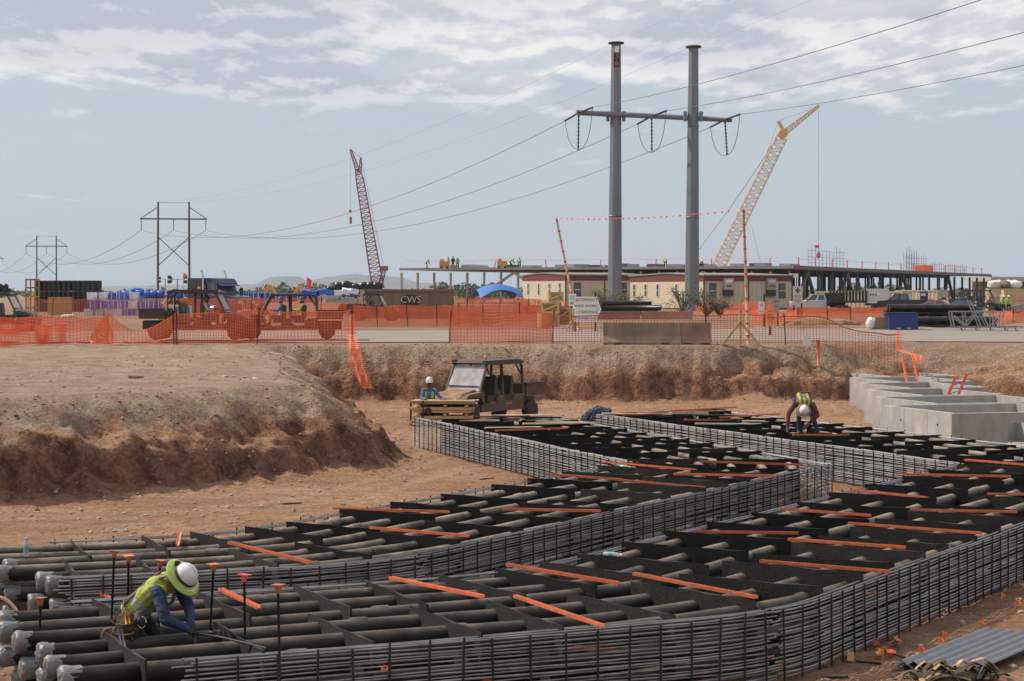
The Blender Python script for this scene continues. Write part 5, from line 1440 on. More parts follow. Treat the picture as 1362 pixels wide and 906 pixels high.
for i in range(12): MB().box((-1.8+i*.33, 0, 1.75), (.24, .08, 1.1)).build('side_board', 'black' if i > 4 else 'utv_dark', t)
MB().box((0, -.02, 2.3), (3.9, .12, .1)).build('top_rail', 'steel_frame', t)
for x in (-.9, -.2): MB().lathe([(.3, -.12), (.38, -.07), (.38, .07), (.3, .12)], 14, Matrix.Translation((x, -.1, .45)) @ Matrix.Rotation(R(90), 4, 'X')).build('wheel', 'tyre_clean', t)
for i, (px, py, w_, h_) in enumerate(((1230, 401, 6, 6), (1237, 401, 6, 6), (1243, 403, 6, 5), (1248, 404.5, 5, 4), (1234, 407, 8, 5), (1284, 401, 13, 4))):
    D = 240.0; o = inst('red_crate', pack_mesh('paint_red'), None, (X(px, D), D, Z(py, D)), (0, 0, rg.uniform(-.1, .1)), (w_*D/F_PX, .9, h_*D/F_PX)); tag(o, f'red crate behind the parked cars, {ordn(i+1)} from left', 'crate', 'red crates behind the cars')
b = MB(); b.lathe([(.38, 0), (.42, .05), (.42, .4), (.45, .42), (.42, .46), (.42, .85), (.36, 1.0)], 14); o = b.build('black_barrel', 'black'); o.scale = (1, 1, 1.5); o.location = (X(1253, 215), 215, 2.3); tag(o, 'tall black barrel between the red car and blue car', 'barrel')
t = thing('lumber_pile', 'yellow lumber pile behind the two walking workers', 'lumber pile', (X(1350, 218), 218, 2.2))
for i in range(9): MB().box((.1*(i % 2), .3, .14+i*.26), (3.8-.15*i, 1.2, .24)).build('plank', 'lumber_pale', t)
t = thing('plywood_bin', 'pale plywood bin left of the two walking workers', 'bin', (X(1323, 216), 216, 2.2)); MB().box((0, .5, .85), (1.2, 1, 1.7)).build('panel', 'lumber_pale', t); MB().box((0, -.02, 1.6), (1.25, .05, .12)).build('batten', 'lumber', t)
# light towers, far excavators, flags
def light_tower(label, px, py, D, n):
    t = thing('light_tower', label, 'light tower', (X(px, D), D, 2.2), 0, 'light towers on the horizon'); h = Z(py, D)-2.2
    MB().tube([(0, 0, 0), (0, 0, h)], .09, 6).build('mast', 'galv', t)
    for s in (-1, 1):
        MB().bar((0, 0, h-.1), (s*1.15, 0, h-.1), .08).build('arm', 'galv', t)
        for z in (.25, -.45): MB().box((s*1.2, 0, h+z), (.52, .35, .5)).build('lamp_head', 'black', t)
light_tower('light tower with four dark lamp heads left of the flag', 236, 371, 300, 4); light_tower('smaller light tower further left on the horizon', 220, 371.5, 420, 4)
for label, px, py, m_ in (('small orange flag left of the semi truck', 245, 370, 'flag_orange'), ('tall red flag hanging on a pole near the mesas', 409, 376, 'flag_red')):
    D = 230.0; t = thing('site_flag', label, 'flag', (X(px-1, D), D, 2.2)); h = Z(py-8, D)-2.2; fsc = .4 if m_ == 'flag_orange' else .62
    MB().tube([(0, 0, 0), (0, 0, h)], .03, 5).build('pole', 'galv', t)
    b = MB(); b.smooth = True; k = 6; vs = [] 
    for i in range(k+1):
        for j in range(3): vs.append((.05+fsc*.22*i/k*4*(.6+.4*math.cos(j)), .08*math.sin(i*1.5+j), h-.05-(j*(.55 if fsc < .5 else 1.3)+.1*i)*fsc))
    b.add(vs, [(i*3+j, (i+1)*3+j, (i+1)*3+j+1, i*3+j+1) for i in range(k) for j in range(2)]); b.build('cloth', m_, t)
def excavator(label, px, D, seed, flip=1, s=1.):
    t = thing('yellow_excavator', label, 'excavator', (X(px, D), D, 2.2), 0, 'yellow excavators on the horizon'); t.scale = (flip*s, s, s)
    for y in (-1.1, 1.1): MB().box((0, y, .45), (3.8, .6, .9), taper=.85).build('track', 'black', t)
    MB().box((-.4, 0, 1.5), (3.0, 2.4, 1.1)).build('body', 'cat_yellow', t); MB().box((.5, -.75, 2.4), (1.3, .9, 1.3), taper=.88).build('cab', 'cat_yellow', t)
    MB().bar((1.0, .2, 1.9), (2.8, .2, 4.6), .75, .95).build('boom', 'cat_yellow', t); MB().bar((2.7, .2, 4.6), (4.1, .2, 2.5), .65, .8).build('stick', 'cat_yellow', t)
    MB().prism([(4.0, 2.6), (4.8, 2.5), (4.9, 1.7), (4.2, 1.5), (3.9, 1.9)], -.2, .6).build('bucket', 'steel_dark', t)
excavator('yellow excavator right of the semi truck below a mesa', 343, 330, 1, 1, .72); excavator('yellow excavator right of the red flag', 412, 360, 2, -1, .7); excavator('yellow excavator behind the brown dumpster', 548, 300, 3, -1, .5)
t = thing('brown_skip', 'low brown skip on the horizon right of the semi truck', 'skip', (X(349, 250), 250, 2.3)); MB().box((0, 0, 1.2), (3.3, 2, 1.0), taper=1.06).build('body', 'brick_tan', t); MB().box((0, -.05, 1.72), (3.6, 2.2, .1)).build('rim', 'brick_tan', t)
t = thing('road_plate_stack', 'low stack of grey steel plates by the road at left', 'plates', (X(226, 118), 118, gz(X(226, 118), 118)), R(-4))
MB().box((-.3, 0, .3), (.5, .8, .55)).build('orange_box', 'orange_cap', t); MB().box((.6, 0, .25), (1.2, .8, .5)).build('red_box', 'utv_orange', t); MB().box((.7, .5, .8), (.9, .6, .75)).build('grey_housing', 'ac_grey', t)
for i in range(5): MB().box((.7, .19, .55+i*.13), (.92, .03, .08)).build('louvre_slat', 'roof_grey', t)

# ------------------------------------------------------------------ vehicles
def wheel(parent, x, y, r, w_, tyre='rubber', rim='rim_mud', nm='wheel'):
    o = bpy.data.objects.new(nm, None); COL.objects.link(o); o.parent = parent; o.location = (x, y, r); o.empty_display_size = .1
    rot = Matrix.Rotation(R(90), 4, 'X')
    b = MB(); b.lathe([(r*.58, -w_*.42), (r*.9, -w_*.5), (r*.98, -w_*.36), (r, -w_*.2), (r, w_*.2), (r*.98, w_*.36), (r*.9, w_*.5), (r*.58, w_*.42)], 20, rot)
    if r > .3 and tyre == 'rubber':
        for i in range(18):
            a = 2*math.pi*i/18; b.box((math.cos(a)*r, 0, math.sin(a)*r), (.045, w_*.8, .05), mtx=Matrix.Rotation(-a, 3, 'Y') @ Matrix.Rotation(.35*(1 if i % 2 else -1), 3, 'X'))
    b.build('tyre', tyre, o)
    b = MB(); b.lathe([(0.01, -w_*.28), (r*.2, -w_*.30), (r*.3, -w_*.2), (r*.5, -w_*.22), (r*.6, -w_*.40)], 14, rot, False); b.lathe([(0.01, w_*.28), (r*.2, w_*.30), (r*.3, w_*.2), (r*.5, w_*.22), (r*.6, w_*.40)], 14, rot, False)
    b.build('rim', rim, o)
def utv(label, loc, rz, crew=True, roof=True, glass='dusty_glass', body='utv_mud', cage='utv_dark', hood='utv_green', beacon=True, group='utility vehicles', bed=True, scale=1.0):
    t = thing('utility_vehicle', label, 'utility vehicle', loc, rz, group); t.scale = (scale,)*3
    c = .9 if crew else .0                     # extra length of a second seat row
    xr = -.55-c                                # back of the cab
    MB().box(((1.05+xr)/2, 0, .47), (1.05-xr, 1.3, .16)).build('floor_pan', body, t)
    b = MB(); b.prism([(1.0, .42), (1.62, .46), (1.86, .62), (1.86, .84), (1.66, .98), (1.0, 1.10)], -.5, .5); b.build('hood', hood, t)
    for s in (-1, 1):
        b = MB(); b.prism([(.85, .62), (.98, .78), (1.1, .86), (1.6, .86), (1.78, .72), (1.84, .84), (1.62, .97), (.95, 1.02), (.80, .80)], s*.5, s*.74); b.build('front_fender', hood, t)
        b = MB(); b.lathe([(.02, 0), (.09, 0), (.095, .03)], 10, Matrix.Translation((1.85, s*.34, .76)) @ Matrix.Rotation(R(90), 4, 'Y')); b.build('headlight', 'lamp_clear', t)
        # sill and the scooped seat-side panel
        b = MB(); b.prism([(.95, .38), (.95, .62), (.75, .66), (.42, .56), (.22, .86), (-.1, .9), (xr+.05, .9), (xr+.05, .38)] if not crew else [(.95, .38), (.95, .62), (.75, .66), (.5, .52), (.15, .52), (-.02, .86), (-.22, .88), (-.4, .54), (-.85, .52), (-1.0, .86), (xr+.05, .88), (xr+.05, .38)], s*.62, s*.70); b.build('side_panel', body, t)
    MB().box((1.92, 0, .55), (.10, 1.1, .30)).build('bumper', cage, t)
    MB().bar((1.94, -.5, .8), (1.94, .5, .8), .05).build('brush_guard', cage, t)
    rowsx = [.10] + ([-.78] if crew else [])
    for x in rowsx:
        MB().box((x+.12, 0, .78), (.5, 1.2, .2)).build('seat', 'seat_black', t)
        for s in (-1, 1):
            q = MB(); q.prism([(x-.16, .86), (x+.0, .86), (x-.06, 1.42), (x-.12, 1.48), (x-.2, 1.42)], s*.32-.26, s*.32+.26); q.build('backrest', 'seat_black', t)
    cg = MB(); zt = 1.90
    for s in (-1, 1):
        y0, y1 = s*.66, s*.60
        cg.tube([(1.0, y0, 1.0), (.62, s*.63, zt-.12), (.50, y1, zt)], .048, 8); cg.tube([(.5, y1, zt), (xr+.18, y1, zt), (xr+.04, y1, zt-.10), (xr, y0, .75)], .048, 8)
        for x in ([-.28] if crew else []): cg.tube([(x, y0, .8), (x+.02, y1, zt)], .05, 8)
        cg.tube([(xr+.4, y1, zt), (xr+.02, y0, 1.35)], .025, 6)
    for x in (.5, xr+.15) + ((-.28,) if crew else ()): cg.tube([(x, -.6, zt), (x, .6, zt)], .03, 6)
    cg.build('roll_cage', cage, t)
    if roof:
        b = MB(); b.prism([(.66, zt-.03), (.70, zt+.02), (.50, zt+.10), (xr+.30, zt+.11), (xr+.05, zt+.05), (xr+.02, zt-.04)], -.68, .68); rf = b.build('roof', cage, t)
        for s in (-1, 1): MB().box((.56, s*.60, zt+.07), (.22, .12, .06)).build('corner_cap', cage, rf)
        if beacon: MB().lathe([(.05, zt+.10), (.055, zt+.16), (.04, zt+.22), (.01, zt+.23)], 10, Matrix.Translation((-.25, .0, 0))).build('beacon', 'amber', t)
    if glass:
        b = MB(); b.add([(1.02, -.62, 1.04), (1.02, .62, 1.04), (.60, .58, zt-.06), (.60, -.58, zt-.06), (1.0, -.62, 1.03), (1.0, .62, 1.03), (.58, .58, zt-.07), (.58, -.58, zt-.07)], [(0, 1, 2, 3), (7, 6, 5, 4), (0, 4, 5, 1), (1, 5, 6, 2), (2, 6, 7, 3), (3, 7, 4, 0)]); w_ = b.build('windshield', glass, t)
        MB().bar((.97, -.6, 1.2), (.97, .6, 1.2), .03).build('glass_seam', cage, w_)
    b = MB(); b.lathe([(.15, -.015), (.18, -.01), (.18, .01), (.15, .015)], 14, Matrix.Translation((.68, .3, 1.15)) @ Matrix.Rotation(R(-60), 4, 'Y'), False); b.tube([(.68, .3, 1.15), (.9, .3, .95)], .025, 6); b.build('steering_wheel', 'black', t)
    if bed:
        bx0, bx1 = xr-.06, xr-1.10
        cb = MB(); cb.box(((bx0+bx1)/2, 0, .86), (bx0-bx1, 1.42, .06))
        for s in (-1, 1): cb.box(((bx0+bx1)/2, s*.72, 1.02), (bx0-bx1+.02, .05, .34))
        cb.box((bx0, 0, 1.02), (.05, 1.40, .34)); cb.box((bx1, 0, 1.02), (.05, 1.40, .34)); bd = cb.build('cargo_bed', body, t)
        for s in (-1, 1): MB().box(((bx0+bx1)/2, s*.72, 1.21), (bx0-bx1+.08, .09, .05)).build('bed_rail', cage, bd)
    MB().box((xr-.5, 0, .58), (1.1, .7, .35)).build('rear_chassis', body, t)
    for s in (-1, 1):
        wheel(t, 1.38, s*.62, .32, .24); wheel(t, xr-.42, s*.62, .32, .26)
    return t
# in the pit, three quarters from the front
hd = math.atan2(-.82, -.57)
utv('muddy four seat utility vehicle parked in the pit behind lumber', (-1.05, 67.7, gz(-1.05, 67.7)-.03), hd, True, True, 'dusty_glass', hood='utv_mud', scale=1.06)
gR = 2.36
u1 = utv('dark roofed utility vehicle driving right behind the orange fence', (X(273, 86.0), 86.0, gR), R(-4), True, True, 'clear_glass', 'utv_orange', 'utv_dark', 'utv_orange', scale=1.06)
u2 = utv('open utility vehicle driving left with two riders behind orange fence', (X(378, 87.0), 87.0, gR), R(184), True, False, None, 'utv_orange', 'utv_dark', 'utv_orange', group='utility vehicles')
utv('dark utility vehicle partly cut off at left picture edge', (X(0, 100.0), 100.0, gR), R(-3), False, True, 'clear_glass', 'utv_orange', 'utv_dark', 'utv_dark', beacon=False)
utv('green utility vehicle beside the blue car at right', (X(1304, 195.0), 195.0, 2.3), R(-40), True, True, None, 'utv_green', 'utv_dark', 'utv_green', beacon=False, scale=1.15)
utv('utility vehicle with clear windshield in front of the brown dumpster', (X(495, 140.0), 140.0, 2.3), R(-8), False, True, 'clear_glass', 'utv_mud', 'utv_dark', 'utv_dark', beacon=False)

def carbody(t, prof, half, paint, zb=.0, name='body'):
    b = MB(); k = len(prof); st = [(-half, .93), (-half+.06, 1.), (half-.06, 1.), (half, .93)]
    cx = sum(p[0] for p in prof)/k; cz = sum(p[1] for p in prof)/k; vs = []
    for y, f in st:
        for x, z in prof: vs.append((cx+(x-cx)*(f+.06*(1-f)/.07*.07), y, cz+(z-cz)*f))
    fs = [tuple(range(k-1, -1, -1)), tuple(range(3*k, 4*k))]
    for s in range(3):
        for i in range(k): fs.append((s*k+i, s*k+(i+1) % k, (s+1)*k+(i+1) % k, (s+1)*k+i))
    b.add(vs, fs); return b.build(name, paint, t)
def cabin(t, base, top, hb, ht, paint, windows):
    # base/top: (x, z) pairs front..back ; frustum with glass laid on its faces
    b = MB(); vs = []
    for (x, z), h in ((base[0], hb), (base[1], hb), (top[1], ht), (top[0], ht)): vs += [(x, -h, z), (x, h, z)]
    b.add(vs, [(0, 2, 3, 1), (4, 6, 7, 5), (0, 1, 7, 6), (2, 4, 5, 3), (0, 6, 4, 2), (1, 3, 5, 7)]); cb = b.build('cabin', paint, t)
    V = [Vector(v) for v in vs]
    def patch(name, q, f=.84, off=.012, u0=0., u1=1.):
        a, b_, c, d = [V[i] for i in q]
        def P(u_, v_): return a.lerp(b_, u_).lerp(d.lerp(c, u_), v_)
        n = (b_-a).cross(d-a).normalized(); e = (1-f)/2
        pts = [P(u0+(u1-u0)*e, e*1.2), P(u1-(u1-u0)*e, e*1.2), P(u1-(u1-u0)*e, 1-e), P(u0+(u1-u0)*e, 1-e)]
        m = MB(); m.add([p+n*off for p in pts]+[p-n*.02 for p in pts], [(0, 1, 2, 3), (7, 6, 5, 4), (0, 4, 5, 1), (1, 5, 6, 2), (2, 6, 7, 3), (3, 7, 4, 0)]); m.build(name, 'window', cb)
    patch('windscreen', (1, 0, 6, 7)); patch('rear_window', (2, 3, 5, 4))
    for u0, u1 in windows:
        patch('side_window', (0, 2, 4, 6), .84, .012, u0, u1); patch('side_window', (3, 1, 7, 5), .84, .012, 1-u1, 1-u0)
    return cb
def sedan(label, loc, rz, paint):
    t = thing('parked_car', label, 'car', loc, rz, 'parked cars')
    carbody(t, [(2.3, .35), (2.35, .55), (2.15, .74), (1.1, .92), (-1.5, .97), (-2.25, .93), (-2.35, .6), (-2.25, .32), (-1.9, .24), (1.9, .24)], .90, paint)
    cabin(t, [(1.1, .90), (-1.75, .95)], [(.25, 1.42), (-.95, 1.42)], .82, .62, paint, [(.03, .48), (.52, .95)])
    for s in (-1, 1):
        wheel(t, 1.42, s*.78, .33, .22, 'tyre_clean', 'chrome'); wheel(t, -1.38, s*.78, .33, .22, 'tyre_clean', 'chrome')
        MB().box((-2.3, s*.62, .78), (.08, .42, .14)).build('tail_lamp', 'lamp_red', t); MB().box((2.22, s*.62, .66), (.12, .4, .13)).build('headlight', 'lamp_clear', t)
        MB().box((.95, s*.98, .95), (.12, .18, .12)).build('mirror', paint, t)
    return t
def pickup(label, loc, rz, paint, bedm=None, bed_h=0.):
    t = thing('pickup_truck', label, 'pickup', loc, rz, 'parked pickups')
    carbody(t, [(2.85, .5), (2.9, .95), (2.75, 1.12), (1.25, 1.22), (-.95, 1.24), (-.95, .45), (2.3, .42)], .98, paint)
    cabin(t, [(1.25, 1.2), (-.95, 1.22)], [(.55, 1.88), (-.75, 1.90)], .92, .74, paint, [(.04, .5), (.54, .94)])
    bm_ = bedm or paint; b = MB(); b.box((-1.9, 0, .75), (1.85, 1.9, .1))
    h_ = .62+bed_h
    for s in (-1, 1): b.box((-1.9, s*.94, .65+h_/2), (1.88, .1, h_))
    b.box((-2.82, 0, .65+h_/2), (.08, 1.78, h_)); b.build('cargo_bed', bm_, t)
    MB().box((2.95, 0, .6), (.15, 1.9, .25)).build('bumper', 'chrome', t); MB().box((-2.92, 0, .55), (.14, 1.9, .22)).build('rear_bumper', 'chrome', t); MB().box((2.9, 0, .88), (.06, 1.1, .35)).build('grille', 'black', t)
    for s in (-1, 1):
        wheel(t, 1.85, s*.82, .40, .26, 'tyre_clean', 'chrome'); wheel(t, -1.85, s*.82, .40, .26, 'tyre_clean', 'chrome')
        MB().box((-2.875, s*.86, 1.05), (.06, .18, .42)).build('tail_lamp', 'lamp_red', t); MB().box((2.86, s*.78, .95), (.1, .28, .2)).build('headlight', 'lamp_clear', t)
        MB().box((1.05, s*1.08, 1.3), (.12, .2, .2)).build('mirror', 'black', t)
    return t
pickup('black pickup truck in front of the long tan container', (X(1199, 205), 205, 2.3), R(158), 'paint_black')
pickup('white pickup truck with tall black bed behind the green cross sign', (X(1086, 208), 208, 2.25), R(178), 'paint_white', 'black', .75)
sedan('red car parked right of the black pickup', (X(1242, 200), 200, 2.15), R(150), 'paint_red')
sedan('blue car parked between barrel and green utility vehicle', (X(1276, 196), 196, 2.15), R(160), 'paint_blue')
sedan('silver car cut off at the right picture edge', (X(1372, 190), 190, 2.25), R(165), 'paint_silver')
def semi(label, loc, rz):
    t = thing('semi_truck', label, 'truck', loc, rz)
    MB().box((-1.6, 0, 2.15), (2.1, 2.4, 2.9)).build('sleeper_box', 'paint_black', t)
    carbody(t, [(3.9, .8), (4.0, 1.6), (3.6, 1.95), (1.6, 2.2), (1.6, 1.0)], .95, 'paint_navy', name='hood')
    cb = cabin(t, [(1.65, 1.9), (-.5, 1.9)], [(1.1, 3.2), (-.45, 3.3)], 1.1, 1.0, 'paint_navy', [(.15, .85)])
    MB().box((.6, 0, 1.45), (2.1, 2.2, .95)).build('cab_base', 'paint_navy', t)
    b = MB(); b.prism([(1.35, 3.05), (1.6, 3.12), (1.15, 3.55), (-.5, 3.62), (-.5, 3.2), (1.0, 3.2)], -1.0, 1.0); b.build('roof_fairing', 'paint_navy', t)
    MB().prism([(1.35, 3.02), (1.85, 2.9), (1.88, 2.96), (1.4, 3.12)], -1.0, 1.0).build('sun_visor', 'blue_wrap', t)
    for s in (-1, 1):
        MB().tube([(-.35, s*1.3, .9), (-.35, s*1.3, 3.7), (-.45, s*1.3, 4.1), (-.6, s*1.3, 4.25)], .09, 10).build('exhaust_stack', 'chrome', t)
        MB().box((1.7, s*1.35, 2.4), (.15, .25, .7)).build('mirror', 'black', t); MB().box((3.9, s*.75, 1.5), (.2, .35, .28)).build('headlight', 'lamp_clear', t)
        MB().prism([(2.6, 1.0), (2.75, 1.35), (3.2, 1.5), (3.7, 1.35), (3.85, 1.0)], s*.95, s*1.2).build('fender', 'paint_navy', t)
        wheel(t, 3.2, s*1.0, .52, .3, 'tyre_clean', 'chrome'); wheel(t, -1.4, s*.95, .52, .5, 'tyre_clean', 'chrome'); wheel(t, -2.7, s*.95, .52, .5, 'tyre_clean', 'chrome')
        MB().lathe([(.33, -.6), (.36, -.55), (.36, .55), (.33, .6)], 14, Matrix.Translation((.6, s*1.05, .85)) @ Matrix.Rotation(R(90), 4, 'Y')).build('fuel_tank', 'chrome', t)
    g = MB().box((4.0, 0, 1.3), (.06, 1.1, 1.0)).build('grille', 'chrome', t)
    for i in range(5): MB().box((4.045, -.4+i*.2, 1.3), (.02, .1, .85)).build('grille_slot', 'black', g)
    MB().box((4.05, 0, .62), (.25, 2.2, .35)).build('bumper', 'chrome', t); MB().box((-.8, 0, .8), (6.2, .9, .3)).build('frame', 'black', t)
    MB().box((-.45, 0, 2.0), (.5, 2.2, 2.1)).build('cab_rear', 'paint_navy', t)
semi('dark semi truck with twin chrome stacks behind the roofed utility vehicle', (X(289, 176), 176, 2.0), R(-42))

# ------------------------------------------------------------------ people
def capsule(b, p0, p1, r0, r1, n=10):
    p0 = Vector(p0); p1 = Vector(p1); d = p1-p0
    if d.length < 1e-4: d = Vector((0, 0, 1e-3))
    t = d.normalized(); a = t.orthogonal().normalized(); c = t.cross(a); o = len(b.v); rings = []
    for i in range(1, 5): q = math.pi/2*(i/4-1); rings.append((p0+t*(r0*math.sin(q)), r0*math.cos(q)))
    for i in range(0, 4): q = math.pi/2*(i/4); rings.append((p1+t*(r1*math.sin(q)), r1*math.cos(q)))
    for p, r in rings:
        for j in range(n): q = 2*math.pi*j/n; b.v.append(tuple(p+a*(r*math.cos(q))+c*(r*math.sin(q))))
    for i in range(len(rings)-1):
        for j in range(n): b._f([o+i*n+j, o+i*n+(j+1) % n, o+(i+1)*n+(j+1) % n, o+(i+1)*n+j])
    e0 = len(b.v); b.v.append(tuple(p0-t*r0)); b.v.append(tuple(p1+t*r1)); last = o+(len(rings)-1)*n
    for j in range(n): b._f([e0, o+(j+1) % n, o+j]); b._f([e0+1, last+j, last+(j+1) % n])
def body_mesh(parent, caps, voxel, smooth=3, name='body', wrinkle=0.):
    b = MB()
    for p0, p1, r0, r1, m_ in caps: capsule(b, p0, p1, r0, r1)
    me = bpy.data.meshes.new('tmp'); me.from_pydata(b.v, [], b.f); o = bpy.data.objects.new('tmp', me); COL.objects.link(o)
    md = o.modifiers.new('r', 'REMESH'); md.mode = 'VOXEL'; md.voxel_size = voxel
    ms = o.modifiers.new('s', 'SMOOTH'); ms.factor = .5; ms.iterations = smooth
    dg = bpy.context.evaluated_depsgraph_get(); nm = bpy.data.meshes.new_from_object(o.evaluated_get(dg))
    bpy.data.objects.remove(o); bpy.data.meshes.remove(me)
    if wrinkle:
        nv = len(nm.vertices); cc = np.zeros(nv*3); nn = np.zeros(nv*3); nm.vertices.foreach_get('co', cc); nm.vertices.foreach_get('normal', nn)
        cc = cc.reshape(-1, 3); nn = nn.reshape(-1, 3)
        am = np.array([mnoise.noise((q[0]*11, q[1]*11, q[2]*11))*.9 + mnoise.noise((q[0]*26, q[1]*26, q[2]*48))*.6 for q in cc])
        nm.vertices.foreach_set('co', (cc+nn*(am*wrinkle)[:, None]).ravel()); nm.update()
    k = len(nm.polygons); ct = np.zeros(k*3); nm.polygons.foreach_get('center', ct); ct = ct.reshape(-1, 3)
    best = np.full(k, 1e9); who = np.zeros(k, int); tt = np.zeros(k)
    for i, (p0, p1, r0, r1, m_) in enumerate(caps):
        p0 = np.array(p0, float); p1 = np.array(p1, float); d = p1-p0; L2 = max(1e-8, d@d)
        t_ = np.clip(((ct-p0)@d)/L2, 0, 1); ds = np.linalg.norm(ct-p0-t_[:, None]*d, axis=1)-(r0+(r1-r0)*t_)
        u_ = ds < best; best[u_] = ds[u_]; who[u_] = i; tt[u_] = t_[u_]
    names = []; idx = np.zeros(k, np.int32)
    for q in range(k):
        m_ = caps[who[q]][4]
        if callable(m_): m_ = m_(Vector(ct[q]), tt[q])
        if m_ not in names: names.append(m_)
        idx[q] = names.index(m_)
    nm.materials.clear()
    for m_ in names: nm.materials.append(M[m_])
    nm.polygons.foreach_set('material_index', idx); nm.polygons.foreach_set('use_smooth', np.ones(k, bool)); nm.update()
    ob = bpy.data.objects.new(name, nm); COL.objects.link(ob); ob.parent = parent; return ob
def hand(wr, d, side, m_, curl=.6):
    wr = Vector(wr); d = Vector(d).normalized(); s = Vector(side); s = (s-d*s.dot(d)).normalized(); n = d.cross(s)
    caps = [(wr, wr+d*.085, .034, .036, m_), (wr+d*.05+s*.018, wr+d*.09-s*.02, .028, .028, m_)]
    for i, (o, l) in enumerate(((.030, .070), (.010, .080), (-.011, .075), (-.031, .058))):
        a = wr+d*.09+s*o; b_ = a+(d*math.cos(curl*.6)+n*math.sin(curl*.6))*l*.55; c = b_+(d*math.cos(curl*1.5)+n*math.sin(curl*1.5))*l*.55
        caps += [(a, b_, .0105, .0098, m_), (b_, c, .0098, .0085, m_)]
    a = wr+d*.03+s*.033; b_ = a+(d*.6+s*.7+n*.2).normalized()*.04; c = b_+(d*.9+n*.5).normalized()*.035
    caps += [(a, b_, .013, .011, m_), (b_, c, .011, .009, m_)]
    return caps
def figure(J, C, fingers=False):
    V = {k: Vector(v) for k, v in J.items()}; caps = []
    sx = (V['sr']-V['sl']).normalized(); P, Cc = V['pelvis'], V['chest']; mid = P.lerp(Cc, .5)
    for f in (-.075, 0, .075):
        caps += [(P+sx*f, mid+sx*f*.9, .118, .112, C['torso']), (mid+sx*f*.9, Cc+sx*f*1.1, .112, .118, C['torso'])]
    caps += [(V['sl']-sx*-.02, V['sr']-sx*.02, .075, .075, C['shoulder']), (V['hl'], V['hr'], .11, .11, C['pants'])]
    caps += [(V['neck'], V['head'], .058, .056, C['skin'])]
    up = V.get('up', Vector((0, 0, 1))).normalized(); fw = V['face'].normalized(); fw = (fw-up*fw.dot(up)).normalized()
    h = V['head']; sd_ = up.cross(fw)
    caps += [(h-up*.035+fw*.012, h+up*.045-fw*.012, .080, .094, C['skin']), (h-up*.07+fw*.045, h-up*.075+fw*.055, .042, .038, C.get('chin', C['skin']))]
    caps += [(h+fw*.090-up*.005, h+fw*.108-up*.028, .010, .014, C['skin']), (h+sd_*.092-up*.0, h+sd_*.094-up*.03, .014, .012, C['skin']), (h-sd_*.092, h-sd_*.094-up*.03, .014, .012, C['skin'])]
    for s in (-1, 1): caps.append((h+fw*.087+sd_*(s*.033)+up*.012, h+fw*.089+sd_*(s*.036)+up*.012, .009, .009, 'black'))
    caps.append((h+fw*.088-sd_*.018-up*.055, h+fw*.088+sd_*.018-up*.055, .008, .008, C.get('mouth', 'skin_dark')))
    for s in 'lr':
        sh, el, wr = V['s'+s], V['e'+s], V['w'+s]
        caps += [(sh, el, .074, .062, C['sleeve']), (el, wr, .060, .044, C['sleeve'])]
        d = (wr-el).normalized() if 'd'+s not in V else V['d'+s]
        if fingers: caps += hand(wr, d, V.get('side'+s, sx*(1 if s == 'l' else -1)), C['hand'], .75)
        else: caps += hand(wr, d, V.get('side'+s, sx*(1 if s == 'l' else -1)), C['hand'], .5)
        hp, kn, an, to = V['h'+s], V['k'+s], V['a'+s], V['t'+s]
        caps += [(hp, kn, .098, .070, C['pants']), (kn, an, .068, .052, C['pants']), (an, to, .052, .045, C['boot']), (an, an+(an-to).normalized()*.05, .05, .045, C['boot'])]
    return caps
def hat_mesh(name, parent, base, up, fw, m_='hat_white', brim=None, brim_m=None, band=None):
    up = Vector(up).normalized(); fw = Vector(fw); fw = (fw-up*fw.dot(up)).normalized(); sd_ = up.cross(fw)
    mt = Matrix((( fw.x, sd_.x, up.x, base[0]), (fw.y, sd_.y, up.y, base[1]), (fw.z, sd_.z, up.z, base[2]), (0, 0, 0, 1)))
    b = MB(); b.lathe([(.118, -.012), (.126, .0), (.125, .03), (.117, .07), (.098, .112), (.065, .142), (.03, .156), (.003, .158)], 22, mt @ Matrix.Diagonal((1.08, .94, 1, 1)))
    hb = b.build(name, m_, parent)
    r_ = MB(); r_.tube([mt @ Vector((.13*math.cos(q)*1.0, 0, .165*math.sin(q)*.985)) for q in [R(20+i*14) for i in range(11)]], .014, 6); r_.build('crown_ridge', m_, hb)
    v_ = MB(); v_.prism([(.09, -.115), (.155, -.08), (.178, -.03), (.182, 0), (.178, .03), (.155, .08), (.09, .115)], -.012, .004, 'z'); v_.v = [tuple(mt @ Vector(q)) for q in v_.v]; v_.build('visor', m_, hb)
    if brim:
        b = MB(); b.lathe([(.118, .012), (.15, .008), (brim-.01, -.012), (brim, -.02), (brim-.01, -.028), (.15, -.008), (.118, -.004)], 28, mt @ Matrix.Diagonal((1.05, .97, 1, 1)), False); b.build('sun_brim', brim_m, hb)
    if band:
        b = MB(); b.lathe([(.127, .012), (.132, .014), (.132, .042), (.127, .044)], 24, mt @ Matrix.Diagonal((1.08, .95, 1, 1)), False); b.build('hat_band', band, hb)
        b = MB(); b.box(tuple(mt @ Vector((-.155, 0, .03))), (.05, .06, .05)); b.build('rear_lamp', 'black', hb)
    return hb

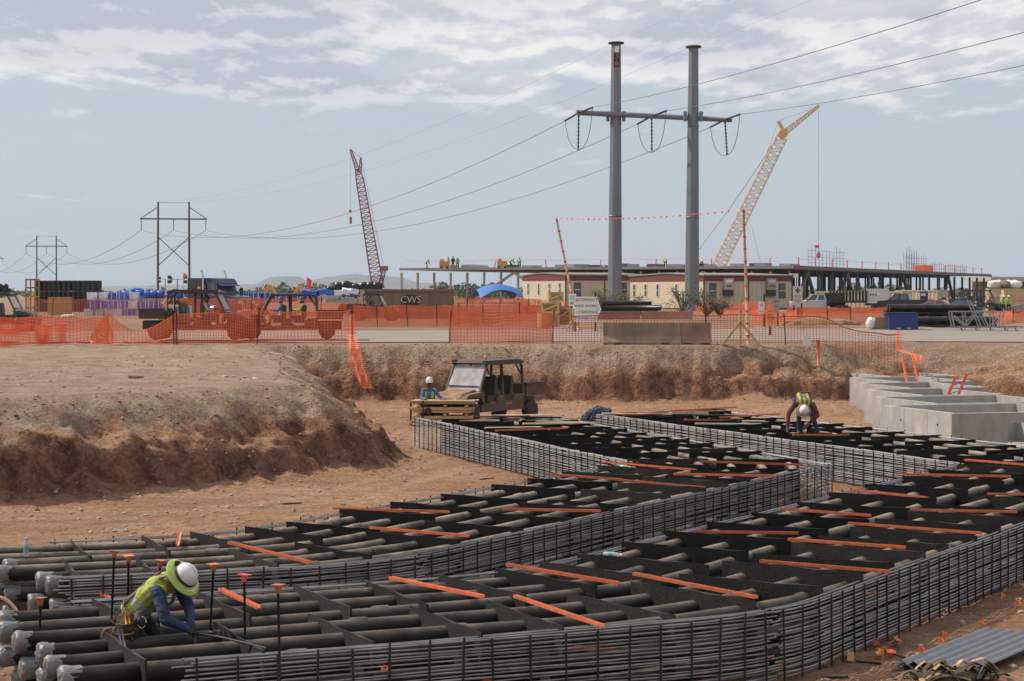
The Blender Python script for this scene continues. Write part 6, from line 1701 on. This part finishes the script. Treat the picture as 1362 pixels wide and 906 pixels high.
# --- kneeling worker, foreground
K = thing('person', 'kneeling worker in lime vest and navy shirt tying conduit at left', 'person', (-3.9, 21.0, .5)); k0 = Vector((-3.9, 21.0, .5))
def k_(x, y, z): return Vector((x, y, z))-k0
def vest_torso(p, t):
    return 'hivis'
zone = {}
def ktorso(p, t):
    q = p+k0
    a = (q-Vector((-4.05, 21.12, .98))).dot((Vector((-3.66, 20.98, 1.36))-Vector((-4.05, 21.12, .98))).normalized())
    if a < .05: return 'pants_dark'
    if .20 < a < .262: return 'reflect'
    d = (q-Vector((-3.72, 20.82, 1.30)))
    return 'hivis'
J = dict(pelvis=k_(-4.03, 21.10, 1.00), chest=k_(-3.70, 20.99, 1.31), neck=k_(-3.58, 20.95, 1.37), head=k_(-3.47, 20.90, 1.385), up=(.68, -.42, .56), face=(.55, -.1, -.8),
         sr=k_(-3.70, 20.80, 1.27), sl=k_(-3.56, 21.15, 1.31), er=k_(-3.60, 20.66, 1.00), wr=k_(-3.39, 20.66, .915), el=k_(-3.42, 21.10, 1.05), wl=k_(-3.36, 20.82, .935),
         hr=k_(-4.05, 20.99, .95), hl=k_(-3.96, 21.20, .95), kr=k_(-3.80, 20.88, .60), kl=k_(-3.68, 21.16, .60), ar=k_(-4.22, 20.98, .59), al=k_(-4.10, 21.28, .59), tr=k_(-4.36, 21.0, .56), tl=k_(-4.25, 21.3, .56),
         dr=(.75, -.1, -.55), dl=(.5, -.45, -.65), sider=(.1, .9, .1), sidel=(-.2, -.8, .1))
body_mesh(K, figure(J, dict(torso=ktorso, shoulder='hivis', pants='pants_dark', skin='skin', sleeve='denim_shirt', hand='glove', boot='boot'), True), .0105, 3, 'body', .010)
hb = J['head']+Vector((.68, -.42, .56)).normalized()*.045
hat_mesh('hard_hat', K, hb, (.68, -.42, .56), (.55, -.1, -.8), 'hat_white', .215, 'hivis_brim', 'black')
def ribbon(pts, w_, th, nm, m_, par):
    b = MB(); pts = [Vector(p) for p in pts]; 
    b.tube(pts, th, 8, sx=w_/th); return b.build(nm, m_, par)
# sleeves' cap over the vest armhole, harness straps, belt, pouches
ribbon([k_(-3.56, 20.82, 1.40), k_(-3.63, 20.84, 1.415), k_(-3.74, 20.90, 1.375), k_(-3.86, 20.99, 1.27), k_(-3.95, 21.0, 1.17)], .030, .010, 'harness_strap', 'strap_purple', K)
ribbon([k_(-3.56, 20.84, 1.38), k_(-3.52, 20.80, 1.28), k_(-3.55, 20.82, 1.16), k_(-3.62, 20.85, 1.10)], .026, .012, 'harness_strap', 'strap_purple', K)
ribbon([k_(-3.72, 21.05, 1.43), k_(-3.85, 21.05, 1.33), k_(-3.98, 21.06, 1.21), k_(-4.10, 21.04, 1.12)], .045, .022, 'lanyard_pack', 'leather', K)
ribbon([k_(-3.70, 21.0, 1.45), k_(-3.82, 20.95, 1.36), k_(-3.94, 20.94, 1.24), k_(-4.08, 20.94, 1.12)], .022, .014, 'harness_strap', 'strap_purple', K)
sx_ = (J['sr']-J['sl']).normalized(); ax = (J['chest']-J['pelvis']).normalized(); fwd = ax.cross(sx_)
ring = []
for i in range(15):
    q = 2*math.pi*i/14; ring.append(J['pelvis']+ax*.07+sx_*(.205*math.cos(q))+fwd*(.135*math.sin(q)))
ribbon(ring, .036, .012, 'tool_belt', 'leather', K)
def pouch(c, d, rz, nm, m_='leather', tilt=0.):
    b = MB(); bm = bmesh.new(); bmesh.ops.create_cube(bm, size=1); bmesh.ops.bevel(bm, geom=bm.edges[:], offset=.16, segments=3, affect='EDGES')
    vs = []
    for v in bm.verts:
        q = Vector((v.co.x*d[0]*(1+.15*(-v.co.z)), v.co.y*d[1]*(1.0-.5*v.co.z), v.co.z*d[2])); vs.append(Matrix.Rotation(rz, 3, 'Z') @ Matrix.Rotation(tilt, 3, 'Y') @ q + c)
    b.smooth = True; b.add(vs, [[v.index for v in f.verts] for f in bm.faces]); bm.free(); return b.build(nm, m_, K)
pouch(k_(-4.02, 20.83, .90), (.24, .13, .30), -.15, 'tool_pouch', 'sacking', .25)
pouch(k_(-4.13, 20.88, .80), (.15, .11, .18), .2, 'tool_pouch', 'leather', .3)
pouch(k_(-3.90, 20.80, .98), (.12, .08, .16), -.2, 'tool_pouch', 'strap_purple', .1)
for i, (dx, m_) in enumerate(((0, 'tool_yellow'), (.035, 'tool_yellow'), (.012, 'tool_red'))):
    MB().tube([k_(-4.02+dx, 20.76, .93), k_(-4.03+dx, 20.76, 1.06-.02*i)], .011, 7).build('tool_handle', m_, K)
for i, (r_, z) in enumerate(((.11, .98), (.12, .88), (.09, .78))):
    pts = [k_(-4.05+r_*1.1*math.cos(q), 20.74-.015*math.sin(q*2), z+r_*.5*math.sin(q)) for q in [math.pi*(.95+j/9*1.1) for j in range(10)]]
    MB().tube(pts, .012, 6).build('belt_loop', 'leather', K)
MB().tube([k_(-3.86+.045*math.cos(q), 20.765, .95+.06*math.sin(q)) for q in [2*math.pi*j/12 for j in range(13)]], .008, 6).build('carabiner', 'chrome', K)
MB().tube([k_(-4.22+.07*math.cos(q), 20.86, .80+.07*math.sin(q)) for q in [2*math.pi*j/14 for j in range(15)]], .016, 7).build('tie_wire_reel', 'leather', K)
o = MB().tube([(0, 0, 0), (.35, -.25, -.01), (.86, -.75, -.03)], .013, 6).build('steel_rod', 'rebar_dark'); o.location = (-3.31, 20.62, .87); tag(o, 'thin steel rod in the kneeling worker\'s gloved hands', 'rod')
t = thing('tie_tool', 'black hand tool held by the kneeling worker', 'tool', (-3.27, 20.58, .87))
MB().tube([(0, 0, 0), (.12, 0, 0), (.22, 0, .01)], [.022, .03, .014], 8).build('barrel', 'black', t); MB().tube([(.02, 0, .02), (0, 0, -.10)], .02, 8).build('grip', 'black', t)
for i in range(2):
    o = MB().tube([(0, 0, 0), (.10, -.15, -.28)], .012, 6).build('short_rebar', 'galv'); o.location = (-4.07+.035*i, 20.55, .92); tag(o, f'short grey bar leaning beside the kneeling worker, {"left" if i == 0 else "right"} of the pair', 'bar', 'short bars by the worker')

# --- bending worker on the near bank
Dn = 49.7
Bp = thing('person', 'bending worker in plaid shirt, vest and tan brimmed white hard hat', 'person', (X(1069, Dn), Dn, .8)); b0 = Vector((X(1069, Dn), Dn, .8))
def b_(px, py, D): return Vector((X(px, D), D, Z(py, D)))-b0
def btorso(p, t):
    x = abs(p.x)
    return 'hivis' if .075 < x < .135 or (t > .7 and x < .025) else 'leather'
J = dict(pelvis=b_(1069, 527, 50.05), chest=b_(1069, 535.5, 49.65), neck=b_(1069, 541, 49.5), head=b_(1069, 547, 49.42), up=(0, -.85, .2), face=(0, -.3, -.95),
         sl=b_(1057.5, 537.5, 49.62), sr=b_(1081, 538, 49.62), el=b_(1049, 550, 49.5), wl=b_(1047.5, 567, 49.4), er=b_(1087.5, 552, 49.5), wr=b_(1073.5, 566, 49.4),
         hl=b_(1064.5, 530, 50.05), hr=b_(1074, 530, 50.05), kl=b_(1062.5, 554, 49.9), al=b_(1062.5, 575, 49.95), kr=b_(1081.5, 556, 49.85), ar=b_(1088.5, 577, 49.9), tl=b_(1062, 580, 49.75), tr=b_(1092, 582, 49.75))
body_mesh(Bp, figure(J, dict(torso=btorso, shoulder='plaid', pants='jeans', skin='skin', sleeve='plaid', hand='glove_green', boot='boot')), .018, 3)
hat_mesh('hard_hat', Bp, J['head']+Vector((0, -.05, .015)), (0, -.9, .38), (0, -.38, -.9), 'hat_white', .185, 'brim_tan')
def ob_(a, c, r_, nm, m_): MB().tube([a, c], r_, 7).build(nm, m_, Bp)
ob_(b_(1063, 528, 49.85), b_(1064, 541, 49.5), .03, 'harness_strap', 'leather'); ob_(b_(1076, 528, 49.85), b_(1075, 541, 49.5), .03, 'harness_strap', 'leather')
MB().box(b_(1071, 524, 50.05), (.26, .2, .12)).build('tool_pouch', 'leather', Bp); ob_(b_(1063, 521, 50.1), b_(1064, 528, 50.0), .02, 'tool_handle', 'black')
MB().lathe([(.03, -.06), (.035, -.05), (.035, .05), (.02, .07)], 8, Matrix.Translation(b_(1056.5, 533, 49.8))).build('water_flask', 'blue_tarp', Bp)

# --- worker behind the lumber
Dn = 66.1
Lp = thing('person', 'worker in blue shirt and striped vest behind the lumber stack', 'person', (X(571, Dn), Dn, 0)); b0 = Vector((X(571, Dn), Dn, 0))
def ltorso(p, t):
    x = p.x; 
    if abs(x) > .075 and abs(x) < .16: return 'hivis' if x > 0 else ('vest_orange' if int((p.z)*22) % 3 == 0 else 'hivis')
    return 'blue_shirt'
J = dict(pelvis=b_(571, 548, Dn+.1), chest=b_(571, 525, Dn-.02), neck=b_(571, 515.5, Dn-.05), head=b_(571, 509.5, Dn-.12), up=(0, -.15, 1), face=(.1, -1, -.25),
         sl=b_(564, 519, Dn), sr=b_(578, 519, Dn), el=b_(560.5, 529, Dn-.2), wl=b_(565, 531, Dn-.5), er=b_(584, 527.5, Dn-.15), wr=b_(589, 530.5, Dn-.45),
         hl=b_(567.5, 549, Dn+.1), hr=b_(574.5, 549, Dn+.1), kl=b_(566, 553, Dn-.3), al=b_(566, 560, Dn+.08), kr=b_(576, 553, Dn-.3), ar=b_(576, 560, Dn+.08), tl=b_(566, 560.5, Dn+.22), tr=b_(576, 560.5, Dn+.22))
body_mesh(Lp, figure(J, dict(torso=ltorso, shoulder='blue_shirt', pants='jeans', skin='skin_dark', sleeve='blue_shirt', hand='skin_dark', boot='boot', chin='black', mouth='black')), .017, 2)
hat_mesh('hard_hat', Lp, J['head']+Vector((0, -.01, .045)), (0, -.1, 1), (.1, -1, -.1), 'hat_white')

def seated(label, par_obj, x, y, face=(1, 0, 0), hat='hat_dark', torso='hivis', sleeve='hivis', z=.0):
    # placed in a vehicle's frame but a thing of its own
    mw = Matrix.Translation(par_obj.location) @ Matrix.Rotation(par_obj.rotation_euler.z, 4, 'Z') @ Matrix.Diagonal((par_obj.scale.x,)*3 + (1,))
    o = thing('person', label, 'person', tuple(mw @ Vector((x, y, .8+z))), par_obj.rotation_euler.z, 'vehicle riders')
    V = lambda a, b2, c: Vector((a, b2, c))
    J = dict(pelvis=V(0, 0, .2), chest=V(-.06, 0, .58), neck=V(-.04, 0, .72), head=V(.0, 0, .82), face=face, sl=V(-.05, .19, .66), sr=V(-.05, -.19, .66), el=V(.12, .24, .42), er=V(.12, -.24, .42), wl=V(.36, .16, .44), wr=V(.36, -.16, .44),
             hl=V(0, .1, .14), hr=V(0, -.1, .14), kl=V(.44, .13, .16), kr=V(.44, -.13, .16), al=V(.5, .13, -.22), ar=V(.5, -.13, -.22), tl=V(.64, .13, -.25), tr=V(.64, -.13, -.25))
    body_mesh(o, figure(J, dict(torso=torso, shoulder=torso, pants='jeans', skin='skin_dark', sleeve=sleeve, hand='skin_dark', boot='boot')), .03, 2)
    hat_mesh('hard_hat', o, (0.0, 0, .87), (0, 0, 1), (1, 0, 0), hat, .18 if hat != 'hat_white' else None, 'brim_tan')
    return o
seated('driver in lime vest under the roof of the right going vehicle', u1, .12, -.3, (1, 0, 0), 'hat_dark', 'hivis', 'ac_grey')
seated('driver in grey sleeves in the open left going vehicle', u2, .12, .3, (1, 0, 0), 'hat_dark', 'ac_grey', 'blue_shirt')
seated('rear rider in bright lime in the open left going vehicle', u2, -.78, .25, (1, 0, 0), 'hat_dark', 'hivis', 'hivis')
def standing(label, px, D, z0, rz, torso='hivis', pants='jeans', hat='hat_white', arms=0., group='distant workers', sc=1., stoop=0.):
    o = thing('person', label, 'person', (X(px, D), D, z0), rz, group); o.scale = (sc,)*3
    V = lambda a, b2, c: Vector((a, b2, c)); q = stoop
    J = dict(pelvis=V(-.2*q, 0, .95), chest=V(.1*q+.0, 0, 1.30-.1*q), neck=V(.22*q, 0, 1.46-.2*q), head=V(.32*q+.02, 0, 1.57-.25*q), face=(1, 0, -.2-q), sl=V(.18*q, .2, 1.40-.18*q), sr=V(.18*q, -.2, 1.40-.18*q),
             el=V(.1+.25*q, .26, 1.12-.2*q), er=V(.08+.2*q, -.26, 1.12-.2*q), wl=V(.25+.2*q, .22, .98+arms-.25*q), wr=V(.2+.2*q, -.22, .96+arms*.5-.25*q),
             hl=V(-.18*q, .1, .92), hr=V(-.18*q, -.1, .92), kl=V(.1, .12, .5), kr=V(-.04, -.12, .5), al=V(.06, .13, .09), ar=V(-.14, -.13, .09), tl=V(.2, .14, .05), tr=V(0, -.14, .05))
    body_mesh(o, figure(J, dict(torso=torso, shoulder=torso, pants=pants, skin='skin', sleeve=torso, hand='skin', boot='boot')), .035, 2)
    hat_mesh('hard_hat', o, (.32*q+.02, 0, 1.62-.25*q), (.3*q, 0, 1), (1, 0, 0), hat)
    return o
standing('left of two workers in lime vests walking at the right', 1334.5, 188, 2.3, R(-70), 'hivis', 'pants_dark', group='workers walking at right')
standing('right of two workers in lime vests walking at the right', 1341.5, 187, 2.3, R(-100), 'hivis', 'pants_dark', group='workers walking at right')
standing('worker in orange and yellow vest with red hard hat by blue rolls', 222, 125, Z(428, 125), R(170), 'vest_orange', 'jeans', 'hat_red', .2)
RT = 1.9+RZ
for i, (px, D, st, hat, tor) in enumerate(((568, 336, .8, 'hat_white', 'hivis'), (595, 333, .6, 'hat_dark', 'hivis'), (602.5, 333, 0, 'hat_dark', 'pants_dark'), (608.5, 333, 0, 'hat_white', 'hivis'), (680, 328, 1., 'hat_white', 'hivis'), (691, 327, 1., 'hat_dark', 'hivis'), (885, 322, 1., 'hat_white', 'hivis'), (933, 321, 1., 'hat_white', 'white_cloth'))):
    standing(f'tiny worker on the steel building roof, {ordn(i+1)} from left', px, D, RT, R(rg.uniform(0, 360)), tor, 'pants_dark', hat, 0, 'workers on the roof', 1.15, st)
for i, (px, D) in enumerate(((591, 331), (668, 327))):
    t = thing('yellow_roof_machine', f'small yellow machine on the building roof, {"left" if i == 0 else "right"} one', 'machine', (X(px, D), D, RT), 0, 'yellow machines on the roof')
    t.scale = (.62,)*3; MB().box((0, 0, 1.1), (2.6, 1.5, 1.6)).build('housing', 'cat_yellow', t); MB().box((-.6, 0, 2.2), (1.2, 1.4, .6), taper=.8).build('hood', 'cat_yellow', t)
    for x in (-.8, .8): MB().lathe([(.3, -.8), (.35, -.75), (.35, .75), (.3, .8)], 10, Matrix.Translation((x, 0, .33)) @ Matrix.Rotation(R(90), 4, 'X')).build('wheel', 'tyre_clean', t)

# ------------------------------------------------------------------ lumber stack in the pit
D = 65.3; cx = X(588, D); g = 0.0
t = thing('lumber_stack', 'strapped stack of pale lumber in front of the parked utility vehicle', 'lumber stack', (cx, D, g), R(-3))
for lvl in range(8):
    z = .09+lvl*.095
    if lvl in (3, 6):
        for x in (-.75, .1, .8): MB().box((x, .35, z-.01), (.10, .9, .06)).build('sticker', 'lumber', t)
        continue
    for j in range(3):
        ln = rg.uniform(1.85, 2.1); MB().box((rg.uniform(-.08, .08), .1+j*.3, z), (ln, .27, .085)).build('plank', rg.choice(['lumber', 'lumber_pale', 'lumber']), t)
for j in range(4): MB().box((rg.uniform(-.1, .15), .05+j*.24, .80+rg.uniform(0, .02)), (2.1, .22, .035)).build('plank', 'lumber_pale', t)
for x in (-.62,): MB().box((x, -.06, .42), (.05, .02, .82)).build('strap', 'black', t)
MB().lathe([(.10, -.03), (.12, 0), (.10, .03)], 10, Matrix.Translation((-.45, -.08, .48)) @ Matrix.Rotation(R(90), 4, 'X')).build('strap_reel', 'black', t)
for s in (-1, 1): MB().bar((s*1.06, .3, 0), (s*1.06, .3, .75), .06).build('end_stake', 'steel_dark', t)

# ------------------------------------------------------------------ small things in the foreground
def cap_mesh(m_):
    b = MB(); b.box((0, 0, .028), (.108, .108, .012)); b.lathe([(.018, -.05), (.027, -.045), (.029, -.01), (.045, .02)], 10); return b.mesh('safety_cap', m_)
capm = {m_: cap_mesh(m_) for m_ in ('orange_cap', 'red_cap', 'amber_cap')}
for i, (px, py, D, m_, nm) in enumerate(((152, 736, 22.1, 'orange_cap', 'tall'), (171, 742.5, 21.8, 'orange_cap', 'tall'), (213, 749, 21.6, 'orange_cap', 'tall'), (284, 754, 21.2, 'orange_cap', 'tall'), (325, 768, 20.5, 'red_cap', 'tall'), (370, 782, 18.75, 'orange_cap', 'tall'), (54, 799, 21.3, 'orange_cap', 'short'))):
    x = X(px, D); zt = Z(py, D); t = thing('rebar_stake', f'upright rebar stake with {"red" if m_ == "red_cap" else "orange"} square cap, ' + ['second from left', 'third from left', 'fourth from left behind worker\'s hat', 'just right of worker\'s hat', 'only red one of the row', 'rightmost and nearest one', 'leftmost and shortest one'][i], 'stake', (x, D, 0), 0, 'capped rebar stakes')
    ln = rg.uniform(-.04, .02); MB().tube([(ln*2.2, 0, -.1), (0, 0, zt-.02)], .0135, 6).build('rod', 'rebar_dark', t)
    inst('safety_cap', capm[m_], t, (0, 0, zt), (rg.uniform(-.1, .1), rg.uniform(-.1, .1), rg.uniform(0, 1.5)))
def bottle(label, loc, rot=(0, 0, 0)):
    t = thing('water_bottle', label, 'bottle', loc, 0, 'clear water bottles'); t.rotation_euler = rot
    MB().lathe([(.03, 0), (.036, .01), (.036, .15), (.030, .19), (.014, .225), (.014, .235)], 14).build('bottle', 'bottle', t)
    MB().lathe([(.0365, .07), (.0365, .13)], 14, None, False).build('paper_label', 'bottle_label', t); MB().lathe([(.017, .235), (.017, .26)], 10).build('cap', 'white', t)
D = 27.1; bottle('clear water bottle standing on conduits at the left edge', (X(35, D), D, .80))
p = PA.off(9.6, -1.75); bottle('clear water bottle lying on the near bank beside an orange bar', (p.x, p.y, .86), (R(90), 0, 1.2))
p = PB.off(17.0, -1.5); bottle('clear water bottle lying on the far bank edge', (p.x, p.y, .86), (R(90), 0, 1.0))
# orange hose loop at the left edge
D = 22.6; pts = []
for i in range(22):
    q = -2.0+i*.185; pts.append((X(-8, D)+.32*math.cos(q), D-.1*i/21, .60+.36*math.sin(q)))
b = MB(); b.tube(pts, .02, 8); tag(b.build('orange_hose', 'hose_orange'), 'pale orange hose looping up at the left edge', 'hose')
# blue netting over the far end of the near bank
pe = PA.off(PA.len-.2, -WA/2+.2); rgn = random.Random(5); t = thing('blue_netting', 'bundle of dark blue netting over the near bank far corner', 'netting', (pe.x, pe.y, .3))
b = MB()
for i in range(34):
    pts = []; a = rgn.uniform(-.55, .55); 
    for j in range(9):
        q = j/8; pts.append((-.55+q*.95+rgn.gauss(0, .04), a*.6+rgn.gauss(0, .05), .62*math.sin(min(1, q*1.5)*math.pi/2)+.05-.18*max(0, q-.6)+rgn.gauss(0, .03)))
    b.tube(pts, .022, 5)
b.build('net_strands', 'blue_net', t, 'stuff'); b = MB(); b.blob((.1, 0, .32), .38, 2, .15, (1, 1, .7), 2); b.build('net_mass', 'blue_net', t)
# scatter at bottom right: caps, pin flags, corrugated sheets, sacking
for i, (px, py, m_, rot) in enumerate(((1129, 876, 'amber_cap', (1.4, .2, .6)), (1166, 859, 'red_cap', (.3, 1.2, .2)), (1168, 873, 'amber_cap', (1.5, 0, 2.2)), (1177, 868, 'orange_cap', (1.8, .3, 1.0)), (1185, 872, 'red_cap', (.2, .1, 0)), (1192, 855, 'orange_cap', (.3, .4, .3)), (1218, 877, 'amber_cap', (1.5, .2, 1.6)))):
    D = DZ(py, .03); x = X(px, D); o = inst('loose_safety_cap', capm[m_], None, (x, D, gz(x, D)+.065), rot); tag(o, f'loose {m_.split("_")[0]} safety cap on the dirt at lower right, {ordn(i+1)} from left', 'safety cap', 'loose caps on the dirt')
for i, (a, c) in enumerate((((1138, 878), (1172, 880)), ((1176, 864), (1207, 876)), ((1195, 885), (1222, 882)), ((1188, 868), (1196, 860)), ((1093, 901), (1128, 900)))):
    p0 = [X(a[0], DZ(a[1], .02)), DZ(a[1], .02)]; p1 = [X(c[0], DZ(c[1], .02)), DZ(c[1], .02)]
    b = MB(); b.tube([(p0[0], p0[1], gz(*p0)+.02), (p1[0], p1[1], gz(*p1)+.02)], .014, 6); tag(b.build('rebar_offcut', 'rebar_dark'), f'dark rebar offcut on the dirt at lower right, {ordn(i+1)} listed from the mat', 'rebar', 'rebar offcuts')
for i, (px, py) in enumerate(((1331, 805), (1350, 815), (1252, 858), (1247, 868), (1222, 880), (1035, 905), (1301, 842))):
    D = DZ(py, 0); x = X(px, D); t = thing('pin_flag', f'orange pin flag in the dirt, {ordn(i+1)} from the right picture edge inwards', 'pin flag', (x, D, gz(x, D)), rg.uniform(-.5, .5), 'orange pin flags')
    h_ = .20; MB().tube([(0, 0, -.03), (.01, 0, h_)], .003, 5).build('wire_stem', 'galv', t)
    b = MB(); b.smooth = True; vs = []
    for j in range(5):
        for k2 in range(2): vs.append((.01+.085*j/4, .02*math.sin(j*1.4), h_-.10*k2*(1-j/5.5)-.035*j/4*(1-k2)))
    vs += [(a, c+.003, d) for a, c, d in vs]
    b.add(vs, [(2*j, 2*j+2, 2*j+3, 2*j+1) for j in range(4)]+[(10+2*j+1, 10+2*j+3, 10+2*j+2, 10+2*j) for j in range(4)]); b.build('flag', 'flag_orange', t)
for i in range(2):
    b = MB(); k = 40; w_ = .95; vs = []; b.smooth = False
    for j in range(k+1):
        f = j/k; zz = .022*math.sin(f*math.pi*2*6.5)
        for y in (-1.4, 1.4): vs.append((w_*(f-.5), y, zz))
    o2 = len(vs); vs += [(a, c, d-.004) for a, c, d in vs]
    b.add(vs, [(2*j, 2*j+2, 2*j+3, 2*j+1) for j in range(k)]+[(o2+2*j+1, o2+2*j+3, o2+2*j+2, o2+2*j) for j in range(k)])
    o = b.build('corrugated_sheet', 'corrugated'); o.location = (5.63+.05*i, 24.05+.03*i, gz(5.6, 24.0)+.05+.035*i); o.rotation_euler = (0, 0, R(-36+2*i)); tag(o, f'{"lower" if i == 0 else "upper"} grey corrugated metal sheet on the dirt, lower right corner', 'metal sheet', 'corrugated sheets')
rgs = random.Random(9); t = thing('webbing_heap', 'tangled heap of brown webbing straps at the bottom right', 'webbing', (X(1262, DZ(902, 0)), DZ(902, 0), 0), R(20))
for i in range(46):
    b = MB(); a = rgs.uniform(0, 6.3); c = Vector((rgs.gauss(0, .24), rgs.gauss(0, .13), 0)); hh = rgs.uniform(.05, .17); l2 = rgs.uniform(.12, .26); d = Vector((math.cos(a), math.sin(a)*.6, 0)); w2 = rgs.uniform(.02, .05)
    pts = [c-d*l2+Vector((0, 0, .01)), c-d*l2*.5+Vector((rgs.gauss(0, .03), 0, hh*.8)), c+Vector((0, rgs.gauss(0, .03), hh)), c+d*l2*.6+Vector((0, 0, hh*.6)), c+d*l2+Vector((0, 0, .01))]
    b.tube(pts, .010, 6, sx=w2/.010); b.build('webbing_strap', rgs.choice(['sacking', 'sacking', 'leather', 'black', 'lumber']), t)
MB().blob((0, 0, .02), .3, 2, .18, (1.3, .8, .25), 5).build('cloth', 'sacking', t)
rgl = random.Random(77)
for i in range(12):
    x = rgl.uniform(-5, 2.2); y = rgl.uniform(43, 54) if x > -3 else rgl.uniform(33, 42); x = min(x, -2.2+(y-43)*.0+1.2 if y < 46 else x-1.5)
    a = rgl.uniform(0, 3.1); l2 = rgl.uniform(.15, .5); b = MB(); p0 = (x, y); p1 = (x+l2*math.cos(a), y+l2*math.sin(a))
    b.tube([(p0[0], p0[1], gz(*p0)+.015), (p1[0], p1[1], gz(*p1)+.015)], .016, 5); tag(b.build('rebar_offcut', 'rebar_dark'), f'short dark rebar scrap on the sand left of far bank, {ordn(i+1)} of the scatter', 'rebar', 'rebar scraps on the sand')
# litter and dark lumps on the left bank and pit floor
for i, (px, py, m_, s) in enumerate(((182, 502, 'clod', .16), (300, 499, 'white', .06), (338, 501.5, 'white', .05), (190, 475, 'white', .06))):
    D = DZ(py, 2.12); x = X(px, D); b = MB(); b.blob((0, 0, 0), s, 1, .25, (1.5, .8, .5), 90+i); o = b.build('litter' if m_ == 'white' else 'dirt_lump', m_); o.location = (x, D, gz(x, D)+s*.2); tag(o, ['dark earth lump on top of the left bank', 'white scrap of litter on the left bank top', 'second white scrap of litter, right on the bank top', 'tiny white scrap near the orange fence'][i], 'litter' if m_ == 'white' else 'lump')
# row of earth spoil beyond the road
for i, (px, py, r_) in enumerate(((1072, 437, .9), (1082, 438, 1.1), (1114, 440, .9), (1100, 440, .6))):
    D = 112.0; x = X(px, D); b = MB(); b.smooth = True; b.blob((0, 0, 0), r_, 3, .10, (1.5, .9, .42), 30+i); o = b.build('spoil_heap', 'clod'); o.location = (x, D, gz(x, D)+.1); tag(o, f'dark earth spoil heap beyond the road, {ordn(i+1)} listed from the left', 'heap', 'spoil heaps')
